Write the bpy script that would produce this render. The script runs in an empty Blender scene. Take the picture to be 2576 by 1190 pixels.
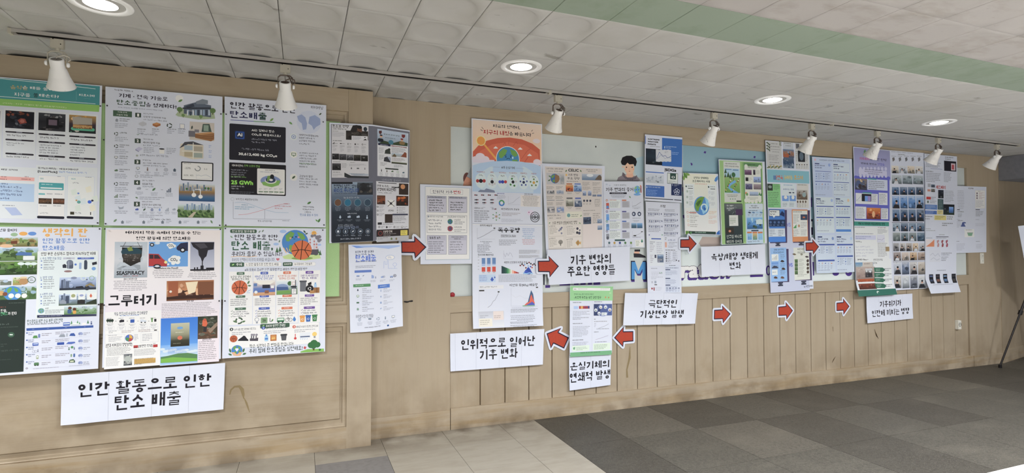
import bpy, bmesh, math, random
import numpy as np
from mathutils import Matrix, Vector
random.seed(7)
SC = bpy.context.scene
COL = SC.collection
# ------------------------------------------------------------------ camera
F, YAW, PIT, ROL, CZ = 1376.6, .3667, .025, -.0004, 1.355
cy, sy, cp, sp, cr, sr = math.cos(YAW), math.sin(YAW), math.cos(PIT), math.sin(PIT), math.cos(ROL), math.sin(ROL)
FW = np.array([sy*cp, cy*cp, sp]); RT0 = np.array([cy, -sy, 0.]); UP0 = np.cross(RT0, FW)
RT = cr*RT0+sr*UP0; UP = cr*UP0-sr*RT0
cam = bpy.data.cameras.new('camera'); cam.lens = F/2576*36; cam.sensor_width = 36; cam.clip_start = .05; cam.clip_end = 100
camo = bpy.data.objects.new('camera', cam); COL.objects.link(camo)
M = Matrix.Identity(4)
for i in range(3):
    M[i][0], M[i][1], M[i][2] = RT[i], UP[i], -FW[i]
M[0][3], M[1][3], M[2][3] = 0, 0, CZ
camo.matrix_world = M
SC.camera = camo
SC.view_settings.view_transform = 'Standard'; SC.view_settings.look = 'None'
SC.view_settings.gamma = 1; SC.view_settings.use_curve_mapping = False
SC.view_settings.exposure = 0.2
H = 2.473            # ceiling height
YL, YR = 3.93, 4.056   # wall faces: panelled part, recessed part
# ------------------------------------------------------------------ world + lights
w = bpy.data.worlds.new('hall_light'); SC.world = w; w.use_nodes = True
w.node_tree.nodes['Background'].inputs[0].default_value = (.93, .95, 1, 1)
w.node_tree.nodes['Background'].inputs[1].default_value = .36
DOWN = [(-.862, 2.963), (1.239, 3.069), (3.259, 3.081), (5.204, 3.111)]
FILL_OFF = [(-2.9, 3.0), (-.86, 1.0), (1.24, 1.0), (3.26, 1.0), (5.2, 1.0), (7.2, 1.0), (-.86, -1.1), (1.24, -1.1), (3.26, -1.1), (5.2, -1.1)]
LAMP_W = 42
def disk_light(x, y, k=1., size=.12):
    l = bpy.data.lights.new('downlight_and_fill', 'AREA'); l.shape = 'DISK'; l.size = size; l.energy = LAMP_W*k; l.spread = math.radians(155); l.color = (.97, .98, 1)
    o = bpy.data.objects.new('downlight_and_fill', l); COL.objects.link(o); o.location = (x, y, H-.004); return o
for x, y in DOWN: disk_light(x, y, .8)
for x, y in FILL_OFF: disk_light(x, y, 1.35, .5)  # unseen fill lights, added and widened to soften shadows and brighten the wall
# ------------------------------------------------------------------ projection of photo points onto real planes
def ray(x, y): return FW+(x-1288)/F*RT-(y-595)/F*UP
def wy(x, y, D):
    d = ray(x, y); p = d*D/d[1]; p[2] += CZ; return p
def wz(x, y, z):
    d = ray(x, y); p = d*(z-CZ)/d[2]; p[2] = z; return p
# ------------------------------------------------------------------ materials
def lin(c):
    if isinstance(c, str):
        c = c.lstrip('#')
        if len(c) == 3: c = ''.join(a+a for a in c)
        c = [int(c[i:i+2], 16)/255 for i in (0, 2, 4)]
    return tuple(a/12.92 if a <= .04045 else ((a+.055)/1.055)**2.4 for a in c)
def mat(name, c, rough=.6, spec=.3, metal=0, noise=None, emit=None, bump=None):
    """noise: list of (scale xyz, detail, colour, low, high, amount) layered over the base colour"""
    m = bpy.data.materials.new(name); m.use_nodes = True; nt = m.node_tree; b = nt.nodes['Principled BSDF']
    b.inputs['Roughness'].default_value = rough; b.inputs['Specular IOR Level'].default_value = spec; b.inputs['Metallic'].default_value = metal
    b.inputs['Base Color'].default_value = (*lin(c), 1)
    if emit:
        b.inputs['Emission Color'].default_value = (*lin(c), 1); b.inputs['Emission Strength'].default_value = emit
    geo = nt.nodes.new('ShaderNodeNewGeometry')
    def nz(sc, det):
        mp = nt.nodes.new('ShaderNodeMapping'); mp.inputs['Scale'].default_value = sc
        nt.links.new(geo.outputs['Position'], mp.inputs[0])
        n = nt.nodes.new('ShaderNodeTexNoise'); n.inputs['Scale'].default_value = 1; n.inputs['Detail'].default_value = det; n.inputs['Roughness'].default_value = .6
        nt.links.new(mp.outputs[0], n.inputs['Vector']); return n
    cur = None
    for (sc, det, c2, lo, hi, amt) in noise or []:
        n = nz(sc, det); r = nt.nodes.new('ShaderNodeMapRange'); r.inputs[1].default_value = lo; r.inputs[2].default_value = hi; r.inputs[4].default_value = amt
        nt.links.new(n.outputs[0], r.inputs[0])
        mx = nt.nodes.new('ShaderNodeMix'); mx.data_type = 'RGBA'; nt.links.new(r.outputs[0], mx.inputs[0])
        if cur: nt.links.new(cur, mx.inputs[6])
        else: mx.inputs[6].default_value = (*lin(c), 1)
        mx.inputs[7].default_value = (*lin(c2), 1); cur = mx.outputs[2]
    if cur: nt.links.new(cur, b.inputs['Base Color'])
    if bump:
        n = nz(bump[0], 4); bp = nt.nodes.new('ShaderNodeBump'); bp.inputs['Strength'].default_value = bump[1]; bp.inputs['Distance'].default_value = .004
        nt.links.new(n.outputs[0], bp.inputs['Height']); nt.links.new(bp.outputs[0], b.inputs['Normal'])
    return m
TAN = 'b3a48e'
WOODX = mat('painted_wood_across', TAN, .55, .3, 0, [((1.2, 5, 14), 5, '9f8d72', .45, .75, .55), ((3, 3, 90), 4, 'b8a990', .45, .7, .35), ((1.3, 1, 1.9), 5, '917c5a', .56, .78, .5)], bump=((4, 4, 120), .12))
WOODZ = mat('painted_wood_upright', TAN, .55, .3, 0, [((14, 5, 1.2), 5, 'a29076', .45, .75, .4), ((90, 3, 3), 4, 'b6a88e', .45, .7, .25), ((2.3, 1, 1.5), 5, '96815f', .58, .8, .45)], bump=((120, 4, 4), .12))
BASEM = mat('painted_skirting', TAN, .55, .3, 0, [((1.5, 5, 22), 5, 'a38a62', .45, .7, .7), ((2.1, 1, 5), 6, '6f5a3c', .58, .75, .6), ((40, 5, 60), 3, '5c4a34', .7, .8, .5)])
GROOVE = mat('groove_shadow_board', '6a5638', .9, .1)
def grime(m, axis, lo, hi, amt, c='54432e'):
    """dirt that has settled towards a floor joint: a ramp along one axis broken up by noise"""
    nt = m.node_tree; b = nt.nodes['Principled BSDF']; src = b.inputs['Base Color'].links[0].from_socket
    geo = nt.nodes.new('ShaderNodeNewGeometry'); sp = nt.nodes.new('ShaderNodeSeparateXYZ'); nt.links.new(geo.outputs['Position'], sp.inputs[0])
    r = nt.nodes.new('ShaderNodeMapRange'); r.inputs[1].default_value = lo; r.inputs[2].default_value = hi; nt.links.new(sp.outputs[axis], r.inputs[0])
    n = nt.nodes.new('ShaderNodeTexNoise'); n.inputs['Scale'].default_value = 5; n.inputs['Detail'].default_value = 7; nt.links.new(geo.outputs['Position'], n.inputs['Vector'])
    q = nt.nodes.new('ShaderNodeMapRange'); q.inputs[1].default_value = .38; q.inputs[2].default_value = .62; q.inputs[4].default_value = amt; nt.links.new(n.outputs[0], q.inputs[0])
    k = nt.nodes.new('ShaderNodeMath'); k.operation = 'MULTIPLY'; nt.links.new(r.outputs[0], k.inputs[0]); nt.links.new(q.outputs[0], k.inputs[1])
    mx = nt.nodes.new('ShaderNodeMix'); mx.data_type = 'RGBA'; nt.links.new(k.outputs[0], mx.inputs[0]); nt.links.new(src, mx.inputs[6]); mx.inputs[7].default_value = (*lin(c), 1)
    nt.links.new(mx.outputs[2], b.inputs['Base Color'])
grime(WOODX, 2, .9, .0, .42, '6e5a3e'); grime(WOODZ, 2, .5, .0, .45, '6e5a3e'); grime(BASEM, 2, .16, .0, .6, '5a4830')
CEILM = mat('ceiling_tile_paint', 'b2b1af', .85, .1, 0, [((2.1, 2.1, 1), 5, 'a3a098', .5, .75, .6), ((40, 40, 1), 3, '9d9a92', .7, .8, .4), ((5, 9, 1), 8, '6d6a60', .66, .72, .55)], bump=((200, 200, 200), .1))
CEILM2 = mat('ceiling_tile_paint_aged', 'a8a4a2', .85, .1, 0, [((4, 9, 1), 5, '958f88', .5, .7, .7), ((30, 30, 1), 3, '857f78', .68, .78, .5)], bump=((90, 60, 90), .2))
CEILG = mat('ceiling_tile_green_paint', '8b978a', .85, .1, 0, [((5, 5, 1), 6, '7e8c7b', .5, .7, .7), ((24, 24, 1), 3, '66775f', .7, .78, .5)])
BACK = mat('ceiling_void', '7a766c', .9, .1)
FLM = mat('light_vinyl_tile', 'a39d91', .45, .35, 0, [((4, 14, 1), 6, '928b7d', .45, .7, .7), ((1.3, 1.5, 1), 5, '7f7668', .55, .8, .5), ((70, 70, 1), 2, '7d7566', .72, .8, .4)])
grime(FLM, 1, 3.66, 4.0, .7, '5a4e40')
FLG = mat('grey_vinyl_tile', '7d7b7a', .45, .35, 0, [((30, 30, 1), 5, '6c6a6a', .45, .7, .7)])
FLD = [mat('dark_stone_tile_%s' % n, c, .5, .3, 0, [((42, 42, 1), 6, c2, .45, .62, .9), ((2.2, 3.1, 1), 5, c3, .5, .72, .6), ((160, 160, 1), 2, 'a39d90', .60, .72, .6), ((90, 90, 1), 2, '35322d', .58, .7, .5)])
       for n, c, c2, c3 in (('a', '57544d', '46443e', '67635a'), ('b', '605c54', '4f4c45', '6e695f'), ('c', '4c4943', '3f3c36', '5c5851'))]
GROUT = mat('floor_joint', '4b463e', .8, .1)
PAPER = mat('paper', 'e6ebf9', .55, .25, 0, [((3, 3, 3), 3, 'dfe5f6', .4, .7, .5)])
GREENB = mat('green_felt', 'b0d09a', .95, .1, 0, [((300, 300, 300), 2, '9cc486', .4, .7, .6), ((4, 4, 4), 3, 'bcd8aa', .4, .7, .4)])
MURAL = mat('laminated_board', 'd9e0de', .4, .35, 0, [((2, 2, 2), 3, 'bfc9ca', .4, .7, .5), ((300, 300, 300), 1, 'dde2e0', .5, .7, .3)])
WHITEM = mat('white_lamp_enamel', 'f4f4f4', .4, .45, 0, [((45, 45, 45), 4, '7a5f4c', .66, .76, .55)])
RIMW = mat('white_trim_ring', 'eeeeee', .35, .4)
REFL = mat('lamp_reflector', 'b8b4b0', .35, .5)
TRACKM = mat('track_aluminium', 'b3afaa', .45, .4, .1)
SLOTM = mat('track_slot', '1c1a19', .8, .1)
ADAPT = mat('adapter_plastic', 'b9b4a6', .5, .3)
WIRE = mat('lamp_cable', '5a4a42', .5, .3)
BLACK = mat('black_plastic', '151316', .4, .4)
BLACKM = mat('black_tripod_metal', '1b1416', .35, .5)
PIN = mat('pin_head', '26232c', .35, .5)
REDM = mat('arrow_red', 'bb4a36', .55, .25, 0, [((60, 60, 60), 3, 'ad402c', .45, .7, .5)])
INKD = mat('arrow_outline', '1f1a38', .5, .3)
REDP = mat('red_magnet', 'a31525', .35, .5)
BEAMM = mat('dark_beam_paint', '85868e', .7, .2, 0, [((20, 20, 20), 4, '74757c', .4, .7, .6)])
GLOW = mat('lamp_diffuser', 'ffffff', .5, .2, 0, emit=9)
PLAST = mat('ivory_plastic', 'e8e6dc', .4, .4)
SLABM = mat('pale_floor_slab', 'dcd9d2', .5, .3, 0, [((20, 20, 1), 4, 'cbc7bf', .4, .7, .5)])
def inkmat(name, rough):
    m = bpy.data.materials.new(name); m.use_nodes = True; nt = m.node_tree; b = nt.nodes['Principled BSDF']
    b.inputs['Roughness'].default_value = rough; b.inputs['Specular IOR Level'].default_value = .25
    a = nt.nodes.new('ShaderNodeAttribute'); a.attribute_name = 'Col'; nt.links.new(a.outputs['Color'], b.inputs['Base Color']); return m
INK = inkmat('printing_ink', .55)
# ------------------------------------------------------------------ mesh helpers
def mesh_obj(name, V, Fc, m, parent=None, smooth=False):
    me = bpy.data.meshes.new(name); me.from_pydata([tuple(v) for v in V], [], [tuple(f) for f in Fc]); me.update()
    if m: me.materials.append(m)
    if smooth:
        me.polygons.foreach_set('use_smooth', [True]*len(me.polygons))
    o = bpy.data.objects.new(name, me); COL.objects.link(o)
    if parent: o.parent = parent
    return o
class MB:
    def __init__(s): s.v = []; s.f = []
    def add(s, V, Fc):
        n = len(s.v); s.v += [tuple(v) for v in V]; s.f += [tuple(i+n for i in f) for f in Fc]; return s
    def box(s, x0, y0, z0, x1, y1, z1):
        return s.add([(x0, y0, z0), (x1, y0, z0), (x1, y1, z0), (x0, y1, z0), (x0, y0, z1), (x1, y0, z1), (x1, y1, z1), (x0, y1, z1)],
                     [(3, 2, 1, 0), (4, 5, 6, 7), (0, 1, 5, 4), (1, 2, 6, 5), (2, 3, 7, 6), (3, 0, 4, 7)])
    def lathe(s, prof, seg=24, cap=True, mtx=None):
        n = len(prof); V = []
        for k in range(seg):
            a = 2*math.pi*k/seg
            for r, z in prof: V.append(Vector((r*math.cos(a), r*math.sin(a), z)))
        if mtx: V = [mtx@v for v in V]
        Fc = []
        for k in range(seg):
            j = (k+1) % seg
            for i in range(n-1): Fc.append((k*n+i, j*n+i, j*n+i+1, k*n+i+1))
        if cap:
            Fc.append(tuple(k*n for k in reversed(range(seg)))); Fc.append(tuple(k*n+n-1 for k in range(seg)))
        return s.add(V, Fc)
    def tube(s, pts, r, seg=8):
        pts = [Vector(p) for p in pts]; V = []
        for i, p in enumerate(pts):
            t = (pts[min(i+1, len(pts)-1)]-pts[max(i-1, 0)]).normalized()
            a = t.orthogonal().normalized() if abs(t.z) > .9 else t.cross(Vector((0, 0, 1))).normalized()
            b = t.cross(a)
            rr = r[i] if isinstance(r, (list, tuple)) else r
            for k in range(seg):
                q = 2*math.pi*k/seg; V.append(p+a*rr*math.cos(q)+b*rr*math.sin(q))
        Fc = []
        for i in range(len(pts)-1):
            for k in range(seg):
                j = (k+1) % seg; Fc.append((i*seg+k, i*seg+j, (i+1)*seg+j, (i+1)*seg+k))
        Fc.append(tuple(reversed(range(seg)))); Fc.append(tuple((len(pts)-1)*seg+k for k in range(seg)))
        return s.add(V, Fc)
    def build(s, name, m, parent=None, smooth=False): return mesh_obj(name, s.v, s.f, m, parent, smooth)
def box(name, x0, y0, z0, x1, y1, z1, m, parent=None, bevel=0):
    if not bevel: return MB().box(x0, y0, z0, x1, y1, z1).build(name, m, parent)
    bm = bmesh.new(); mb = MB().box(x0, y0, z0, x1, y1, z1)
    vs = [bm.verts.new(v) for v in mb.v]; [bm.faces.new([vs[i] for i in f]) for f in mb.f]
    bmesh.ops.bevel(bm, geom=bm.edges[:], offset=bevel, segments=2, affect='EDGES')
    me = bpy.data.meshes.new(name); bm.to_mesh(me); bm.free(); me.materials.append(m)
    o = bpy.data.objects.new(name, me); COL.objects.link(o); o.parent = parent; return o
def tag(o, label=None, cat=None, group=None, kind=None):
    if label: o['label'] = label
    if cat: o['category'] = cat
    if group: o['group'] = group
    if kind: o['kind'] = kind
    return o
def empty(name, loc=(0, 0, 0)):
    o = bpy.data.objects.new(name, None); o.location = loc; o.empty_display_size = .05; COL.objects.link(o); return o
def reorigin(o):
    """move a mesh object's origin to its own middle"""
    me = o.data; n = len(me.vertices); a = np.empty(n*3); me.vertices.foreach_get('co', a); a = a.reshape(-1, 3)
    c = (a.min(0)+a.max(0))/2; me.vertices.foreach_set('co', (a-c).ravel()); me.update(); o.location = c; return o
# ------------------------------------------------------------------ ceiling
ceil = tag(box('ceiling', -6, -3, H+.03, 14, 5.6, H+.12, BACK), kind='structure')
GX = .1895
def tile_mesh(w_, d_, t=.024, m=CEILM, disc=True, name='ceiling_tile', g=.0013, dk=1.):
    mb = MB(); x0, x1, y0, y1 = g, w_-g, g, d_-g
    e = .002
    mb.add([(x0, y0, t), (x1, y0, t), (x1, y1, t), (x0, y1, t), (x0, y0, e), (x1, y0, e), (x1, y1, e), (x0, y1, e),
            (x0+e, y0+e, 0), (x1-e, y0+e, 0), (x1-e, y1-e, 0), (x0+e, y1-e, 0)],
           [(0, 1, 2, 3), (0, 4, 5, 1), (1, 5, 6, 2), (2, 6, 7, 3), (3, 7, 4, 0), (4, 8, 9, 5), (5, 9, 10, 6), (6, 10, 11, 7), (7, 11, 8, 4)])
    if not disc: mb.f.append((8, 11, 10, 9)); mb.f = mb.f
    else:
        n = 28; cx, cy_ = w_/2, d_/2; base = len(mb.v)
        rings = [(.130, 0), (.120, -.007), (.106, -.012), (.088, -.0145), (.055, -.016)]
        for r, z in rings:
            for k in range(n):
                a = 2*math.pi*(k+.5)/n; mb.v.append((cx+r*math.cos(a), cy_+r*math.sin(a), -z*dk))
        q = n//4; corner = [10, 11, 8, 9]
        for k in range(n):
            j = (k+1) % n; c0 = corner[k//q]
            mb.f.append((base+k, c0, base+j))
            if j % q == 0: mb.f.append((base+j, c0, corner[(k//q+1) % 4]))
            for i in range(len(rings)-1):
                mb.f.append((base+i*n+k, base+i*n+j, base+(i+1)*n+j, base+(i+1)*n+k))
        mb.f.append(tuple(base+(len(rings)-1)*n+k for k in range(n)))
    me = bpy.data.meshes.new(name); me.from_pydata([tuple(map(float, v)) for v in mb.v], [], mb.f); me.materials.append(m); me.update()
    if disc: me.polygons.foreach_set('use_smooth', [i >= 9 for i in range(len(me.polygons))])
    bm = bmesh.new(); bm.from_mesh(me); bmesh.ops.recalc_face_normals(bm, faces=bm.faces[:]); bm.to_mesh(me); bm.free()
    return me
TM = {('f', 1): tile_mesh(.3, .3, g=.0006, dk=.22), ('f', 0): tile_mesh(.3, .3, g=.0006, disc=False), ('w', 1): tile_mesh(.3, .3), ('w', 0): tile_mesh(.3, .3, disc=False), ('g', 0): tile_mesh(.3, .3, m=CEILG, disc=False, g=.0008), ('a', 1): tile_mesh(.3, .3, m=CEILM2, g=.0007, dk=.4), ('a', 0): tile_mesh(.3, .3, m=CEILM2, disc=False)}
near, rest = [], {'w': MB(), 'g': MB(), 'a': MB()}
def lampcut(x, y): return any(x-.13 < lx < x+.43 and y-.13 < ly < y+.43 for lx, ly in DOWN)
allt = []
for ix in range(-20, 46):
    x = GX+.3*ix
    for iy in range(-16, 12):
        y = 2.0+.3*iy
        kind = 'g' if iy == 0 else ('w' if iy > 0 else 'a')
        p = np.array([x+.15, y+.15, H-CZ]); dz = p@FW
        vis = False
        if dz > .2:
            px, py = 1288+F*(p@RT)/dz, 595-F*(p@UP)/dz
            vis = -150 < px < 2720 and -120 < py < 700 and y < 4.0 and x < 7.9
        allt.append((dz if vis else 1e3+x*x+y*y, vis, x, y, kind))
allt.sort(key=lambda a: a[0])
cnt = 0
for d, vis, x, y, kind in allt:
    if vis and cnt < 290:
        disc = 1 if (kind != 'g' and not lampcut(x, y)) else 0
        o = bpy.data.objects.new('ceiling_tile', TM[('f' if kind == 'w' and x > 1.3 else kind, disc)]); COL.objects.link(o); o.parent = ceil; o.location = (x, y, H+.0008*random.random()); cnt += 1
    else:
        g = .0009; rest[kind].box(x+g, y+g, H, x+.3-g, y+.3-g, H+.012)
for k, mm in (('w', CEILM), ('g', CEILG), ('a', CEILM2)):
    if rest[k].v: tag(rest[k].build('ceiling_tiles', mm, ceil), kind='stuff')
# ------------------------------------------------------------------ floor
floor = tag(box('floor', -6, -3, -.12, 14, 5.6, -.004, GROUT), kind='structure')
def ftile(x0, y0, x1, y1, m, g=.0012):
    o = box('floor_tile', x0+g-x0, y0+g-y0, -.004, x1-g-x0, y1-g-y0, random.uniform(-.0003, 0), m, floor); o.location = (x0, y0, 0); return o
far_l, far_d = MB(), [MB(), MB(), MB()]
FX, XB = .0899, 1.742
xs = [FX+.45*k for k in range(-12, 4)]+[XB]
ys = [3.7+.0-.45*k for k in range(-1, 15)]
for a, b in zip(xs, xs[1:]):
    for y1, y0 in zip(ys, ys[1:]):
        y1 = min(y1, 4.06)
        mm = FLG if (abs(a-FX) < .01 and abs(y1-3.7) < .01) else FLM
        if a > -1.2 and y0 > 2.3: ftile(a, y0, b, y1, mm)
        else: far_l.box(a+.001, y0+.001, -.004, b-.001, y1-.001, 0)
xd = [XB]+[2.205+.6*k for k in range(0, 20)]
yd = [5.5, 4.06, 3.41, 2.77, 2.105]
rnd = random.Random(3)
pat = {(0, 1): 2, (1, 1): 1, (2, 1): 2, (0, 2): 2, (1, 2): 0, (2, 2): 1}
for i, (a, b) in enumerate(zip(xd, xd[1:])):
    for j, (y1, y0) in enumerate(zip(yd, yd[1:])):
        if j == 0 and a < 7.6: continue
        k = pat.get((i, j), rnd.choice([0, 0, 1, 2])); ftile(a, y0, b, y1, FLD[k], .0015)
xs2 = [XB+.45*k for k in range(0, 28)]; ys2 = [2.105-.45*k for k in range(0, 12)]
for a, b in zip(xs2, xs2[1:]):
    for j, (y1, y0) in enumerate(zip(ys2, ys2[1:])):
        if a > 3.2 and j == 0: ftile(a, y0, b, y1, SLABM)
        else: far_d[0].box(a+.001, y0+.001, -.004, b-.001, y1-.001, 0)
tag(far_l.build('floor_tiles', FLM, floor), kind='stuff'); tag(far_d[0].build('floor_tiles', SLABM, floor), kind='stuff')
# ------------------------------------------------------------------ left wall: framed panels
XE = .459
wl = tag(box('wall_left', -6, YL+.022, 0, XE, 4.4, H, WOODX), kind='structure')
XP = .295
BZ, L1, M0, M1, T0 = .145, .858, .858, .978, 2.319
box('stile', XP, YL, 0, XE, YL+.03, H, WOODZ, wl)
box('bottom_rail', -6, YL, 0, XP, YL+.024, BZ, BASEM, wl)
box('middle_rail', -6, YL, M0, XP-.001, YL+.024, M1, WOODX, wl)
box('top_rail', -6, YL, T0, XP-.001, YL+.024, H, WOODX, wl)
def moulding(z0, z1, x1):
    mb = MB(); prof = [(0, .001), (.0005, .010), (.008, .007), (.013, .012), (.026, .012), (.029, .021)]  # (inset, depth)
    xl = -6
    rings = []
    for ins, dep in prof: rings.append([(xl-ins, YL+dep, z0+ins), (x1-ins, YL+dep, z0+ins), (x1-ins, YL+dep, z1-ins), (xl-ins, YL+dep, z1-ins)])
    for r0, r1 in zip(rings, rings[1:]):
        for i in (0, 1, 2):
            j = i+1; mb.add([r0[i], r0[j], r1[j], r1[i]], [(0, 1, 2, 3)])
    return mb.build('panel_moulding', WOODX, wl)
moulding(BZ, L1, XP); moulding(M1, T0, XP)
for z0, z1, x1 in ((.200, .800, .256), (1.03, 2.26, .256)):
    mb = MB(); b = .006
    mb.add([(-6, YL+.010, z0+b), (x1-b, YL+.010, z0+b), (x1-b, YL+.010, z1-b), (-6, YL+.010, z1-b), (x1, YL+.021, z0), (-6, YL+.021, z0), (x1, YL+.021, z1), (-6, YL+.021, z1)],
           [(0, 1, 2, 3), (0, 5, 4, 1), (1, 4, 6, 2), (2, 6, 7, 3)]); mb.build('raised_panel', WOODX, wl)
# ------------------------------------------------------------------ right wall: flat panel, recess with boards, rail, planks
XR = 1.056
wr = tag(box('wall_right', XE-.02, YR+.045, 0, 7.87, 4.4, H, GROOVE), kind='structure')
def slab(name, quad, y0, y1, m, parent=None):
    V = [(x, y0, z) for x, z in quad]+[(x, y1, z) for x, z in quad]
    return mesh_obj(name, V, [(0, 1, 2, 3), (4, 7, 6, 5), (0, 4, 5, 1), (1, 5, 6, 2), (2, 6, 7, 3), (3, 7, 4, 0)], m, parent)
slab('flat_panel', [(XE-.01, 0), (XR, 0), (XR, H), (XE-.01, H)], YR, YR+.05, WOODZ, wr)
rb = lambda x: .880+.0122*(x-1.06)   # lower edge of the rail
rt_ = lambda x: 1.0+.0105*(x-1.05)   # upper edge
XS = 7.262
slab('top_panel', [(XR, 2.308), (XS, 2.316), (XS, H), (XR, H)], YR, YR+.05, WOODX, wr)
slab('rail', [(XR, rb(XR)), (XS, rb(XS)), (XS, rt_(XS)), (XR, rt_(XR))], YR, YR+.05, WOODX, wr)
slab('end_stile', [(XS, 0), (7.86, 0), (7.86, H), (XS, H)], YR, YR+.05, WOODZ, wr)
edges = [XR]+[1.300+.2045*k for k in range(0, 29)]+[XS]
edges = [e for e in edges if e <= XS-.05]+[XS]
for a, b in zip(edges, edges[1:]):
    g = .0035; z0, z1 = .12, rb(a)+.02; dy = random.uniform(-.0006, .0006); f0 = YR+.016+dy
    mb = MB(); V = [(a+g+.002, f0, z0), (b-g-.002, f0, z0), (b-g-.002, f0, z1), (a+g+.002, f0, z1), (a+g, f0+.003, z0), (b-g, f0+.003, z0), (b-g, f0+.003, z1), (a+g, f0+.003, z1),
                    (a+g, YR+.03, z0), (b-g, YR+.03, z0), (b-g, YR+.03, z1), (a+g, YR+.03, z1)]
    mb.add(V, [(0, 1, 2, 3), (0, 4, 5, 1), (2, 6, 7, 3), (1, 5, 6, 2), (3, 7, 4, 0), (5, 9, 10, 6), (7, 11, 8, 4)]); reorigin(mb.build('plank', WOODZ, wr))
slab('groove_board', [(XR, .1), (XS, .1), (XS, .99), (XR, .99)], YR+.03, YR+.045, GROOVE, wr)
bs = tag(slab('baseboard_right', [(XR+.004, 0), (XS+.05, 0), (XS+.05, .128), (XR+.004, .158)], YR-.006, YR+.02, BASEM), kind='structure')
box('skirting_board', XE, YR-.010, 0, XR-.002, YR, .150, BASEM, bs)
box('skirting_board', XS+.052, YR-.010, 0, 7.86, YR, .123, BASEM, bs)
# wall running back past the beam, beam across the passage
e0 = wz(2517, 919.6, 0); ex = np.array([.80, .60])
we = MB(); p0 = (7.86, 4.05); p1 = (7.86+6.1, 4.05+1.29)
we.add([(p0[0], p0[1], 0), (p1[0], p1[1], 0), (p1[0], p1[1]+.1, 0), (p0[0], p0[1]+.1, 0), (p0[0], p0[1], H), (p1[0], p1[1], H), (p1[0], p1[1]+.1, H), (p0[0], p0[1]+.1, H)],
       [(3, 2, 1, 0), (4, 5, 6, 7), (0, 1, 5, 4), (1, 2, 6, 5), (2, 3, 7, 6), (3, 0, 4, 7)])
tag(we.build('wall_back', WOODZ), kind='structure')
bb = MB(); bb.add([(p0[0], p0[1]-.012, 0), (p1[0], p1[1]-.012, 0), (p1[0], p1[1], 0), (p0[0], p0[1], 0), (p0[0], p0[1]-.012, .15), (p1[0], p1[1]-.012, .15), (p1[0], p1[1], .15), (p0[0], p0[1], .15)],
       [(3, 2, 1, 0), (4, 5, 6, 7), (0, 1, 5, 4), (1, 2, 6, 5), (2, 3, 7, 6), (3, 0, 4, 7)])
tag(bb.build('baseboard_back', BASEM), kind='structure')
tag(box('wall_end', 13.95, -3, 0, 14.05, 5.6, H, WOODZ), kind='structure')
tag(box('trim_1', 7.862, -1.5, 2.195, 8.35, 4.055, H-.0005, BEAMM), kind='structure')
# ------------------------------------------------------------------ recessed downlights
def make_down(x, y, i, lab):
    r = empty('recessed_downlight', (x, y, H)); tag(r, lab, 'ceiling light', 'round recessed lamps in the ceiling')
    MB().lathe([(.092, .02), (.094, -.001), (.1, -.006), (.118, -.0065), (.126, -.003), (.127, .0)], 40, cap=False).build('trim_ring', RIMW, r, True)
    MB().lathe([(.092, -.001), (.08, .006), (.068, .0015), (.066, -.003)], 36, cap=False).build('reflector', REFL, r, True)
    MB().lathe([(.002, -.0118), (.03, -.0108), (.05, -.008), (.062, -.0042), (.066, -.002)], 36, cap=True).build('diffuser', GLOW, r, True)
    return r
for i, ((x, y), lab) in enumerate(zip(DOWN, ['large recessed ceiling lamp above the light track end, cut by the top edge', 'round recessed ceiling lamp over the red and blue globe poster',
        'round recessed ceiling lamp above the blue mural board', 'small far recessed ceiling lamp near the dark beam, most distant of four'])):
    make_down(x, y, i, lab)
# ------------------------------------------------------------------ light track and spotlights
TY = 3.458
tr = empty('light_track', (-1.375, TY, H)); tag(tr, 'long grey metal light track running along the ceiling before the poster wall', 'light track')
segs = [(-1.375, 1.60), (1.615, 4.33), (4.345, 7.05)]
for a, b in segs:
    mb = MB(); a -= -1.375; b -= -1.375
    mb.box(a, -.017, -.008, b, .017, -.001).box(a, -.017, -.019, b, -.013, -.008).box(a, .009, -.0265, b, .017, -.008)
    mb.build('rail_profile', TRACKM, tr)
    box('slot', a+.02, -.011, -.021, b-.02, .0085, -.009, SLOTM, tr)
for a in (-.012, 2.975, 5.705, 8.425): box('end_cap', a, -.018, -.0275, a+.015, .018, -.001, ADAPT, tr)
SPX = [-1.187, -.099, 1.676, 3.046, 4.10, 4.915, 5.766, 6.695]
SLAB = ['white bell-shaped track spotlight hanging before the teal-headed poster', 'white bell-shaped track spotlight before the poster with the dark AI card',
        'white track spotlight above the pale beige poster collage', 'white track spotlight over the light blue mural beside the blue-and-white poster', 'speckled white track spotlight before the botanical sheet',
        'white track spotlight before the purple poster strip', 'white track spotlight before the strip with red heading', 'last white track spotlight, beside the dark beam']
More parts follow.
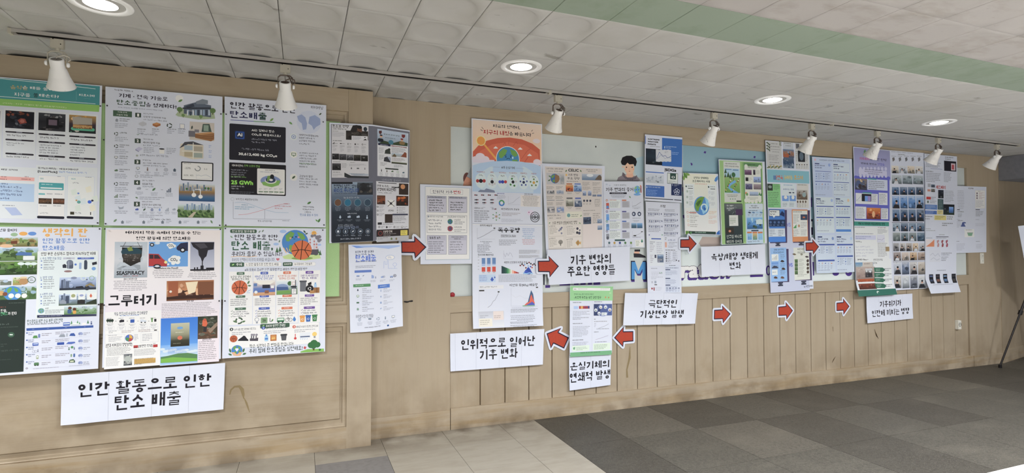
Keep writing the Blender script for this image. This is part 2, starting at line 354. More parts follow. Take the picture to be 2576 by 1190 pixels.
def make_spot():
    r = empty('track_spotlight', (0, 0, 0))
    box('adapter', -.028, -.014, -.078, .028, .014, -.030, ADAPT, r, .002)
    mb = MB(); mb.tube([(0, 0, -.078), (0, 0, -.090)], .011, 10); mb.build('swivel', ADAPT, r)
    for s in (-1, 1): MB().tube([(s*.016, -.0135, -.045-s*.012), (s*.016, -.0165, -.045-s*.012)], .0025, 8).build('screw', SLOTM, r)
    mb = MB(); pz = -.158; hw = .0395
    for s in (-1, 1): mb.box(s*hw-.0015, -.007, pz-.01, s*hw+.0015, .007, -.106)
    mb.tube([(-hw, 0, -.107), (-.026, 0, -.094), (0, 0, -.091), (.026, 0, -.094), (hw, 0, -.107)], .0045, 6)
    mb.build('yoke', ADAPT, r)
    for s in (-1, 1): MB().lathe([(.012, 0), (.013, .006), (.009, .011), (.002, .0125)], 14, mtx=Matrix.Translation((s*(hw+.001), 0, pz))@Matrix.Rotation(s*math.pi/2, 4, 'Y')).build('knob', WHITEM, r, True)
    T = Matrix.Translation((0, 0, pz))@Matrix.Rotation(math.radians(37), 4, 'X')@Matrix.Scale(.82, 4)   # opening (-z) swings towards the wall
    prof = [(.0015, .030), (.028, .030), (.030, .034), (.037, .034), (.0385, .030), (.0385, -.028), (.044, -.036), (.050, -.062), (.054, -.082), (.0555, -.084), (.0560, -.090), (.0575, -.092), (.0585, -.098), (.0600, -.100), (.0615, -.106), (.074, -.142), (.078, -.150), (.0765, -.1505), (.060, -.104), (.04, -.04), (.0015, -.03)]
    MB().lathe(prof, 36, cap=False, mtx=T).build('shade', WHITEM, r, True)
    MB().lathe([(.0015, .0312), (.0285, .0312), (.0285, .0295), (.0015, .0295)], 24, mtx=T).build('vent_cap', mat('vent_grey', '8f8a86', .5, .3), r)
    MB().lathe([(.0015, -.10), (.03, -.098), (.045, -.088), (.046, -.07), (.02, -.05)], 24, mtx=T).build('bulb', mat('unlit_bulb', 'cfcfc8', .25, .5), r, True)
    MB().tube([T@Vector((0, 0, .03)), T@Vector((.004, -.004, .046)), Vector((.028, -.012, -.112)), Vector((.050, -.004, -.116)), Vector((.053, .002, -.130)), Vector((.040, .004, -.142)), Vector((.02, 0, -.10)), Vector((.002, 0, -.088))], .0038, 6).build('cable', mat('pale_cable', 'c9c3b8', .5, .3), r, True)
    return r
def children(o): return [c for c in bpy.data.objects if c.parent == o]
sp0 = make_spot(); kids = children(sp0)
DARKY = mat('yoke_brown_metal', '5f5148', .4, .5); DIRTY = mat('white_lamp_enamel_speckled', 'efedea', .4, .45, 0, [((60, 60, 22), 5, '6a564a', .60, .70, .6)])
alt = {}
for c in kids:
    m_ = {'yoke': DARKY, 'vent_cap': WIRE, 'cable': DARKY}.get(c.name.split('.')[0])
    if c.name.startswith('shade'): m_ = DIRTY
    if m_: alt[c.name] = c.data.copy(); alt[c.name].materials[0] = m_
for i, x in enumerate(SPX):
    if i == 0: r = sp0
    else:
        r = sp0.copy(); COL.objects.link(r)
        for c in kids:
            d = c.copy(); COL.objects.link(d); d.parent = r
            if c.name in alt and not (i == 1 and c.name.startswith('shade')): d.data = alt[c.name]
    r.location = (x, TY, H+.002); tag(r, SLAB[i], 'spotlight', 'spotlights on the ceiling track')
    r.rotation_euler = (0, 0, math.radians([4, -3, 0, 2, 3, 0, 2, 0][i]))
# ------------------------------------------------------------------ printed sheets
PD = np.array(lin('d0d7e8'))
def ink(c):
    L = lin(c); m = L[0]*.25+L[1]*.6+L[2]*.15; return tuple(min(.93, (a*.87+m*.13)*1.27+.004) for a in L)
def mixc(a, b, t):
    h = lambda c: [int((c.lstrip('#') if len(c.lstrip('#')) == 6 else ''.join(q+q for q in c.lstrip('#')))[i:i+2], 16) for i in (0, 2, 4)]
    return '%02x%02x%02x' % tuple(int(round(p*(1-t)+q*t)) for p, q in zip(h(a), h(b)))
# Hangul lettering is put together stroke by stroke: first consonant, vowel, last consonant
INI = 'ㄱㄲㄴㄷㄸㄹㅁㅂㅃㅅㅆㅇㅈㅉㅊㅋㅌㅍㅎ'
MED = 'ㅏㅐㅑㅒㅓㅔㅕㅖㅗㅘㅙㅚㅛㅜㅝㅞㅟㅠㅡㅢㅣ'
FIN = ['', 'ㄱ', 'ㄲ', 'ㄱㅅ', 'ㄴ', 'ㄴㅈ', 'ㄴㅎ', 'ㄷ', 'ㄹ', 'ㄹㄱ', 'ㄹㅁ', 'ㄹㅂ', 'ㄹㅅ', 'ㄹㅌ', 'ㄹㅍ', 'ㄹㅎ', 'ㅁ', 'ㅂ', 'ㅂㅅ', 'ㅅ', 'ㅆ', 'ㅇ', 'ㅈ', 'ㅊ', 'ㅋ', 'ㅌ', 'ㅍ', 'ㅎ']
DBL = {'ㄲ': 'ㄱㄱ', 'ㄸ': 'ㄷㄷ', 'ㅃ': 'ㅂㅂ', 'ㅆ': 'ㅅㅅ', 'ㅉ': 'ㅈㅈ'}
JAMO = {'ㄴ': [[(0, 1), (0, 0), (1, 0)]], 'ㄷ': [[(1, 1), (0, 1), (0, 0), (1, 0)]], 'ㄹ': [[(0, 1), (1, 1), (1, .52), (0, .52), (0, 0), (1, 0)]],
        'ㅁ': [[(0, 1), (1, 1), (1, 0), (0, 0), (0, 1)]], 'ㅂ': [[(0, 1), (0, 0), (1, 0), (1, 1)], [(0, .55), (1, .55)]], 'ㅅ': [[(.5, 1), (.42, .55), (0, 0)], [(.5, .68), (1, 0)]],
        'ㅈ': [[(0, 1), (1, 1)], [(.5, 1), (.42, .5), (0, 0)], [(.5, .6), (1, 0)]], 'ㅊ': [[(.5, 1.08), (.5, .78)], [(0, .78), (1, .78)], [(.5, .78), (.42, .4), (0, 0)], [(.5, .5), (1, 0)]],
        'ㅌ': [[(1, 1), (0, 1), (0, 0), (1, 0)], [(0, .52), (.92, .52)]], 'ㅍ': [[(0, 1), (1, 1)], [(0, 0), (1, 0)], [(.3, 1), (.3, 0)], [(.7, 1), (.7, 0)]]}
def _seg(V, Fc, p, q, w, e0, e1):
    p, q = np.array(p, float), np.array(q, float); d = (q-p)/(np.linalg.norm(q-p)+1e-9); n = np.array([-d[1], d[0]])*w/2; k = len(V)
    p = p-d*(w/2 if e0 else 0); q = q+d*(w/2 if e1 else 0); V.extend([p-n, q-n, q+n, p+n]); Fc.append((k, k+1, k+2, k+3))
def _poly(V, Fc, pts, w):
    for i in range(len(pts)-1): _seg(V, Fc, pts[i], pts[i+1], w, 1, 1)
def _ring(V, Fc, x0, y0, x1, y1, w, n=16):
    cx, cy_, a, b = (x0+x1)/2, (y0+y1)/2, (x1-x0)/2, (y1-y0)/2; k = len(V); a = min(a, b*1.25)
    for i in range(n):
        t = 2*math.pi*i/n; V.extend([np.array([cx+a*math.cos(t), cy_+b*math.sin(t)]), np.array([cx+max(a-w, .01)*math.cos(t), cy_+max(b-w, .01)*math.sin(t)])])
    for i in range(n): j = (i+1) % n; Fc.append((k+2*i, k+2*j, k+2*j+1, k+2*i+1))
def _cons(V, Fc, c, x0, y0, x1, y1, w, slant, tight=False):
    if c in DBL: c = DBL[c]
    if len(c) == 2:
        m = (x0+x1)/2; _cons(V, Fc, c[0], x0, y0, m-.015, y1, w*.8, slant, tight); _cons(V, Fc, c[1], m+.015, y0, x1, y1, w*.8, slant, tight); return
    if c == 'ㅇ': return _ring(V, Fc, x0, y0, x1, y1, w)
    w = min(w, (y1-y0)*({'ㄹ': .215, 'ㅎ': .22, 'ㅌ': .24, 'ㅊ': .24, 'ㅂ': .28}.get(c, .33)))
    h = w/2; X0, Y0, X1, Y1 = x0+h, y0+h, x1-h, y1-h; P = lambda u, v: (X0+(X1-X0)*u, Y0+(Y1-Y0)*v)
    if c in 'ㄱㅋ':
        _poly(V, Fc, [P(0, 1), P(1, 1)]+([P(.88, .55), P(.55, .2), P(.08, -.05)] if slant else [P(.98, 0)]), w)
        if c == 'ㅋ': _poly(V, Fc, [P(.02, .5), P(.85, .56)], w)
    elif c == 'ㅎ':
        _poly(V, Fc, [P(.32, 1.06), P(.68, 1.06)], w); _poly(V, Fc, [P(-.02, .76), P(1.02, .76)], w); _ring(V, Fc, x0+.04, y0, x1-.04, y0+(y1-y0)*.6, w)
    else:
        for pl in JAMO[c]: _poly(V, Fc, [P(*q) for q in pl], w)
_gm, _tc = {}, {}
def glyph(c, b):
    if (c, b) in _gm: return _gm[(c, b)]
    o = ord(c)-0xAC00
    if 0 <= o < 11172:
        i, m, f = INI[o//588], MED[(o % 588)//28], FIN[o % 28]; V, Fc = [], []; w = .088+2.3*b; fin = bool(f)
        hv = {'ㅗ': 'ㅗ', 'ㅛ': 'ㅛ', 'ㅜ': 'ㅜ', 'ㅠ': 'ㅠ', 'ㅡ': 'ㅡ', 'ㅘ': 'ㅗㅏ', 'ㅙ': 'ㅗㅐ', 'ㅚ': 'ㅗㅣ', 'ㅝ': 'ㅜㅓ', 'ㅞ': 'ㅜㅔ', 'ㅟ': 'ㅜㅣ', 'ㅢ': 'ㅡㅣ'}.get(m, m)
        hor = hv[0] if hv[0] in 'ㅗㅛㅜㅠㅡ' else ''; ver = hv[-1] if hv[-1] in 'ㅏㅐㅑㅒㅓㅔㅕㅖㅣ' else ''
        lo = -.04 if not fin else .40
        two = ver in 'ㅐㅒㅔㅖ' if ver else False
        if ver and not hor: _cons(V, Fc, i, .05, (.14 if not fin else .47), (.50 if ver not in 'ㅓㅔㅕㅖㅐㅒ' else .42), (.86 if not fin else .94), w, True)
        elif ver: _cons(V, Fc, i, .07, (.5 if not fin else .64), .52, (.90 if not fin else .95), w, False)
        else: _cons(V, Fc, i, .17, (.50 if not fin else .69) if hor in 'ㅗㅛ' else (.55 if not fin else .68) if hor else .5, .83, .96, w, False)
        if hor:
            x0, x1 = (.03, .97) if not ver else (.02, .62); cx = (x0+x1)/2
            y = {'ㅗ': .10, 'ㅛ': .10, 'ㅜ': .40, 'ㅠ': .40, 'ㅡ': .16}[hor] if not fin else {'ㅗ': .43, 'ㅛ': .43, 'ㅜ': .53, 'ㅠ': .53, 'ㅡ': .47}[hor]
            if ver and not fin: y += {'ㅗ': .06, 'ㅜ': -.06, 'ㅡ': .06}.get(hor, 0)
            _seg(V, Fc, (x0, y), (x1, y), w*(.8 if fin else .92), 0, 0)
            up, dn = (.42, -.06) if not fin else (.62, .36)
            for dx in ([0] if hor in 'ㅗㅜ' else [-.15, .15] if hor in 'ㅛㅠ' else []):
                _seg(V, Fc, (cx+dx, y), (cx+dx, up if hor in 'ㅗㅛ' else dn), w, 0, 0)
        if ver:
            hi = 1.0; my = (lo+hi)/2+.03; sx = .80 if ver in 'ㅏㅑ' else .84; d = .085
            if two:
                _seg(V, Fc, (.66, lo+.04), (.66, hi-.02), w*.92, 0, 0); _seg(V, Fc, (.88, lo), (.88, hi), w*.92, 0, 0)
                if ver in 'ㅐㅒ': [_seg(V, Fc, (.66, my+q), (.88, my+q), w*.9, 0, 0) for q in ([0] if ver == 'ㅐ' else [-d, d])]
                else: [_seg(V, Fc, (.47, my+q), (.66, my+q), w*.9, 0, 0) for q in ([0] if ver == 'ㅔ' else [-d, d])]
            else:
                if ver in 'ㅏㅑ': sx = .74
                _seg(V, Fc, (sx, lo), (sx, hi), w, 0, 0)
                if ver in 'ㅏㅑ': [_seg(V, Fc, (sx, my+q), (.97, my+q), w, 0, 0) for q in ([0] if ver == 'ㅏ' else [-d, d])]
                if ver in 'ㅓㅕ': [_seg(V, Fc, (.54, my+q), (sx, my+q), w, 0, 0) for q in ([0] if ver == 'ㅓ' else [-d, d])]
        if fin: _cons(V, Fc, f, .19, -.07, .87, .31, w*.94, False, True)
        V = np.array(V)*.92+[0, -.03]; z = np.zeros(len(V))
        for k, f in enumerate(Fc): z[list(f)] = (k % 9)*.1
        _gm[(c, b)] = (.95, np.column_stack([V, z]), Fc)
    else:
        def mk(t):
            cu = bpy.data.curves.new('t', 'FONT'); cu.body = t; cu.resolution_u = 3; cu.fill_mode = 'FRONT'
            o = bpy.data.objects.new('t', cu); m = o.to_mesh(); v = np.array([tuple(q.co)[:2] for q in m.vertices]); f = [tuple(p.vertices) for p in m.polygons]
            o.to_mesh_clear(); bpy.data.objects.remove(o); bpy.data.curves.remove(cu); return v, f
        if 'H' not in _tc: _tc['H'] = mk('H')[0][:, 0].max()
        V, Fc = mk(c); adv = mk(c+'H')[0][:, 0].max()-_tc['H']
        if b:
            n = len(V); Fc = [tuple(i+k*n for i in f) for k in range(5) for f in Fc]; V = np.concatenate([np.column_stack([V+np.array(q), np.full(n, .18*j)]) for j, q in enumerate(((b, b), (-b, b), (b, -b), (-b, -b), (0, 0)))])
        else: V = np.column_stack([V, np.zeros(len(V))])
        _gm[(c, b)] = (adv, V, Fc)
    return _gm[(c, b)]
def glyphs(s, b):
    x = 0; V = []; Fc = []; n = 0
    for ch in s:
        if ch == ' ': x += .3; continue
        adv, P, T = glyph(ch, b); V.append(P+[x, 0, 0]); Fc += [tuple(i+n for i in t) for t in T]; n += len(P); x += adv+.018
    return np.concatenate(V), Fc
def homog(src, dst):
    A = []; b = []
    for (x, y), (u, v) in zip(src, dst):
        A.append([x, y, 1, 0, 0, 0, -u*x, -u*y]); b.append(u); A.append([0, 0, 0, x, y, 1, -v*x, -v*y]); b.append(v)
    return np.append(np.linalg.solve(np.array(A), np.array(b)), 1).reshape(3, 3)
class Sheet:
    """a printed sheet hung on a wall: corners are photo points carried onto the real plane y = D"""
    def __init__(s, name, label, quad, D, cat='poster', group=None, disp=None, paper='e6e9f2', bend=None, wave=0, pm=None, tilt=0, thick=.0004, curl=0):
        s.name, s.label, s.cat, s.group = name, label, cat, group
        Ds = D if isinstance(D, (tuple, list)) else (D, D)
        if bend is None:
            s.P = [np.array([wy(*quad[0], Ds[0]), wy(*quad[1], Ds[1]), wy(*quad[2], Ds[1]), wy(*quad[3], Ds[0])])]; s.us = [0, 1]
            s.Hm = [homog(quad, [(0, 0), (1, 0), (1, 1), (0, 1)])]; s.cut = []
        else:
            TL, TM, TR, BR, BM, BL = quad; um, DM = bend
            s.P = [np.array([wy(*TL, Ds[0]), wy(*TM, DM), wy(*BM, DM), wy(*BL, Ds[0])]), np.array([wy(*TM, DM), wy(*TR, Ds[1]), wy(*BR, Ds[1]), wy(*BM, DM)])]
            s.us = [0, um, 1]; s.cut = [um]
            s.Hm = [homog([TL, TM, BM, BL], [(0, 0), (um, 0), (um, 1), (0, 1)]), homog([TM, TR, BR, BM], [(um, 0), (1, 0), (1, 1), (um, 1)])]; s.xm = (TM[0]+BM[0])/2
        s.w = sum(np.linalg.norm(p[1]-p[0]) for p in s.P); s.h = np.linalg.norm(s.P[0][3]-s.P[0][0])
        s.pxh = abs(quad[-1][1]-quad[0][1])
        s.disp = disp; s.tilt = tilt; s.paper = paper; s.pm = pm
        s.fr = (0, 0, 1.); s.parts = []; s.cur = None; s.thick = thick
    def f(s, x, y, k): s.fr = (x, y, k); return s
    def uv(s, x, y):
        px, py = s.fr[0]+x/s.fr[2], s.fr[1]+y/s.fr[2]
        Hh = s.Hm[0] if len(s.Hm) == 1 or px < s.xm else s.Hm[1]
        q = Hh@np.array([px, py, 1]); return q[0]/q[2], q[1]/q[2]
    def pos(s, uv, lift):
        uv = np.asarray(uv, float); out = np.zeros((len(uv), 3)); u, v = uv[:, 0], uv[:, 1]
        for i, P in enumerate(s.P):
            a, b = s.us[i], s.us[i+1]; m = np.ones(len(u), bool) if i == 0 else (u > a)
            t = ((u[m]-a)/(b-a))[:, None]; vv = v[m][:, None]
            out[m] = (P[0]*(1-t)+P[1]*t)*(1-vv)+(P[3]*(1-t)+P[2]*t)*vv
        d = np.full(len(uv), 0.)+s.tilt*v
        if s.disp: d = d+s.disp(u, v)
        out[:, 1] -= d+lift
        return out
    def part(s, n, label=None): s.cur = [n, label, []]; s.parts.append(s.cur); return s
    def put(s, V, Fc, c, step=1):
        if s.cur is None: s.part('printed_art')
        V = np.asarray(V, float); bb = (V[:, 0].min(), V[:, 1].min(), V[:, 0].max(), V[:, 1].max()); L = 0
        for p in s.parts:
            for (_, _, _, b2, l2) in p[2]:
                if l2 >= L and b2[0] < bb[2] and b2[2] > bb[0] and b2[1] < bb[3] and b2[3] > bb[1]: L = l2+step
        s.cur[2].append((V, Fc, ink(c) if isinstance(c, str) else c, bb, L)); return s
    # -- shapes, given by crop points
    def R(s, x0, y0, x1, y1, c, r=0):
        (u0, v0), (u1, v1) = s.uv(x0, y0), s.uv(x1, y1); return s.Ruv(u0, v0, u1, v1, c, r)
    def Ruv(s, u0, v0, u1, v1, c, r=0):
        if not r: return s.put([(u0, v0), (u1, v0), (u1, v1), (u0, v1)], [(0, 3, 2, 1)], c)
        r = min(r, abs(v1-v0)*s.h/2, abs(u1-u0)*s.w/2); ru, rv = r/s.w, r/s.h; V = []
        for cx, cy_, a0 in ((u1-ru, v0+rv, -90), (u1-ru, v1-rv, 0), (u0+ru, v1-rv, 90), (u0+ru, v0+rv, 180)):
            for k in range(5):
                a = math.radians(a0+22.5*k); V.append((cx+ru*math.cos(a), cy_+rv*math.sin(a)))
        return s.put(V, [tuple(reversed(range(len(V))))], c)
    def box(s, x0, y0, x1, y1, c, t=1.2, fill=None):
        """outline rectangle, t = line thickness in crop px"""
        s.R(x0, y0, x1, y1, c); k = t
        ax = (s.uv(x1, y0)[0]-s.uv(x0, y0)[0])/(x1-x0)*k; ay = s.m(k)/s.h
        (u0, v0), (u1, v1) = s.uv(x0, y0), s.uv(x1, y1); return s.Ruv(u0+s.m(k)/s.w, v0+ay, u1-s.m(k)/s.w, v1-ay, fill or s.paper)
    def m(s, r): return r/s.fr[2]*s.h/s.pxh
    def C(s, x, y, r, c, n=18, ry=None):
        u, v = s.uv(x, y); a = s.m(r); b = s.m(ry) if ry else a
        return s.put([(u+a/s.w*math.cos(2*math.pi*k/n), v+b/s.h*math.sin(2*math.pi*k/n)) for k in range(n)], [tuple(reversed(range(n)))], c)
    def ring(s, x, y, r, r2, c, a0=0, a1=360, n=28):
        u, v = s.uv(x, y); V = []; a, b = s.m(r), s.m(r2)
        for k in range(n+1):
            q = math.radians(a0+(a1-a0)*k/n); V += [(u+a/s.w*math.cos(q), v+a/s.h*math.sin(q)), (u+b/s.w*math.cos(q), v+b/s.h*math.sin(q))]
        return s.put(V, [(2*k, 2*k+1, 2*k+3, 2*k+2) for k in range(n)], c)
    def G(s, pts, c):
        V = [s.uv(*p) for p in pts]; A = sum(V[i][0]*V[(i+1) % len(V)][1]-V[(i+1) % len(V)][0]*V[i][1] for i in range(len(V)))
        return s.put(V, [tuple(range(len(V))) if A < 0 else tuple(reversed(range(len(V))))], c)
    def L(s, pts, t, c):
        V = []; Fc = []; h = s.m(t)/2
        P = [np.array(s.uv(*p))*[s.w, s.h] for p in pts]
        for a, b in zip(P, P[1:]):
            d = b-a; d /= np.linalg.norm(d)+1e-9; n = np.array([-d[1], d[0]])*h; k = len(V)
            V += [(a-n)/[s.w, s.h], (b-n)/[s.w, s.h], (b+n)/[s.w, s.h], (a+n)/[s.w, s.h]]; Fc.append((k, k+3, k+2, k+1))
        V = [(p[0], p[1], (i//4 % 5)*.18) for i, p in enumerate(V)]
        return s.put(V, Fc, c)
    def T(s, t, x0, y0, x1, y1, c='1c1a2c', b=.028):
        (u0, v0), (u1, v1) = s.uv(x0, y0), s.uv(x1, y1); return s.Tuv(t, u0, v0, u1, v1, c, b)
    def Tuv(s, t, u0, v0, u1, v1, c='1c1a2c', b=.028):
        V, Fc = glyphs(t, b)
        mn, mx = V.min(0)[:2], V.max(0)[:2]; q = (V[:, :2]-mn)/(mx-mn)
        q = np.stack([u0+q[:, 0]*(u1-u0), v1-q[:, 1]*(v1-v0), V[:, 2]], 1); return s.put(q, Fc, c)
    def X(s, x0, y0, x1, y1, n, c='5b6070', al='l', full=.92, seed=None, wt=1.):
        """n rows of small print too fine to read: words built of short strokes"""
        xm = (x0+x1)/2; u0, u1, v0, v1 = s.uv(x0, y0)[0], s.uv(x1, y1)[0], s.uv(xm, y0)[1], s.uv(xm, y1)[1]; rn = random.Random(seed or int(x0*7+y0*13+n)); W = (u1-u0)*s.w; P = (v1-v0)*s.h/max(n-.4, .75); hh = P*(.54 if n > 1 else .58)
        if hh <= 0 or W <= 0: return s
        cw = hh*.92; V = []; Fc = []
        def q(a, b, c_, d):
            k = len(V); z = (k//4 % 5)*.18; V.extend([(u0+a/s.w, v0+b/s.h, z), (u0+c_/s.w, v0+b/s.h, z), (u0+c_/s.w, v0+d/s.h, z), (u0+a/s.w, v0+d/s.h, z)]); Fc.append((k, k+3, k+2, k+1))
        pxc = hh*s.pxh/s.h; t = hh*.15*wt
        for r in range(n):
            rw = W*(full*rn.uniform(.82, 1.05) if r < n-1 or n == 1 else full*rn.uniform(.45, .9)); rw = min(rw, W); x = (W-rw)/2 if al == 'c' else 0; xe = x+rw; y = r*P
            while x < xe-cw*.6:
                k = rn.randint(2, 5)
                if pxc < 3.0:
                    e = min(x+k*cw, xe); q(x, y+hh*.12, e, y+hh*.30); q(x, y+hh*.62, e, y+hh*.82)
                    for j in range(k):
                        if x+j*cw+cw*.5 < e: q(x+j*cw+cw*.3, y+hh*.1, x+j*cw+cw*.52, y+hh*.85)
                    x = e
                else:
                    for j in range(k):
                        if x+cw > xe: break
                        a = x; st = rn.randint(0, 3)
                        if st < 2: q(a+cw*.72, y, a+cw*.72+t, y+hh*.95)
                        else: q(a+cw*.05, y+hh*.55, a+cw*.9, y+hh*.55+t)
                        if st != 3: q(a+cw*.08, y+hh*.05, a+cw*.58, y+hh*.05+t); q(a+cw*.08, y+hh*.05, a+cw*.08+t, y+hh*.45)
                        if rn.random() < .6: q(a+cw*.1, y+hh*.42, a+cw*.6, y+hh*.42+t)
                        if rn.random() < .6: q(a+cw*.18, y+hh*.82, a+cw*.8, y+hh*.82+t)
                        if rn.random() < .5: q(a+cw*.45, y+hh*.1, a+cw*.45+t, y+hh*.5)
                        x += cw
                x += cw*.5
        if V: s.put(V, Fc, c)
        return s
    def grad(s, x0, y0, x1, y1, cs, n=10):
        (u0, v0), (u1, v1) = s.uv(x0, y0), s.uv(x1, y1); V = []; Fc = []; cc = []
        cl = [np.array(ink(c)) for c in cs]
        for k in range(n+1):
            t = k/n*(len(cl)-1); i = min(int(t), len(cl)-2); c = cl[i]*(1-(t-i))+cl[i+1]*(t-i)
            V += [(u0, v0+(v1-v0)*k/n), (u1, v0+(v1-v0)*k/n)]; cc += [tuple(c)]*2
        for k in range(n): Fc.append((2*k, 2*k+2, 2*k+3, 2*k+1))
        return s.put(V, Fc, cc)
    def pic(s, x0, y0, x1, y1, cs, seed=1, n=26, blobs=None, size=.16):
        """a printed photograph: toned ground with many small irregular patches of colour"""
        s.grad(x0, y0, x1, y1, cs, 6); (u0, v0), (u1, v1) = s.uv(x0, y0), s.uv(x1, y1); rn = random.Random(seed); W, Hh = u1-u0, v1-v0; blobs = blobs or cs
        V = []; Fc = []; cc = []; asp = W*s.w/(Hh*s.h)
        for i in range(n):
            r = size*rn.uniform(.3, 1.); ru, rv = (r/asp if asp > 1 else r), (r if asp > 1 else r*asp); ru = min(ru*rn.uniform(.6, 1.8), .45); rv = min(rv*rn.uniform(.5, 1.2), .45)
            cx, cy_ = rn.uniform(ru, 1-ru), rn.uniform(rv, 1-rv)
            t = min(cy_*len(blobs), len(blobs)-1); c = blobs[min(max(int(t+rn.uniform(-.7, .9)), 0), len(blobs)-1)]; c = mixc(c, rn.choice(['000000', 'ffffff', c, c]), rn.uniform(0, .3))
            k = len(V); m = 7; ph = rn.uniform(0, 6)
            for j in range(m):
                a = ph+2*math.pi*j/m; q = rn.uniform(.65, 1)
                V.append((u0+W*(cx+ru*q*math.cos(a)), v0+Hh*(cy_+rv*q*math.sin(a)), i/n*.95)); cc.append(ink(c))
            Fc.append(tuple(reversed(range(k, k+m))))
        s.put(V, Fc, cc, 1); s.spread = 1; return s
    def leaf(s, x, y, r, ang, c):
        a = math.radians(ang); d = np.array([math.cos(a), math.sin(a)]); n = np.array([-d[1], d[0]]); p = np.array([x, y])
        return s.G([tuple(p-d*r), tuple(p-d*r*.3+n*r*.42), tuple(p+d*r*.4+n*r*.38), tuple(p+d*r), tuple(p+d*r*.4-n*r*.38), tuple(p-d*r*.3-n*r*.42)], c)
    def tree(s, x, y, r, c='3f6b38', c2='5d4632'):
        s.R(x-r*.1, y, x+r*.1, y+r*.9, c2); return s.C(x, y-r*.1, r*.7, c, 9)
    def fir(s, x, y, r, c='2f5a3a'): return s.G([(x, y-r), (x+r*.5, y+r*.7), (x-r*.5, y+r*.7)], c)
    def ball(s, x, y, r, c='c8552f', k='3a2018'):
        s.C(x, y, r, c, 28); s.L([(x-r*.72, y-r*.69), (x-r*.3, y), (x-r*.72, y+r*.69)], r*.07, k); s.L([(x+r*.72, y-r*.69), (x+r*.3, y), (x+r*.72, y+r*.69)], r*.07, k)
        return s.L([(x-r*.98, y+r*.1), (x, y-r*.05), (x+r*.98, y+r*.1)], r*.07, k).L([(x+r*.1, y-r*.98), (x, y), (x-r*.1, y+r*.98)], r*.07, k)
    def globe(s, x, y, r, sea='3f86c8', land='63a24a'):
        s.C(x, y, r, sea, 30)
        for pts in ([(-.75, -.5), (-.35, -.85), (-.05, -.7), (-.2, -.35), (-.5, -.05), (-.7, -.1)], [(.15, -.8), (.6, -.65), (.8, -.3), (.55, -.15), (.3, -.35)], [(-.45, .2), (-.1, .25), (0, .6), (-.25, .85), (-.5, .6)], [(.35, .1), (.75, .05), (.8, .35), (.5, .6), (.3, .4)]):
            s.G([(x+a*r, y+b*r) for a, b in pts], land)
        return s
    def chart(s, x0, y0, x1, y1, c='8a93a8', seed=1, up=True, ax='a9aebd'):
        s.L([(x0, y0), (x0, y1), (x1, y1)], 1.3, ax); rn = random.Random(seed); n = 7; p = []
        for k in range(n): t = k/(n-1); p.append((x0+(x1-x0)*t, (y1-(y1-y0)*(t**1.3*.85+.05+rn.uniform(-.05, .05))) if up else (y0+(y1-y0)*(.2+.6*rn.random()))))
        return s.L(p, 2.2, c)
    def icon(s, x, y, r, c='5c6f8a', k=0):
        if k == 0: s.ring(x, y, r, r*.72, c, n=14); s.C(x, y, r*.35, c, 8)
        elif k == 1: s.G([(x-r, y), (x, y-r), (x+r, y)], c); s.R(x-r*.7, y, x+r*.7, y+r*.9, c)
        elif k == 2: s.leaf(x, y, r, -40, c)
        elif k == 3: s.C(x-r*.4, y, r*.5, c, 9); s.C(x+r*.3, y-r*.15, r*.6, c, 9); s.R(x-r*.8, y, x+r*.8, y+r*.45, c)
        elif k == 4: s.R(x-r, y-r*.4, x+r, y+r*.4, c, .002); s.C(x-r*.5, y+r*.45, r*.25, '333333', 8); s.C(x+r*.5, y+r*.45, r*.25, '333333', 8)
        elif k == 5: s.ring(x, y, r, r*.6, c, 20, 110, 6); s.ring(x, y, r, r*.6, c, 140, 230, 6); s.ring(x, y, r, r*.6, c, 260, 350, 6)
        elif k == 6: s.R(x-r, y+r*.1, x-r*.45, y+r, c); s.R(x-r*.3, y-r*.5, x+r*.25, y+r, c); s.R(x+r*.4, y-r, x+r*.95, y+r, c)
        elif k == 7: s.G([(x, y-r), (x+r*.6, y+r*.3), (x, y+r), (x-r*.6, y+r*.3)], c)
        elif k == 8: s.R(x-r, y-r*.8, x+r, y+r*.5, c, .001); s.R(x-r*.75, y-r*.55, x+r*.75, y+r*.25, 'e6e9f2'); s.R(x-r*.3, y+r*.5, x+r*.3, y+r*.9, c)
        elif k == 9: s.C(x, y-r*.55, r*.35, c, 9); s.R(x-r*.4, y-r*.1, x+r*.4, y+r, c, .002)
        return s
    def build(s):
        tot = s.disp is not None
        nu, nv = (1, 1)
        if tot: nu, nv = max(2, int(s.w/.022)), max(2, int(s.h/.03))
        us = sorted(set([i/nu for i in range(nu+1)]+s.cut)); vs = [j/nv for j in range(nv+1)]
        g = [(u, v) for v in vs for u in us]; n = len(us); N = len(g)
        A = s.pos(g, 0); B = s.pos(g, -s.thick); Fc = []
        for j in range(len(vs)-1):
            for i in range(n-1):
                a = j*n+i; Fc.append((a, a+n, a+n+1, a+1)); Fc.append((N+a, N+a+1, N+a+n+1, N+a+n))
        rim = [i for i in range(n)]+[j*n+n-1 for j in range(1, len(vs))]+[(len(vs)-1)*n+i for i in range(n-2, -1, -1)]+[j*n for j in range(len(vs)-2, 0, -1)]
        for a, b in zip(rim, rim[1:]+rim[:1]): Fc.append((a, b, N+b, N+a))
        V = np.concatenate([A, B]); c = s.pos([(.5, .5)], 0)[0]; V = V-c
        s.o = mesh_obj(s.name, V.tolist(), Fc, s.pm or PAPER, None, False); s.o.location = c; tag(s.o, s.label, s.cat, s.group)
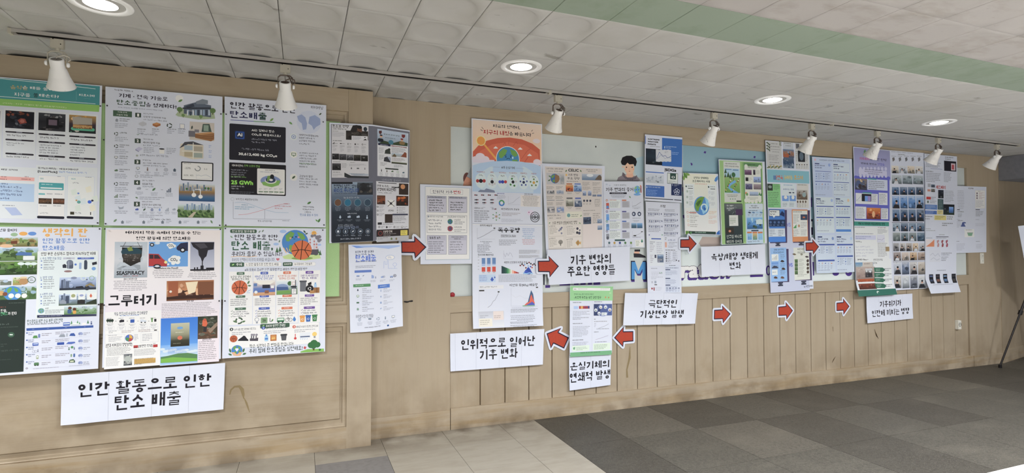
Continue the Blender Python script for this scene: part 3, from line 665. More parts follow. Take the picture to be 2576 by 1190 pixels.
        for name, lab, items in s.parts:
            if not items: continue
            VV = []; FF = []; CC = []
            for V_, F_, c_, bb, L in items:
                k = len(VV); VV += [(p[0], p[1], L+(p[2] if len(p) > 2 else 0)) for p in V_]; FF += [tuple(i+k for i in f) for f in F_]
                CC += [tuple(c_)]*len(V_) if not isinstance(c_, list) else c_
            if tot or s.cut:
                bm = bmesh.new(); cl = bm.verts.layers.float_color.new('Col'); vv = []
                for p, c_ in zip(VV, CC): q = bm.verts.new(p); q[cl] = (*c_, 1); vv.append(q)
                for f in FF:
                    try: bm.faces.new([vv[i] for i in f])
                    except ValueError: pass
                for u in (us[1:-1] if tot else s.cut): bmesh.ops.bisect_plane(bm, geom=bm.verts[:]+bm.edges[:]+bm.faces[:], plane_co=(u, 0, 0), plane_no=(1, 0, 0), dist=1e-7)
                if tot:
                    for v in vs[1:-1]: bmesh.ops.bisect_plane(bm, geom=bm.verts[:]+bm.edges[:]+bm.faces[:], plane_co=(0, v, 0), plane_no=(0, 1, 0), dist=1e-7)
                bm.verts.index_update(); VV = [tuple(q.co) for q in bm.verts]; CC = [tuple(q[cl])[:3] for q in bm.verts]; FF = [tuple(q.index for q in f.verts) for f in bm.faces]; bm.free()
            a = np.array(VV); P3 = s.pos(a[:, :2], .0006 if tot else .0003); P3[:, 1] -= .00011*a[:, 2]; P3 -= c
            me = bpy.data.meshes.new(name); me.from_pydata(P3.tolist(), [], FF); me.materials.append(INK)
            at = me.color_attributes.new('Col', 'FLOAT_COLOR', 'POINT'); at.data.foreach_set('color', np.array([(*q, 1) for q in CC], dtype=np.float32).ravel()); me.update()
            o = bpy.data.objects.new(name, me); COL.objects.link(o); o.parent = s.o
            if lab: o['label'] = lab
        return s.o
# ------------------------------------------------------------------ green notice board on the panelled wall
PL = 3.908
g = empty('notice_board', (-1.0, YL-.004, 1.64)); tag(g, 'pale green felt notice board behind the six large posters', 'notice board')
for x0, x1 in ((-2.6, -1.16), (-1.158, .2405)): box('felt_panel', x0+1.0, -.012, 1.041-1.64, x1+1.0, .013, 2.236-1.64, GREENB, g, .0015)
FA, FB, FC_, FD, FE, FG, FH = (0, 180, 2.976), (0, 560, 2.976), (250, 200, 3.131), (250, 560, 3.216), (550, 220, 3.306), (550, 560, 3.4), (820, 290, 2.087)
GL = 'large posters on the green notice board'
NAVY, GRY, BLK = '2a3358', '6a7082', '16141d'
# --- 1 teal headed poster
s = Sheet('poster', 'teal-headed poster with dark food photos, two phone screens and a lime strip', [(-78, 187), (257, 215.5), (250.5, 566.5), (-87, 558)], PL, tilt=.008)
s.f(*FA); s.part('heading')
s.R(-200, 30, 745, 265, '3c8e94'); s.G([(-200, 190), (745, 252), (742, 303), (-200, 240)], '86bd5a')
s.L([(-150, 35), (50, 58), (350, 88), (715, 130)], 4, 'cfe6e6').L([(-150, 175), (715, 242)], 4, 'cfe6e6')
s.T('음식은', 75, 100, 205, 140, 'b9a060', .03).T('은 배를 불리고', 165, 105, 440, 150, 'e6f0ea', .03).T('지구를', 105, 155, 222, 192, 'e6f0ea', .03).T('불', 247, 160, 282, 195, '2c3a34', .03).T('태운다?', 290, 165, 438, 200, 'e6f0ea', .03)
s.T('피오니아', 590, 165, 710, 192, 'e6f0ea', .04).L([(570, 150), (570, 215)], 1.5, '7ab6ba').R(627, 200, 672, 203, '9fd0d0')
s.T('(식사) : 지구 가열의 탄소 (배출량기여도)', 20, 230, 495, 277, 'd9ecb8', .01)
s.part('photo_cards')
for i, (x0, x1, y) in enumerate(((-200, 8, 268), (28, 262, 275), (275, 497, 292), (505, 728, 308))):
    s.R(x0, y, x1, y+385, 'd3d8ee', .004); xa, xb = x0+12, x1-10
    pal = (['2a1c1c', '15161e', '1d2026'], ['1b1c26', '12131c', '20222c'], ['3a3d44', '22222a', '2f2f36'], ['b08a4a', '3f3340', '1f2a2c'])[i]
    s.pic(xa, y+15, xb, y+160, pal, i+3, 30, [['8c3a2a', '2a2630', '0c0d12'], ['7c4030', '2b303c', '101118'], ['8d8f92', '4a4648', '17171c'], ['d79a3c', 'a9a296', '3f8a66']][i], .14)
    if i == 3: s.G([(540, 338), (690, 352), (690, 400), (545, 395)], 'a39c90'); s.R(530, 415, 710, 450, '4fae8c', .01); s.pic(545, 395, 690, 435, ['a2703f', 'c49a5c', '5c3b2a'], 5, 30, None, .2)
    if i == 1: s.G([(130, 365), (155, 350), (185, 355), (200, 385), (150, 395)], '8c3f34'); s.C(165, 372, 14, 'b0665a')
    if i == 2: s.R(345, 345, 440, 430, '15151c'); s.R(362, 360, 425, 405, '6a5a6a')
    for k, yy in enumerate((170, 228, 332)): s.R(xa, y+yy, xb, y+yy+24, '2a2630', .008); s.X((xa+xb)/2-25, y+yy+7, (xa+xb)/2+25, y+yy+17, 1, 'b9bccb')
    s.X(xa+10, y+200, xb-12, y+216, 1, '4a4656'); s.X(xa+8, y+258, xb-(60 if i != 2 else 10), y+(285 if i < 2 else 325), 2 if i == 1 else 4, '55586c'); s.X(xa+8, y+360, xb-4, y+374, 1, '3a3848')
s.part('comparison_table')
s.R(-200, 700, 262, 1105, 'd3d9ee', .003).R(270, 700, 725, 1110, 'd3d9ee', .003)
s.T('배달 최적화', 10, 727, 133, 745, BLK, .03).R(-200, 775, 257, 822, 'e8a9a4').X(8, 785, 62, 795, 1, '8c3f3f').X(185, 785, 215, 795, 1, '8c3f3f').X(-10, 803, 70, 814, 1, '8c3f3f').X(160, 803, 232, 814, 1, '8c3f3f')
s.R(-200, 825, 255, 978, 'a9c3ec').X(-20, 836, 85, 850, 1, '34446e').X(5, 858, 190, 960, 4, '3f5080').G([(35, 1018), (120, 1018), (170, 1075), (90, 1078)], 'a9b8dd').X(20, 1000, 130, 1010, 1, GRY)
s.T('물가(소매점) · 애플리케이션', 282, 715, 585, 745, BLK, .03).T('[LastPick]', 283, 740, 428, 765, BLK, .03).X(440, 750, 680, 768, 1, '7f9ad0')
s.part('phone_screen'); s.R(285, 775, 486, 1105, 'c9d1e6', .006).R(289, 779, 482, 1100, 'dfe4f0', .005).R(292, 830, 477, 890, '3f9ea4', .004).R(303, 866, 467, 882, 'dbe8ec', .004).X(310, 842, 400, 853, 1, 'bfe0e0').R(289, 911, 338, 924, '5fb0b6', .003).X(350, 913, 400, 923, 1, GRY).X(410, 915, 470, 925, 1, GRY)
s.pic(290, 948, 387, 993, ['3a2c24', '6a4a30', '2a2420'], 8, 14).pic(398, 950, 483, 995, ['3a2c24', '7a4a30', '2a2420'], 9, 14).X(300, 1003, 370, 1012, 1, GRY).X(400, 1003, 470, 1012, 1, GRY).X(300, 1055, 380, 1068, 1, GRY).R(279, 1080, 483, 1105, '1f2030', .006).X(300, 797, 345, 812, 1, '3f9ea4').X(430, 785, 470, 792, 1, GRY)
s.part('phone_screen'); s.R(505, 778, 706, 1105, 'c9d1e6', .006).R(509, 782, 702, 1100, 'dadfeb', .005)
for k, (a, b) in enumerate(((530, 890), (640, 870), (600, 960), (560, 1010), (670, 1010), (560, 940), (690, 940))): s.G([(a, b), (a+40, b-14), (a+50, b+30), (a+10, b+38)], ['d3ddd6', 'dfdccb', 'ccd9e6'][k % 3])
s.C(588, 913, 7, '6a8ad0').C(592, 978, 12, '5aa09a').C(673, 977, 13, '3f6ad8').C(694, 967, 8, '2a2c48').C(574, 965, 6, 'c08a4a').X(535, 800, 580, 812, 1, '3f9ea4').X(640, 790, 690, 797, 1, GRY).X(545, 830, 610, 842, 1, GRY).R(527, 1050, 557, 1072, '3f3a2a').X(566, 1055, 640, 1068, 1, GRY).R(678, 1053, 684, 1075, '222').R(501, 1082, 702, 1106, '1f2030', .006)
s.build()
# --- 2 architecture poster
s = Sheet('poster', 'white poster with numbered green squares one to five and a glass building drawing', [(265.3, 217.6), (559.8, 243.1), (557.6, 570.5), (263.4, 567.3)], PL-.001, tilt=.008)
s.f(*FC_); s.part('heading'); s.X(118, 82, 285, 98, 1, '4a4a58')
s.T('기계 · 건축 기술로', 155, 108, 538, 172, '2a2436', .034).T('탄소중립', 137, 158, 362, 215, '33503c', .03).T('을 설계하다!', 366, 182, 607, 234, '2a2436', .034).T('지속 가능한 미래를 만드는 5가지 핵심 기술', 147, 215, 497, 250, '6a6f8a', .015)
s.part('side_column'); s.R(109, 243, 257, 300, '45604c').T('기계·건축', 145, 252, 219, 268, 'd9e4dc', .02).T('기술의 역할', 136, 272, 225, 290, 'd9e4dc', .02)
for k, y in enumerate((322, 430, 528, 617, 720, 825, 920)):
    s.icon(134 if k else 138, y, 14, ['8b92a0', '3f4a44', '3f4a44', '6f7a88', '5f7a60', '3f4a44', '6f8472'][k], [1, 5, 5, 8, 3, 5, 6][k]); s.X(160, y-12, 245, y+(12 if k != 1 else 2), 2 if k != 1 else 1, '4a4d5c'); s.X(123, y+26, 240, y+62, 3, '858b9f')
s.G([(148, 1000), (172, 1010), (196, 1000), (190, 1020), (160, 1025)], '9aa3b4').X(106, 1035, 240, 1058, 2, '70768a', 'c')
hd = [('친환경 건축자재 기술', 348, 288, 525, 313), ('에너지 절약 기술', 345, 490, 478, 513), ('AI 기반 에너지 관리', 343, 655, 535, 673), ('CCUS 기술', 340, 815, 420, 835), ('친환경 도시 설계 기술', 338, 980, 487, 998)]
for k, ((t, a, b, c, d), (x, y)) in enumerate(zip(hd, ((306, 282), (303, 486), (301, 652), (299, 814), (298, 983)))):
    s.part('numbered_section'); s.R(x-23, y-19, x+23, y+19, '3a4a40', .002).T(str(k+1), x-8, y-12, x+8, y+12, 'eef2f0', .05).T(t, a, b, c, d, '2f3040', .02).X(a, b-20, a+100, b-8, 1, '5a5e70').X(a, d+6, c+40, d+20, 1, '7c8296')
s.part('material_pictures'); s.G([(310, 345), (345, 332), (372, 345), (372, 360), (340, 372), (312, 358)], 'b9bcc6').G([(420, 350), (452, 340), (482, 350), (482, 365), (450, 378), (420, 365)], 'a8693c').G([(420, 350), (452, 340), (482, 350), (450, 360)], 'c48a54').icon(553, 365, 20, '3f4a44', 5).box(633, 350, 672, 390, '8a8fae', 3)
for x in (300, 415, 535, 620): s.X(x, 390, x+75, 400, 1, '4a4d5c'); s.X(x, 405, x+65, 430, 2, '8a90a4')
s.L([(296, 432), (304, 440), (318, 428)], 3, '4a7a50').X(325, 432, 520, 446, 1, '7c8296')
s.G([(285, 550), (313, 533), (343, 548), (313, 568)], 'b8b8d4').G([(285, 550), (313, 568), (313, 575), (285, 560)], '8f90b4').R(474, 548, 512, 588, 'e3e3e3', .004).C(493, 550, 19, '33343c', ry=6).X(350, 537, 445, 582, 4, '7c8296').X(530, 543, 610, 590, 4, '7c8296').X(320, 598, 620, 615, 1, '7c8296').C(298, 602, 8, 'a0a8a0')
for k, (x, y) in enumerate(((305, 703), (381, 708), (454, 712), (526, 714), (594, 716))): s.icon(x, y, 14, ['7a8496', '7a5f5a', 'a6a6b4', '8a8f9c', '4a5a6c'][k], [8, 9, 7, 0, 1][k]); s.X(x-26, y+22, x+26, y+42, 2, '858b9f', 'c')
s.ring(295, 764, 12, 8, '9aa0a8').X(322, 756, 535, 778, 2, '7c8296')
for k, (x, y) in enumerate(((313, 862), (431, 868), (549, 874))): s.icon(x, y, 18, ['9a9fb0', '4f7a54', '6a7488'][k], [3, 2, 6][k]); s.X(x-30, y+24, x+36, y+50, 3, '858b9f', 'c')
s.L([(365, 868), (385, 868)], 2, '555').L([(486, 871), (503, 871)], 2, '555').leaf(296, 933, 12, 20, '5a7a58').X(318, 928, 560, 950, 2, '7c8296')
for k, x in enumerate((298, 357, 417, 477, 535, 590)): s.icon(x, 1026, 14, ['4f62b0', '3f5a44', '8a92b4', '7f9ad0', '9aa3b4', '9aa3b4'][k], [3, 2, 1, 7, 6, 3][k]); s.X(x-22, 1045, x+24, 1062, 2, '858b9f', 'c')
s.X(318, 1068, 535, 1090, 2, '7c8296').X(405, 1098, 608, 1112, 1, '3f4150')
for x in (185, 352, 500, 637, 780): s.icon(x, 1124, 14, '6f7a88', 1); s.X(x+28, 1115, x+80, 1133, 2, '858b9f')
s.leaf(128, 1112, 18, -40, '6a8a68').leaf(885, 1122, 16, -120, '6a8a68')
s.part('building_drawing'); s.C(630, 150, 28, 'dfe3ee').leaf(638, 168, 20, -25, '5f8a4a').G([(600, 280), (640, 230), (900, 235), (912, 310), (780, 318), (620, 292)], '9fb08f')
s.G([(665, 205), (760, 180), (880, 205), (880, 300), (665, 270)], '5a6576').G([(672, 215), (740, 190), (750, 215), (700, 225)], '3a4150').G([(760, 175), (812, 155), (855, 165), (855, 195), (765, 195)], '79838f').G([(655, 222), (880, 222), (880, 232), (655, 232)], '2f343f')
for k in range(9): s.R(690+k*21, 240, 704+k*21, 285, ['8fa6c0', '3f4a5c', 'aebccc'][k % 3])
s.R(690, 245, 745, 252, 'd8d8dc').R(690, 250, 697, 285, 'd8d8dc').R(738, 250, 745, 285, 'd8d8dc').tree(633, 240, 30, '5c7a48').tree(893, 250, 32, '5c7a48').tree(800, 295, 20, '6a8a50').tree(660, 285, 18, '6a8a50').L([(886, 150), (886, 225)], 2, 'c6ccd8').L([(870, 160), (886, 150), (905, 140)], 2, 'c6ccd8')
s.part('materials_drawing'); s.R(712, 332, 905, 488, 'c4bcb4').G([(815, 352), (868, 352), (885, 415), (805, 415)], '4a5c54').R(822, 360, 860, 410, '8aa090').R(703, 405, 755, 455, '6f6c74').R(750, 395, 785, 420, '7c7880').G([(755, 428), (880, 415), (905, 425), (905, 475), (880, 490), (755, 462)], '9a6a40').L([(755, 440), (880, 455), (905, 445)], 3, '6a4428').L([(755, 452), (880, 470), (905, 460)], 3, '6a4428').G([(755, 428), (880, 415), (905, 425), (800, 440)], 'bd8c5a').leaf(730, 380, 16, -80, '44504a')
s.part('house_drawing'); s.G([(640, 510), (735, 492), (820, 522), (820, 625), (735, 632), (632, 600)], 'cfc6b4').G([(630, 545), (672, 495), (738, 490), (822, 520), (700, 512)], '4a4a52').R(670, 520, 735, 560, '9fb0bc').R(745, 528, 812, 572, 'a8a090').R(670, 570, 735, 612, 'b0a488').R(745, 580, 812, 620, '9aa8a0').L([(740, 500), (740, 630)], 5, 'e2dfd6').L([(650, 566), (818, 576)], 5, 'e2dfd6').X(862, 520, 890, 540, 2, '7f9ad0').X(862, 560, 890, 580, 2, '7f9ad0').X(862, 600, 890, 620, 2, '7f9ad0')
s.part('tablet_picture'); s.R(645, 648, 898, 805, '16161e', .006).R(654, 656, 889, 797, 'dde2ee', .003).X(664, 662, 735, 670, 1, '555').T('-23%', 672, 692, 720, 708, '555', .0).ring(775, 704, 22, 16, '7c8288', -90, 180).T('5.2', 826, 702, 850, 714, '555', 0).T('34.5%', 666, 750, 702, 763, '555', 0).T('45%', 715, 752, 742, 764, '555', 0).chart(765, 745, 880, 785, '9aa4b8', 4, False)
s.part('carbon_storage_picture'); s.grad(628, 820, 910, 965, ['c8d4de', 'b09a70', '8a6a3f', '3a6a94', '274a78'], 10)
for k in range(14): s.R(640+k*18, 872-[30, 52, 40, 60, 25, 36, 20, 44, 30, 16, 40, 22, 14, 20][k], 652+k*18, 880, ['7a8ca4', '5f748f', '93a2b4'][k % 3])
s.L([(745, 870), (745, 915)], 6, 'e3e6ea').L([(755, 868), (797, 868), (797, 915)], 6, 'e3e6ea').C(746, 912, 17, 'dfe6ee').C(798, 925, 16, 'dfe6ee').tree(835, 860, 12).tree(860, 862, 14).tree(690, 865, 12)
s.part('park_picture'); s.grad(620, 985, 905, 1092, ['c8d6e6', '8aa07a', '55763f', '3f5a30'], 8)
for k in range(12): s.R(668+k*19, 1020-[22, 38, 28, 44, 36, 20, 30, 42, 38, 26, 40, 28][k], 682+k*19, 1030, ['8fa4c0', '6f88a8', 'a4b4c8'][k % 3])
for k in range(26): s.C(628+k*10.6, 1035+(k*37 % 45), 13, ['3f5c34', '587a42', '2f4a2c', '6f8f50'][k % 4], 8)
s.G([(700, 1085), (745, 1045), (765, 1045), (735, 1088)], 'b8ad98')
s.build()
# --- 3 AI poster
s = Sheet('poster', 'white poster with a dark AI card and a green 25 GWh card', [(565, 242.7), (820.7, 264.8), (819.2, 572.4), (563.6, 567.8)], PL-.0005, tilt=.008)
s.f(*FE); s.part('heading').T('인간 활동으로 인한', 95, 118, 640, 217, '231f2f', .036).T('탄소배출', 95, 193, 397, 274, '2b2c55', .034).T('출', 330, 205, 397, 272, '33553f', .034).T('아이러닝', 766, 150, 868, 186, '5c5f6b', .02).G([(98, 269), (462, 290), (462, 296), (98, 274)], '5560a8').G([(290, 280), (462, 290), (462, 296), (290, 286)], '5f9a66')
s.leaf(440, 270, 20, -40, '6f9a4a').leaf(598, 298, 18, 40, '6a9a5a').leaf(845, 222, 14, -40, '4a5a44')
s.part('world_map_print').C(750, 290, 100, 'c4cce0').G([(650, 240), (690, 225), (720, 250), (735, 300), (728, 350), (700, 355), (690, 300), (665, 280)], '93a4cc').G([(755, 245), (800, 230), (845, 262), (845, 310), (810, 330), (790, 355), (775, 320), (745, 300)], '93a4cc')
s.part('dark_ai_card').R(90, 300, 556, 628, '25252f', .007).R(135, 362, 217, 435, '20386e', .006).R(141, 369, 211, 429, '2f5cb0', .006).R(147, 375, 205, 423, '1d2c50', .005).T('AI', 155, 380, 197, 410, 'e2ecff', .045)
s.T('AI는 얼마나 많은', 273, 345, 464, 379, 'e6e6ec', .03).T('CO₂를 배출하나요?', 274, 380, 515, 418, 'e6e6ec', .03).X(272, 430, 495, 470, 2, '9a9cab').X(192, 512, 455, 532, 1, '8d8f9e').T('30,612,400 kg CO₂e', 166, 543, 485, 588, 'eef0f6', .035)
s.part('data_centre_card').R(88, 625, 558, 905, '201f26', .005).T('데이터센터:', 112, 640, 205, 664, 'e4e4ea', .02).T('전력 소모의 현실', 212, 644, 342, 668, '8aca5a', .02).X(102, 685, 262, 755, 4, '9a9cab').X(102, 742, 262, 755, 1, '8aca5a').T('25 GWh', 104, 773, 286, 815, '8fd94f', .045).X(104, 820, 256, 852, 2, 'c4c6d0').X(104, 868, 300, 888, 2, '6c6e7b')
s.R(320, 675, 549, 895, 'e4e8f0', .006).X(385, 688, 480, 697, 1, '55586c').X(345, 703, 520, 715, 1, 'a0a6b8').C(432, 780, 80, '7f93c4', ry=45).G([(355, 790), (432, 780), (512, 775), (500, 815), (440, 832), (370, 815)], '7fb45a').C(432, 778, 46, 'dbe0e8', ry=26).C(432, 772, 40, '3a4a6a', ry=24).G([(405, 740), (425, 735), (430, 770), (400, 790)], '6f9a4a').C(444, 745, 16, '23262e', ry=20).C(436, 772, 14, 'e6efe6', ry=10)
for k in range(5): s.X(335+k*42, 842, 365+k*42, 855, 2, '7c8296'); s.R(332+k*43, 865-k*-1, 368+k*43, 873+k, '44704a'); s.X(335+k*42, 880, 365+k*42, 886, 1, '9a9fb0')
s.part('side_notes')
for k, (y, c, kk) in enumerate(((412, '7f93c8', 0), (560, '4f7a54', 8), (750, '3f5a40', 2))):
    s.C(623, y, 30, ['d3daf0', 'dce6dc', 'dce6dc'][k]).icon(623, y, 19, c, kk)
s.T('대형언어모델(LLM)', 670, 388, 828, 416, '33384e', .02).X(668, 418, 822, 482, 3, '555a70').T('AI 모델의 실시간으로', 670, 540, 828, 560, '33384e', .02).X(670, 566, 845, 672, 5, '555a70').X(670, 632, 820, 645, 1, '5f9a50').T('고성능의 함정', 670, 730, 780, 752, '33384e', .02).X(670, 758, 845, 840, 4, '555a70')
s.leaf(752, 962, 20, -30, '4a7a44').X(685, 990, 812, 1045, 3, '3f4456', 'c').T('탄소를 줄일 수 있다', 677, 1050, 826, 1073, '2f6aa8', .015).leaf(835, 1108, 20, -60, '4a7a44').leaf(815, 1108, 14, 40, '5f9a4a')
s.part('line_chart').ring(116, 930, 14, 11, 'b0b8c4').T('누적 탄소 배출량(이산화)', 143, 922, 325, 946, '33384e', .015).L([(122, 950), (122, 1092), (595, 1100)], 2, '6c7284').L([(135, 960), (190, 955), (250, 968), (320, 995), (400, 1022), (470, 1040), (580, 1044)], 3, '9ab6d0').L([(165, 1060), (240, 1055), (320, 1035), (400, 1010), (470, 985), (530, 972), (575, 968)], 3, 'd08a96').L([(383, 1018), (383, 1095)], 2, '7a8094').X(190, 975, 255, 985, 1, '4f8aa8').X(135, 992, 320, 1018, 2, '6aa0bc').X(540, 966, 598, 976, 1, 'b04a5c').X(465, 985, 632, 1015, 2, 'c05a6c').T('탄소 손익분기점', 326, 1104, 440, 1120, '33384e', .02).X(528, 1106, 595, 1116, 1, '7a8094')
s.build()
# --- 4 ideas board poster
s = Sheet('poster', 'poster titled in orange over blue lettering with farm, factory and traffic drawings', [(-88, 570), (255.5, 572), (248.6, 926.3), (-97, 951)], PL-.0015, tilt=.012)
s.f(*FB); s.part('heading').T('생각의 판', 318, 42, 653, 106, 'e8a648', .035).T('인간 활동으로 인한', 320, 118, 672, 155, '4f7fc8', .018).T('탄소배출', 321, 172, 485, 206, '4f7fc8', .022)
s.part('farm_pictures').T('온난화 줄이기', -30, 45, 125, 68, BLK, .035)
s.pic(-200, 110, 283, 180, ['b8c8d0', '8a9a5c', '6a5a34'], 21, 60, ['6f8a4a', '9a8450', '4a5c34'], .3).C(107, 90, 22, '8fb08a', ry=14).C(175, 83, 26, 'e0a24a', ry=15).C(242, 83, 26, '5a8ad0', ry=15).G([(80, 140), (130, 135), (132, 160), (85, 160)], '6a3a24').C(50, 175, 40, 'd8b08a', ry=14)
s.pic(-200, 190, 286, 285, ['b4cce0', '7fa06a', '44602f'], 22, 60, ['9ab8cc', '5c7a44', '38502c'], .3).G([(120, 235), (145, 220), (240, 225), (240, 248), (120, 245)], '4a6fa8').R(175, 250, 262, 280, 'd8dfe4', .003).L([(45, 205), (92, 205)], 4, '222').L([(60, 215), (80, 215)], 4, '222')
s.pic(-200, 295, 285, 388, ['6f8a4a', '3f5c2c', '2a4020'], 23, 80, ['5c8a3a', '3a5c28', '243a1c'], .25)
for x in (160, 211, 255): s.C(x, 308, 22, 'cfe0e0', ry=12).L([(x, 318), (x, 340)], 2, 'c8d8d8')
s.part('harvest_pictures').R(5, 440, 88, 468, '6a7468').R(-2, 430, 60, 436, '8a948c').pic(100, 410, 165, 468, ['d8d8c0', '8aa050', 'a88a50'], 24, 14).C(180, 440, 30, 'b08658', ry=26).C(180, 412, 24, 'd8c09a', ry=8).ring(240, 428, 26, 21, '55705a').X(222, 420, 258, 438, 2, '55705a', 'c').C(45, 440, 16, 'a8bcd0', ry=10)
s.pic(-200, 485, 282, 572, ['b8cad8', '6a8a5c', '3f6034'], 25, 60, ['8aaac0', '5a7a4a', '44643a'], .3).globe(98, 530, 55).C(12, 530, 18, 'c89a5c').C(42, 535, 15, '7a4a34')
for x in (88, 138, 186): s.C(x, 548, 18, 'dfe6e6')
s.part('dark_green_panel').G([(-260, 585), (198, 575), (183, 1112), (-280, 1145)], '24302c').T('의 한계가', -50, 650, -5, 672, 'd0d8d4', .03).T('환경 진출,', -40, 650, 58, 672, 'e6ece8', .03).T('친환경 캔버스', -50, 672, 62, 694, '4faa74', .03).T('가 된다', 66, 668, 130, 690, 'e6ece8', .03).X(-20, 628, 80, 640, 1, '8a4a40').X(70, 598, 195, 606, 1, '5c6a64').X(-20, 755, 110, 768, 1, '62706a').X(-20, 778, 180, 786, 1, '4f5c56').C(90, 838, 20, '3a5c48').C(84, 838, 5, 'cfe0d4').C(96, 838, 5, 'cfe0d4').X(-20, 905, 70, 930, 2, '44504a').X(-20, 950, 160, 965, 1, '44504a').X(-20, 1020, 130, 1028, 1, '44504a')
s.part('industry_section').R(283, 215, 728, 700, 'd6dcf0', .004).T('산업 부문 온실가스 감축과 지속가능한 미래', 308, 222, 716, 243, BLK, .03)
for k, (t, y, e) in enumerate((('1. 수소 혁명 기술 도입', 260, 395), ('2. 철강 산업', 403, 520), ('3. 시멘트 산업', 528, 620))):
    s.R(297, y-5, 728, e, 'd0dbf2', .003).T(t, 305, y, 460 if k == 0 else 395, y+16, '35508f', .015)
    for j, yy in enumerate((28, 58, 78)):
        s.C(313, y+yy, 5, '5f7ab8', 8).X(328, y+yy-7, 430, y+yy+(14 if j != 1 else 6), 2 if j != 1 else 1, '444a60')
s.R(475, 262, 562, 274, 'b4b8c8', .002).R(582, 262, 706, 274, '3f5fb4', .002).X(500, 264, 540, 271, 1, '444').X(610, 264, 680, 271, 1, 'dde')
s.G([(470, 318), (485, 310), (500, 318), (500, 340), (472, 340)], '2c2f3c').R(505, 300, 550, 345, '50586c', .006).C(525, 300, 22, '6a7488').R(512, 290, 520, 345, '8a93a4').G([(560, 308), (568, 308), (568, 302), (578, 314), (568, 326), (568, 320), (560, 320)], '3f6fc8').R(595, 300, 612, 348, '8fa8d0', .004).R(632, 288, 655, 352, '3a4458', .008).C(643, 290, 10, '3a4458').G([(690, 300), (725, 292), (728, 312), (694, 320)], '2a2c38').C(704, 345, 14, '6a9ad4').C(512, 365, 26, '8a6a6a', ry=8)
s.pic(450, 412, 722, 500, ['b4c4e0', '8a9cc0', '4a566c'], 26, 20).R(462, 430, 475, 495, '4a5670').R(480, 422, 490, 495, '6a7890').R(495, 440, 520, 495, '59667e').C(556, 415, 20, '7f8aa8', ry=10).ring(627, 416, 18, 14, 'd0dcd0').ring(690, 416, 18, 14, '7aa08a').G([(570, 480), (620, 475), (640, 495), (570, 497)], '20222c').C(655, 490, 18, '33363f').G([(640, 470), (680, 452), (712, 470), (708, 480), (672, 468), (650, 480)], '8a7a50').R(450, 492, 722, 500, '2f3644')
s.pic(445, 540, 728, 612, ['b4c4e0', '7f92a8', '4a5c44'], 27, 20).R(462, 545, 476, 605, '4f5c74').R(480, 530, 490, 605, '6a7890').R(494, 550, 520, 605, '3f4a60').G([(450, 590), (475, 575), (500, 590), (500, 608), (450, 608)], '8a93a4').R(530, 525, 577, 575, 'd8e0ec', .003).R(590, 525, 640, 575, 'd8e0ec', .003).R(655, 525, 728, 575, 'd8e0ec', .003).C(552, 548, 14, '9aa070').C(614, 545, 14, '8f9ac4', ry=9).G([(684, 530), (694, 550), (684, 562), (674, 550)], 'c85a3c').R(583, 580, 640, 608, '2a2a2c').G([(650, 600), (725, 570), (725, 608), (650, 608)], '2f3a2a')
s.part('couple_picture').R(283, 628, 727, 690, 'd3dcf0', .003).globe(313, 660, 20, '6a9ab0', '6a9a5c').T('수원', 343, 637, 368, 648, '444', .02).X(343, 652, 490, 678, 3, '444a60').pic(485, 628, 727, 682, ['c0d0e4', '8aa88a', '4f7a3f'], 28, 30).C(528, 640, 12, '5a3a2c').R(510, 650, 540, 680, '3f5c8a', .006).C(562, 648, 12, '5a3426').R(550, 658, 575, 682, 'd09a44', .006).G([(283, 692), (727, 684), (725, 698), (283, 712)], '2c3050').X(300, 694, 520, 703, 1, 'a9b0d0')
s.f(0, 720, 4.96); s.part('traffic_table').T('탄소중립을 위한 운송 부문 실천 전략', 347, 418, 788, 448, '3f5a50', .025).X(347, 462, 765, 480, 1, '5b6070')
s.R(795, 452, 880, 490, '3f62b4', .003).R(800, 462, 876, 472, 'c6d4ee').fir(900, 455, 28, '4a8a5a').G([(890, 475), (930, 455), (985, 458), (1015, 485), (890, 488)], 'd8dfe6').L([(895, 482), (1010, 484)], 4, '4f6a8a').fir(975, 445, 22, '5a9a6a').fir(1000, 458, 18, '5a9a6a').G([(1025, 470), (1045, 455), (1078, 458), (1090, 480), (1025, 482)], 'e6e9ee').fir(1104, 445, 26, '3f7a54').icon(1146, 455, 22, '4a5a8a', 9)
s.G([(338, 524), (1170, 486), (1172, 514), (340, 556)], '34559f')
for x in (425, 610, 832, 1070): s.X(x-15, 536-(x-340)*.045, x+18, 542-(x-340)*.045, 1, 'b9c8e8')
for k in range(5):
    y = 582+k*90; dy = lambda x: -(x-340)*.035
    s.C(346, y, 9, '4a66a8').X(362, y-8, 450, y+26, 2, '55648f'); s.X(530, y+8+dy(530), 668, y+42+dy(530), 2, '7b7284'); s.X(700, y-6+dy(700), 900, y+26+dy(700), 2, '7b7284')
    s.C(1012, y+5, 24, '8f9cc4', ry=17).C(1000, y+12, 14, '7c8ab8').C(1026, y+12, 14, '8f9cc4').L([(998, y+34), (998, y+42)], 3, '7c8ab8').L([(1012, y+34), (1012, y+42)], 3, '7c8ab8').L([(1026, y+34), (1026, y+42)], 3, '7c8ab8').X(1050, y-6, 1140, y+26, 2, '6b7088')
    s.L([(340, y+75), (1160, y+75-30)], 1.5, 'b8c0d8')
s.G([(418, 640), (430, 615), (470, 612), (482, 645), (420, 648)], '4f8a4a').R(486, 595, 510, 640, '6a7cb0', .003).R(415, 706, 490, 738, '3f5cae', .003).R(425, 712, 484, 722, 'b4c4ec').ring(430, 812, 16, 13, '9a9fb0').ring(455, 810, 16, 13, '9a9fb0').icon(484, 800, 18, '8a8fa4', 9).R(463, 862, 492, 904, '9aa88a', .003).R(468, 870, 487, 885, 'd8e0dc').R(436, 950, 496, 984, '4f7a54', .004).C(450, 984, 7, '222').C(484, 982, 7, '222')
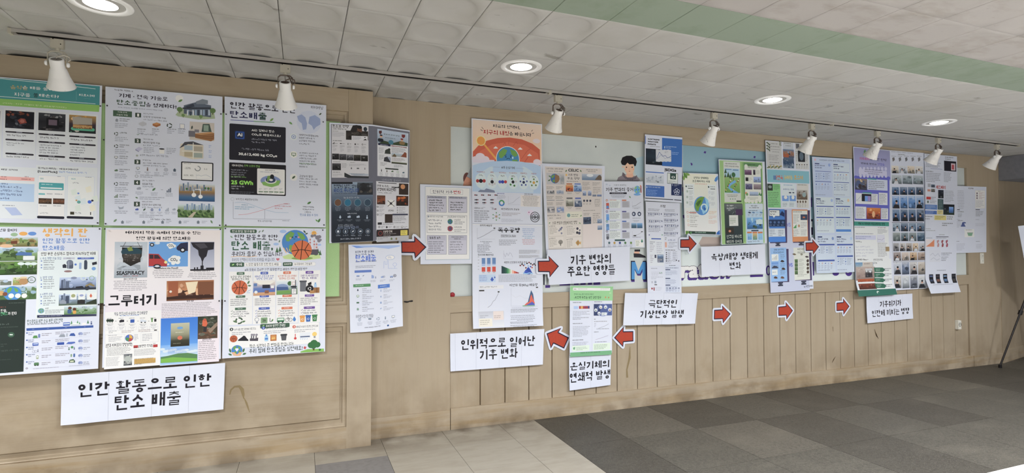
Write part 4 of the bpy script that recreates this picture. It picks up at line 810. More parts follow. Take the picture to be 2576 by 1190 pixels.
s.G([(742, 632), (762, 600), (810, 596), (822, 620), (818, 632)], '8a93a0').R(835, 588, 852, 626, 'a0a8b8').G([(872, 618), (890, 588), (930, 582), (948, 610), (945, 620)], '34559f').R(722, 700, 810, 726, '2f4fa0', .003).G([(832, 718), (860, 694), (940, 690), (948, 706), (900, 720)], '4a66b4').tree(908, 760, 22, '4a8a5a').icon(870, 775, 20, '5a7a6a', 9).icon(935, 770, 18, '5a6a8a', 9).R(890, 843, 908, 878, '7a9a7a', .003).R(924, 838, 946, 880, '4a6aa4', .003).G([(868, 950), (880, 915), (925, 905), (945, 925), (945, 948)], '3f5a44').R(885, 925, 930, 940, 'c4ccb0')
s.ring(347, 1020, 11, 7, '6a4a5a').X(425, 1008, 820, 1018, 1, '8a8296').X(870, 978, 1150, 986, 1, '8a8296')
s.build()
# --- 5 stump club poster (pinkish, films and books)
s = Sheet('poster', 'pinkish poster with film stills, red car, smoke stack and large black three-syllable word', [(265.5, 573), (557.8, 575.5), (556.3, 902), (258.7, 924.4)], PL-.001, paper='e6e9f2', tilt=.012)
s.f(*FD); s.part('backdrop_tone').grad(60, 55, 975, 720, ['e2d6d6', 'e4dbe0', 'd9d2dc'], 5).grad(500, 720, 970, 1120, ['ddd4dc', 'dcd3dc'], 2).R(52, 722, 498, 1150, 'dde0ec')
s.part('heading').T('여러가지 작품 속에서 찾아볼 수 있는', 212, 66, 822, 96, BLK, .045).T('인간 활동에 의한 탄소배출', 300, 112, 740, 140, BLK, .045)
s.part('film_still').pic(126, 155, 390, 440, ['aebac6', 'c4c8d0', '96a2ae'], 31, 16, ['c0c8d0', 'b4bec8', 'a8b2be'], .3)
s.G([(185, 200), (350, 200), (345, 270), (320, 320), (255, 350), (205, 320), (185, 270)], '262320').C(262, 235, 72, '23424f', ry=38).G([(225, 205), (262, 190), (275, 225), (240, 230)], '7a8a3a').pic(195, 252, 335, 318, ['4a4540', '3a3430', '2a2420'], 32, 50, ['6a6460', '4a4440', '2a2624'], .1).L([(170, 190), (350, 190)], 6, '2c2a2c').L([(190, 200), (215, 155)], 3, '44444a').L([(335, 200), (310, 155)], 3, '44444a')
s.X(195, 376, 328, 384, 1, '4a4a52').T('SEASPIRACY', 142, 390, 368, 418, '23242c', .03).X(192, 426, 262, 435, 1, '8a3a3a').X(268, 425, 318, 434, 1, 'c0484a')
s.part('car_picture').R(402, 155, 718, 352, '5f9ad8').R(402, 165, 465, 176, '8ab4dc').C(428, 178, 16, '33343c').C(428, 178, 8, 'c8ccd4').C(472, 164, 18, 'c8d4e4', ry=12)
s.G([(402, 250), (482, 252), (515, 290), (548, 315), (550, 352), (402, 350)], 'b03436').G([(407, 258), (440, 258), (440, 290), (407, 290)], '3a2a34').G([(446, 258), (478, 260), (500, 290), (446, 290)], '3a2a34').C(540, 318, 12, 'e8d488').C(470, 352, 28, '2a262c', ry=20).G([(435, 352), (505, 352), (505, 356), (435, 356)], '5f9ad8').C(470, 350, 16, 'c9ccd4', ry=9)
s.G([(628, 195), (660, 165), (718, 158), (718, 228), (640, 225), (626, 212)], '2a2c4a').C(676, 220, 22, '1c1c24').C(676, 220, 11, 'd0d4dc')
for x, y, r in ((582, 185, 24), (560, 180, 12), (608, 188, 13), (575, 200, 12), (610, 295, 34), (580, 300, 20), (640, 285, 18), (635, 315, 20), (600, 325, 16), (560, 335, 8)): s.C(x, y, r, 'dbe4ee')
s.T('CO₂', 562, 175, 606, 197, '333a44', .02).T('CO₂', 578, 285, 634, 312, '333a44', .02)
s.part('smoke_picture').grad(738, 155, 930, 380, ['8f95ae', 'a4a9be', 'b9bccc'], 5)
s.G([(742, 160), (930, 158), (925, 215), (880, 222), (868, 270), (850, 285), (838, 315), (830, 310), (822, 285), (806, 262), (800, 222), (760, 195)], '26242c').G([(770, 170), (850, 165), (880, 200), (820, 210)], '45434c').R(831, 312, 838, 380, '1c1a22').R(820, 345, 845, 382, '1c1a22').R(738, 375, 930, 384, '1c1a22').R(865, 362, 930, 382, '1f1d25').R(790, 358, 800, 380, '1c1a22').R(768, 360, 778, 380, '1c1a22')
s.part('captions').T('《씨스피라시》', 200, 445, 307, 460, '2f2f3a', .02).X(95, 465, 410, 548, 6, '7a7684', 'c').T('《Before the Flood》', 480, 358, 640, 372, '2f2f3a', .02).X(418, 378, 700, 444, 5, '7a7684', 'c').X(765, 386, 902, 396, 1, '33323c').X(708, 402, 958, 452, 4, '7a7684', 'c').T('《월-E》', 710, 622, 765, 636, '2f2f3a', .03)
s.f(*FD).part('body_text')
for k in range(9): s.X(508, 645+k*13.3, 958, 653+k*13.3, 1, '5f5b68', full=.97)
s.part('city_picture').pic(548, 470, 927, 618, ['a0633c', 'c49064', '5c3422'], 33, 40, ['b87a50', 'd4a47c', '4a2a1c'], .22).G([(700, 480), (800, 472), (775, 560), (725, 575)], 'e8cfae').R(560, 475, 640, 590, '9a5434').R(800, 475, 925, 575, '7a4a30').G([(548, 600), (680, 585), (925, 580), (925, 605), (548, 620)], '3a2018').C(580, 555, 10, 'd8d0c4')
s.part('club_name').T('그루터기', 78, 585, 465, 664, '15131c', .04)
s.part('book_cycle').T('책을 만드는데 사용되는 탄소배출량', 125, 722, 393, 738, '3a3f5c', .02).X(172, 743, 355, 752, 1, '5f8ad0')
for k, x in enumerate((90, 184, 270, 357, 443)):
    s.X(x-25, 768-k*1, x+25, 776-k, 1, '55586a')
    if k < 4: s.L([(x+42, 792), (x+52, 792)], 3, '333')
    s.X(x-30, 815, x+30, 832, 2, '6a6e80', 'c').box(x-33, 840-k, x+35, 865-k, 'aab0c0', 1).X(x-24, 845-k, x+26, 860-k, 2, '8a8ea0', 'c')
for x in (72, 90, 108): s.C(x, 788, 10, '2a3a30', ry=12).R(x-2, 795, x+2, 808, '2a3a30')
s.G([(165, 790), (180, 780), (205, 782), (205, 800), (168, 805)], '2c2c34').R(255, 780, 288, 805, '2f56a8', .002).R(335, 780, 362, 800, 'c4ccd8').R(362, 785, 384, 800, 'c4ccd8').C(345, 803, 5, '222').C(374, 803, 5, '222').C(430, 775, 8, '5a8a4a').R(425, 783, 436, 800, '5a8a4a').R(448, 775, 466, 797, '2c2c34', .002)
s.X(80, 870, 150, 890, 2, '6a6e80').X(185, 868, 310, 885, 2, '8a6a6a').X(320, 860, 445, 878, 2, '8a6a6a').R(448, 862, 470, 870, '444')
s.box(52, 905, 210, 965, 'a4a9bc', 1).X(75, 905, 165, 912, 1, '55586a').X(80, 918, 195, 958, 5, '7c8092').box(342, 882, 482, 960, 'a4a9bc', 1).X(352, 895, 455, 952, 5, '7c8092').X(288, 900, 325, 948, 5, '7c8092')
s.C(247, 930, 29, '4a68b8').G([(247, 930), (247, 901), (270, 912), (276, 935)], 'd0a03a').G([(247, 930), (276, 935), (262, 955), (240, 958)], 'b04040').G([(247, 930), (240, 958), (220, 944), (219, 925)], '4a8a4a')
s.part('news_clippings').T('[센과 치히로의 행방불명]', 58, 978, 270, 996, '23222c', .03)
for k in range(7): s.X(66, 1004+k*10, 265, 1010+k*10, 1, '3a3a46', full=.95, wt=1.3)
for k in range(8): s.X(58, 1085+k*9.5, 180, 1090+k*9.5, 1, '6a6c7c', full=.95)
s.pic(203, 1062, 270, 1150, ['50565e', 'b8bcb8', '3a4048'], 34, 18).C(236, 1098, 20, 'a8b0ac', ry=24)
s.R(282, 990, 318, 1010, 'b03434').R(440, 983, 476, 1003, 'b03434').T('[불편한 진실]', 322, 985, 434, 1003, '23222c', .035).X(285, 1003, 318, 1015, 1, '222').X(440, 970, 470, 978, 1, '666')
for k in range(6): s.X(286, 1018+k*9, 472, 1024+k*9-1, 1, '2c2c38', full=.98, wt=1.4)
for k in range(5): s.R(288, 1092+k*10, 460, 1099+k*10, 'c8a050') if k in (1, 2, 3) else None; s.X(288, 1092+k*10, 460, 1098+k*10, 1, '4a4038', full=.98)
s.X(286, 1140, 360, 1147, 1, '444')
s.part('book_cover_picture').grad(502, 772, 798, 1130, ['2f74d0', '3a80d8', '5a9ae0', '9ac0e8'], 8).grad(502, 990, 798, 1060, ['6aa4e4', 'b8d0ec'], 4)
for k in range(12): s.C(515+k*24, 1022+(k*17 % 22), 20, 'c8d6ec', 10, ry=11)
s.G([(502, 1085), (560, 1075), (640, 1055), (720, 1050), (796, 1062), (796, 1115), (502, 1130)], '4f7f4a').G([(502, 1100), (600, 1085), (796, 1095), (796, 1115), (502, 1133)], '6fae3c').R(583, 812, 732, 992, 'c4c4a8').grad(583, 812, 732, 992, ['b4b49a', 'a4a48a', '8a8a70', '3a3a2c', '26261c'], 8).C(657, 848, 22, '5f96cc', ry=11).C(656, 928, 18, 'cc6a4c', ry=17).X(620, 880, 700, 888, 1, 'd4d4c0').X(600, 970, 670, 978, 1, '8a8a74').X(560, 1010, 742, 1050, 5, '7fa0d8')
s.part('logger_picture').pic(800, 757, 957, 930, ['2c3428', '3f3a2c', '5a4232'], 35, 50, ['2a3a28', '44483a', '6a4a38'], .2).G([(838, 785), (868, 780), (878, 815), (865, 840), (835, 832)], 'd0603c').C(856, 782, 11, 'b8503a').R(845, 838, 870, 880, '2c2a2e').G([(880, 870), (955, 800), (957, 830), (900, 890)], '8f7a68').T('《원령공주》', 838, 936, 908, 950, '2f2f3a', .02)
for k in range(10): s.X(806, 955+k*15.5, 950, 965+k*15.5, 1, '6a5f6a', full=.97)
s.build()
# --- 6 basketball poster
s = Sheet('poster', 'white poster with a globe and an orange basketball above four drawing panels', [(563.2, 572.4), (820, 574.7), (817.6, 883.5), (559.4, 901.2)], PL-.0008, tilt=.012)
GN = '3a5a46'
s.f(*FG); s.part('heading').R(99, 58, 326, 90, GN, .008).T('탄소중립 탐구활동', 116, 64, 310, 84, 'e2ece4', .03).T('인간 활동으로 인한', 136, 102, 505, 150, '1f1d2a', .024).T('탄소 배출,', 110, 158, 465, 240, '2f5a44', .036).T('우리가 줄일 수 있습니다!', 112, 247, 543, 288, '1f1d2a', .018).L([(105, 293), (190, 288), (260, 294), (330, 286)], 4, 'dfb27a').T('우리의 선택이 지구의 미래를 바꿉니다.', 112, 304, 484, 330, '6a7084', .012).G([(492, 308), (500, 303), (507, 308), (514, 303), (521, 308), (519, 318), (507, 327), (495, 318)], 'c86a78')
s.leaf(110, 122, 14, 40, '7a9a80').leaf(350, 78, 14, -50, '7a8a80').leaf(378, 72, 14, -50, '7a8a80').leaf(735, 78, 16, 50, '3a5a44').leaf(752, 95, 14, -20, '3a5a44').leaf(520, 160, 12, -70, '5a7a60')
s.part('globe_picture').G([(545, 290), (600, 270), (860, 270), (875, 305), (740, 325), (560, 310)], 'b8d08a').C(552, 76, 28, '9ab8e4', ry=15).C(492, 184, 22, '9ab8e4', ry=12).C(862, 190, 16, '9ab8e4', ry=9).globe(655, 168, 110, '3f80c4', '6aa04a').C(632, 125, 6, '1c3050').C(662, 122, 6, '1c3050').L([(640, 138), (648, 143), (656, 138)], 3, '1c3050').C(614, 133, 8, 'd88a90').C(684, 126, 8, 'd88a90')
s.C(816, 92, 22, 'efaa48').C(809, 88, 2.5, '5a3a20').C(823, 88, 2.5, '5a3a20')
for k in range(8): a = k*.785; s.L([(816+28*math.cos(a), 92+28*math.sin(a)), (816+36*math.cos(a), 92+36*math.sin(a))], 3, 'efaa48')
for x, y in ((783, 130), (818, 145), (838, 170)): s.G([(x-5, y), (x+5, y), (x+8, 235), (x-8, 235)], 'c8bcc0').R(x-6, y+12, x+6, y+20, 'b8504a').R(x-7, y+38, x+7, y+46, 'b8504a')
for x, y, r in ((800, 115, 14), (822, 110, 12), (845, 128, 20), (862, 122, 16), (858, 155, 16), (872, 148, 10)): s.C(x, y, r, '7c7884', 10)
for x, y in ((500, 235), (525, 228), (850, 245), (868, 260), (832, 262)): s.fir(x, y, 26, '3f6a44')
s.R(770, 230, 850, 275, '55505c').L([(555, 215), (580, 260)], 7, 'e0b070').L([(580, 215), (598, 255)], 6, 'e0b070').L([(605, 225), (612, 250)], 5, 'e0b070').C(715, 305, 90, '7a9a50', ry=12).ball(710, 235, 86, 'cf6a3c')
s.part('topic_bar').R(97, 342, 218, 378, GN, .006).T('주제', 150, 349, 200, 370, 'e6f0e8', .03).leaf(124, 360, 13, -30, '9ad07a').R(218, 340, 540, 376, 'bcc4d4', .008).R(220, 343, 537, 373, 'e2e6f0', .008).T('1. 인간 활동으로 인한 탄소 배출', 240, 347, 514, 367, '33384e', .012).R(550, 340, 632, 372, GN, .006).T('동아리명', 560, 347, 622, 363, 'e6f0e8', .03).R(634, 338, 830, 371, 'bcc4d4', .008).R(636, 341, 828, 368, 'e2e6f0', .008).T('농구동아리 그린볼트', 648, 345, 800, 362, '33384e', .012)
s.T('4개 모둠이 조사한 인간 활동별 탄소 배출의 원인과 해결 방안', 224, 392, 758, 410, '3a3c4c', .012)
cols = [(88, 290, '466a54', '1모둠', '농구공 생산 과정에서', '발생하는 탄소 배출', '2f3a34'), (296, 487, '4a62b4', '2모둠', '체육관 운영으로 인한', '냉난방, 전력 소비', '3f5ab0'), (492, 680, 'd07050', '3모둠', '농구 경기 및 시설 운영에서', '발생하는 탄소 배출', 'b85a48'), (686, 868, '6a4a9a', '4모둠', '쓰레기 및 폐기물로 인한', '탄소 배출', '5a3a8a')]
for k, (x0, x1, c, a, b1, b2, tc) in enumerate(cols):
    dy = -k*3.2
    s.part('panel').box(x0, 418+dy, x1, 868+dy*1.8, 'c2cade', 1.5, 'dee3f0'); xm = (x0+x1)/2
    s.R(xm-33, 424+dy, xm+33, 446+dy, c, .004).T(a, xm-18, 429+dy, xm+18, 441+dy, 'e8ecf4', .02).T(b1, x0+15, 455+dy, x1-15, 471+dy, tc, .02).T(b2, x0+28, 476+dy, x1-28, 491+dy, tc, .02)
    for y, n in ((624, 4), (728, 3)):
        s.R(xm-40 if n == 4 else xm-48, y+dy, xm+40 if n == 4 else xm+46, y+17+dy, c, .003).X(xm-25, y+4+dy, xm+25, y+13+dy, 1, 'dfe4ee')
        s.X(x0+(14 if n == 4 else 36), y+27+dy, x1-16, y+(85 if n == 4 else 78)+dy, n, '3f4254', wt=1.2)
    for j in range(3): s.L([(x0+18, 755+j*23+dy), (x0+24, 762+j*23+dy), (x0+34, 748+j*23+dy)], 2.5, c)
    s.L([(x0+2, 722+dy*1.4), (x1-2, 720+dy*1.4)], 1.2, 'c2cade').L([(x0+2, 620+dy), (x1-2, 618+dy)], 1.2, 'c2cade')
s.part('panel_picture').ball(180, 556, 62, 'c8623a').leaf(256, 512, 18, -60, '4f7a54').leaf(264, 540, 16, 0, '4f7a54').L([(245, 590), (275, 575)], 4, '8ab0dc').L([(240, 600), (270, 600)], 4, '8ab0dc')
s.part('panel_picture').grad(298, 500, 484, 620, ['d8d0cc', 'c4b8b4', '5f7ab4', '4a6ab0', 'c08a60'], 8).G([(298, 500), (484, 500), (440, 530), (350, 530)], 'e4dcd4').R(375, 532, 440, 560, '2a2c3a', .002).R(300, 520, 330, 545, '5a7ab0').G([(298, 600), (484, 592), (484, 612), (298, 622)], 'c89a70').C(320, 595, 13, 'd8dce4').ring(460, 560, 14, 11, 'c85a3a').R(448, 538, 474, 560, 'e6e8ee').R(395, 580, 430, 605, '8a5a44')
s.part('panel_picture').grad(496, 500, 674, 612, ['d4dcec', 'b4c4d4', '7a9a70', '5a8a50'], 6).C(545, 550, 48, '7f94bc', ry=26).G([(497, 550), (593, 550), (600, 575), (497, 580)], '3f5a8c').G([(500, 590), (600, 580), (620, 600), (500, 612)], '6a9a4a').C(610, 520, 20, '3f6a3f').R(620, 495, 664, 540, 'e4e8f0').box(628, 508, 656, 530, 'b8504a', 2, 'e4e8f0').R(655, 490, 661, 605, '4a4e5a').R(622, 560, 668, 612, '4a5064', .002).R(626, 566, 664, 608, 'e4e8f0').X(634, 572, 660, 600, 3, '6a7084').C(642, 548, 26, '33363f', ry=10)
s.part('panel_picture').R(697, 505, 748, 588, '5c6068', .004).R(692, 496, 754, 508, '4a4e56', .003)
for x in (707, 718, 729, 740): s.R(x, 512, x+3, 584, '7c8088')
s.C(778, 565, 34, '1d1d22', ry=34).G([(762, 520), (792, 505), (795, 530), (765, 535)], '1d1d22').icon(778, 565, 15, 'e4e8ee', 5).R(816, 525, 838, 568, '9ac0e4', .004).R(821, 512, 834, 526, '7aa4d4').R(812, 555, 862, 600, '9a6a3c').R(780, 580, 818, 605, 'b0804a').R(835, 555, 845, 600, '7c5230')
s.part('icon_row').icon(176, 838, 30, '3f5a44', 5).leaf(140, 845, 18, 200, '5a7a54').leaf(215, 845, 18, -20, '5a7a54').part('icon_row').ring(328, 828, 18, 14, '8a90a0').R(320, 848, 337, 860, '8a90a0').R(362, 812, 418, 860, '7a9a74', .004).T('26', 376, 825, 404, 845, '2c3a2c', .02).L([(440, 815), (440, 845), (455, 845)], 5, '44505c').leaf(460, 835, 14, -60, '4a7a44').part('icon_row').R(500, 815, 562, 848, '3f7a54', .004).R(505, 820, 557, 832, 'cfe0d4').C(514, 850, 7, '222').C(548, 849, 7, '222').ring(585, 832, 16, 13, '222').ring(614, 830, 16, 13, '222').L([(585, 832), (596, 812), (612, 830)], 3, '222').L([(588, 808), (600, 812)], 3, '222').G([(648, 800), (662, 825), (655, 842), (641, 842), (634, 825)], '3a7ac4')
for x, c in ((695, 'd8923c'), (745, '2f62b0'), (800, '3a7a48')): s.G([(x, 802-(x-695)*.08), (x+42, 799-(x-695)*.08), (x+38, 848-(x-695)*.06), (x+4, 850-(x-695)*.06)], c).R(x-2, 795-(x-695)*.08, x+45, 803-(x-695)*.08, c, .001).icon(x+21, 826-(x-695)*.07, 10, 'e8ecf0', 5)
s.part('summary_panel').box(87, 888, 860, 1030, 'b8c0d4', 1.5, 'dfe4f0').R(357, 868, 607, 892, GN, .006).T('우리가 발견한 문제점', 406, 872, 570, 888, 'e6f0e8', .025).leaf(384, 881, 10, -30, '9ad07a')
for x, n, c, t, tx in ((112, '1', '2c3a34', '농구 용품 생산 과정에서 생긴 탄소', 136), (384, '2', '3f5ab0', '농구 경기, 운영 중 쓰레기 처리', 402), (646, '3', 'cc5a44', '체육관 사용의 냉난방, 전력 소비', 664)):
    y = 912-(x-112)*.042; s.C(x, y, 14, c).T(n, x-4, y-7, x+5, y+7, 'e8ecf4', .03).T(t, tx, y-8, tx+185, y+2, '2f3240', .02); s.X(x+2, y+20, x+210, y+44, 2, '6a7084')
s.part('item_drawing').ball(130, 992, 30, 'b85a34').part('item_drawing').G([(165, 1012), (172, 998), (200, 978), (215, 965), (228, 968), (240, 985), (256, 1000), (255, 1016), (200, 1018)], '22242c').G([(166, 1010), (255, 1010), (256, 1020), (166, 1018)], 'dfe2e8').part('item_drawing').G([(268, 1010), (268, 992), (283, 982), (283, 992), (300, 982), (300, 992), (340, 982), (338, 1010)], '4a4650')
for x in (282, 300, 322): s.R(x-4, 962, x+5, 990, '5a5660').C(x+4, 958, 10, '8a8692', 8)
s.part('item_drawing').R(394, 968, 425, 1012, '9ac4e4', .005).R(402, 955, 417, 970, '5a8ac4').R(396, 985, 424, 998, '4a7ac0').part('item_drawing').R(444, 958, 496, 1008, 'b06a34', .002).R(452, 965, 488, 1000, 'c88a44').C(462, 988, 8, 'd8b060').C(476, 986, 8, 'd8b060').part('item_drawing').G([(534, 965), (582, 962), (577, 1005), (540, 1007)], '4a4c52').R(530, 952, 586, 964, '3a3c42', .002)
for x in (545, 555, 565): s.R(x, 970, x+2.5, 1000, '6c6e74')
s.part('item_drawing').R(650, 938, 662, 985, 'e4e6ee', .004).R(653, 950, 659, 985, 'c83a3a').C(656, 988, 11, 'c83a3a').R(693, 940, 784, 985, 'd4d8e0', .004).R(698, 970, 780, 976, '5a6a8a')
for x in (705, 722, 740, 758): s.L([(x, 988), (x-4, 998)], 3, '6aa4e0')
s.part('item_drawing').C(820, 952, 20, 'f0c060').R(813, 968, 828, 985, '8a8e98')
s.part('closing_line').globe(158, 1088, 42, '3a7ac4', '5f9a44').G([(158, 1075), (148, 1070), (143, 1082), (158, 1102), (173, 1082), (168, 1070)], 'e8ecf4').G([(112, 1108), (135, 1105), (158, 1125), (160, 1138), (130, 1135)], 'd8a880').G([(204, 1108), (182, 1105), (158, 1125), (160, 1138), (188, 1135)], 'd8a880').leaf(100, 1092, 20, 70, '3f6a44').leaf(100, 1125, 18, 20, '3f6a44').leaf(215, 1090, 20, 110, '3f6a44').leaf(222, 1120, 18, 160, '3f6a44')
s.T('작은 실천이 큰 변화를 만듭니다!', 266, 1040, 640, 1050, '2c3a34', .015).T('우리 함께 탄소중립을 실천해요!', 262, 1078, 718, 1088, '2c3a34', .02).G([(728, 1062), (738, 1055), (745, 1062), (748, 1055), (750, 1068), (740, 1082), (728, 1075)], 'c04a50').G([(700, 1100), (760, 1080), (900, 1075), (900, 1100), (700, 1110)], '7ab04a').R(805, 1055, 820, 1090, '6a4630')
for x, y, r in ((790, 1045, 28), (815, 1030, 32), (845, 1042, 26), (812, 1055, 24), (865, 1085, 10)): s.C(x, y, r, '2f6a3a', 11)
s.build()
# --- 7 grey sheet with four war posters, bending round the wall corner
s = Sheet('poster', 'grey sheet holding four small war and drone posters, bent round the wall corner', [(828.6, 308.2), (937, 313.5), (1030.8, 328.3), (1027.5, 601.5), (938, 606.8), (828.6, 612)], (3.902, 4.03), bend=(.535, 3.914), group=None)
s.f(*FH); s.part('grey_ground').R(26, 46, 432, 645, '6b6d7c')
s.part('small_poster').R(30, 48, 224, 328, 'cbcbd2'); s.f(800, 220, 4.577).T('코소보 전쟁', 163, 428, 352, 468, '1c1a22', .03).X(163, 472, 352, 492, 1, '3a3a44').X(163, 500, 240, 508, 1, '3a3a44').X(163, 518, 310, 565, 5, '8a8a98')
s.pic(322, 495, 578, 610, ['2a2626', '3a3432', '2c2828'], 41, 26, ['4a4440', '33302e', '2a2624'], .3).G([(372, 500), (400, 440), (440, 432), (490, 440), (510, 500)], '2a2728').G([(450, 500), (455, 460), (490, 450), (510, 475), (505, 520)], '6a4a3c').C(480, 460, 30, '1f1d20', ry=20).C(545, 480, 24, '2a3440', ry=26).R(387, 555, 572, 612, 'd4d4dc', .003).X(398, 562, 520, 604, 5, '6a6a78').C(540, 575, 10, '222', ry=5).G([(520, 608), (545, 590), (565, 608)], '222')
s.X(170, 608, 295, 622, 1, '3a3a44')
for k in range(5): x = 168+k*83; s.icon(x+12, 640+k*4, 11, '2c2a30', [6, 4, 9, 1, 0][k]); s.X(x+28, 640+k*3, x+62, 650+k*3, 1, '4a4a56'); s.X(x, 662+k*4, x+62, 690+k*4, 4, '6a6a78'); s.X(x+4, 700+k*4, x+52, 735+k*4, 4, '8a8a98')
for k in range(5): s.pic(162+k*83, 760+k*5, 243+k*83, 830+k*5, [['3a3a40', '26262a', '1a1a1e'], ['5a5c64', '3a3a40', '222226'], ['8a8c94', '4a4c54', '2a2a2e'], ['44423c', '2e2c2a', '1c1b1a'], ['3c3a3a', '2a2828', '1a1919']][k], 42+k, 14)
s.X(176, 852, 280, 862, 1, '3a3a44').pic(163, 872, 264, 952, ['4a4a50', '2a2a2e', '1c1c20'], 47, 16).X(275, 872, 340, 925, 4, '7a7a88').X(372, 858, 440, 868, 1, '3a3a44').X(358, 880, 570, 905, 3, '8a8a98').icon(385, 928, 14, '55555f', 7).icon(460, 930, 14, '55555f', 4).icon(540, 932, 12, '55555f', 9).X(172, 970, 270, 982, 1, '3a3a44').X(172, 992, 290, 1020, 3, '8a8a98').G([(304, 978), (380, 1015), (584, 1022), (584, 1045), (345, 1040), (304, 1028)], '33363c').G([(340, 985), (580, 995), (580, 1015), (420, 1015)], 'aab4c4').X(380, 990, 575, 1008, 2, '5a6070')
s.part('small_poster').R(684, 478, 1034, 1058, 'd6d8e0'); s.grad(684, 478, 1034, 690, ['b4c4d8', 'a4b4c8', '8a9cae'], 4).G([(684, 660), (760, 620), (860, 650), (950, 625), (1034, 650), (1030, 685), (684, 655)], '3a4a34').T('전쟁과 소방의', 760, 496, 908, 520, '23303c', .035).T('활동과 환경 영향', 756, 534, 940, 572, '23303c', .035).X(775, 588, 925, 602, 1, '4a5a6c').C(842, 640, 32, '3f7a94', ry=28).G([(702, 502), (735, 500), (735, 530), (718, 545), (703, 530)], '5a3030').G([(964, 545), (1005, 548), (1003, 575), (985, 590), (966, 575)], '7a3030').R(690, 590, 755, 640, '1f2430', .01).C(728, 568, 17, 'd0a488').C(728, 556, 17, '2a2a34', ry=9).R(938, 625, 1000, 672, '8a7048', .01).C(967, 615, 16, 'd0a488').C(967, 602, 18, '7a2a2c', ry=10)
s.R(693, 650, 838, 690, '23284a', .002).R(845, 678, 1024, 708, '7a2c34', .002).X(715, 668, 815, 680, 1, 'c0c4d4').X(880, 692, 1000, 702, 1, 'd4c0c4').X(700, 704, 765, 770, 6, '6a6c7a').G([(770, 770), (775, 735), (800, 720), (830, 725), (838, 780), (765, 775)], '3a403c').C(822, 725, 14, '2c3430').X(850, 712, 1020, 770, 5, '6a6c7a').grad(850, 765, 1020, 820, ['b4c4d4', '9aa0a0'], 3).G([(955, 810), (1000, 755), (1020, 770), (1020, 822)], '8a4a34').G([(850, 810), (880, 775), (905, 800), (900, 815)], '6a5a44').X(703, 790, 770, 850, 5, '6a6c7a').G([(758, 865), (765, 820), (800, 810), (838, 830), (838, 880)], '3a3c44').G([(800, 815), (835, 815), (838, 875)], '9aa4b8').X(855, 830, 1020, 865, 3, '7a5a5c').grad(848, 868, 1024, 905, ['9aa08a', '3a4030', '2a2a20'], 4).X(720, 880, 810, 920, 3, '6a6c7a').X(875, 912, 1000, 940, 3, '6a6c7a').R(775, 942, 928, 968, '2c3430', .004)
for k in range(5): s.icon(732+k*63, 970+k*7, 15, ['3a3a44', '5a4a44', '4a6a4a', '8ab08a', '4a6a7c'][k], [9, 9, 3, 5, 3][k]); s.X(708+k*63, 995+k*6, 752+k*63, 1040+k*4, 4, '7a7c8a', 'c')
s.T('나라사랑 동아리', 738, 1066, 952, 1104, 'a4a8b8', .01)
s.f(*FH).part('small_poster').grad(30, 350, 250, 660, ['8fa4bc', '5a6a80', '26303e', '1c2430', '1a222e'], 8).R(30, 350, 140, 360, '1a1c24').pic(165, 352, 248, 425, ['4a525c', '33373f', '2a2e36'], 48, 24, ['33373f', '2a2c32', '55504c'], .35).T('전쟁이 남긴 상처,', 41, 362, 170, 383, '1c2438', .03).T('바다도 무너집니다', 42, 382, 172, 405, '2a4a8a', .03).X(45, 408, 165, 415, 1, '3a4458').X(92, 428, 192, 438, 1, 'b4bcc8')
for k in range(4): x = 63+k*52; s.C(x, 458, 21, '6a8494').C(x, 458, 18, ['6a4a38', '1f6a8c', '2a5a74', '33485c'][k]); s.X(x-17, 483, x+17, 502, 3, '8a94a4', 'c')
s.X(112, 512, 175, 520, 1, 'b4bcc8')
for k in range(4): x = 75+k*47; s.icon(x, 533, 10, 'a4b4c8', [7, 3, 3, 9][k]); s.X(x-18, 548, x+18, 556, 2, '8a94a4', 'c')
s.T('파괴는 사람을 넘어,', 64, 572, 144, 583, '9aa4b4', .0).T('우리의 일상을 바꿉니다.', 60, 584, 175, 594, '8a9cc0', .0)
for k in range(5): s.C(64+k*39, 609, 14, '6a7c94').C(64+k*39, 609, 12, '26303e').icon(64+k*39, 609, 7, 'c8d0dc', [1, 9, 2, 3, 0][k]); s.X(50+k*39, 627, 80+k*39, 636, 1, '8a94a4', 'c')
s.X(75, 644, 215, 653, 1, 'a4acbc').R(246, 350, 262, 660, '6b6d7c')
s.part('small_poster').R(264, 354, 434, 604, 'cfd0d8').R(275, 360, 372, 368, '2a2a32', .003).T('전쟁 속 드론,', 268, 372, 332, 387, '17151c', .04).T('환경까지 파괴한다!', 268, 388, 368, 408, '17151c', .04).L([(345, 385), (392, 388)], 5, '2a2a30').L([(352, 395), (392, 380)], 3, '2a2a30').R(384, 365, 432, 425, '3a2c28').C(404, 383, 14, 'c88a5a').pic(268, 428, 312, 475, ['5a3a2c', '8a4a2c', '2a2220'], 49, 14).pic(370, 430, 432, 482, ['4a2c20', '3a2420', '1f1a1a'], 50, 18, ['c86a2c', '8a3a1c', '2a2018'], .2).X(272, 412, 360, 420, 1, '6a6a78')
s.C(342, 470, 22, 'dcdfe6').L([(325, 455), (360, 485)], 3, '33333a').L([(360, 455), (325, 485)], 3, '33333a').C(342, 470, 7, '33333a').T('환경 파괴', 328, 502, 356, 511, '17151c', .03)
for k in range(3): s.icon(272, 487+k*20, 6, '3a3a44', 0); s.X(280, 480+k*20, 310, 494+k*20, 3, '6a6a78'); s.icon(376, 492+k*12, 4, '3a3a44', 0); s.X(384, 488+k*12, 425, 496+k*12, 2, '6a6a78')
s.R(310, 525, 350, 568, '3a302c').X(352, 528, 428, 560, 6, '4a4a56').R(350, 523, 430, 530, '3a3e54').R(272, 567, 294, 578, '2a2a30').X(298, 566, 425, 578, 2, '5a5a68')
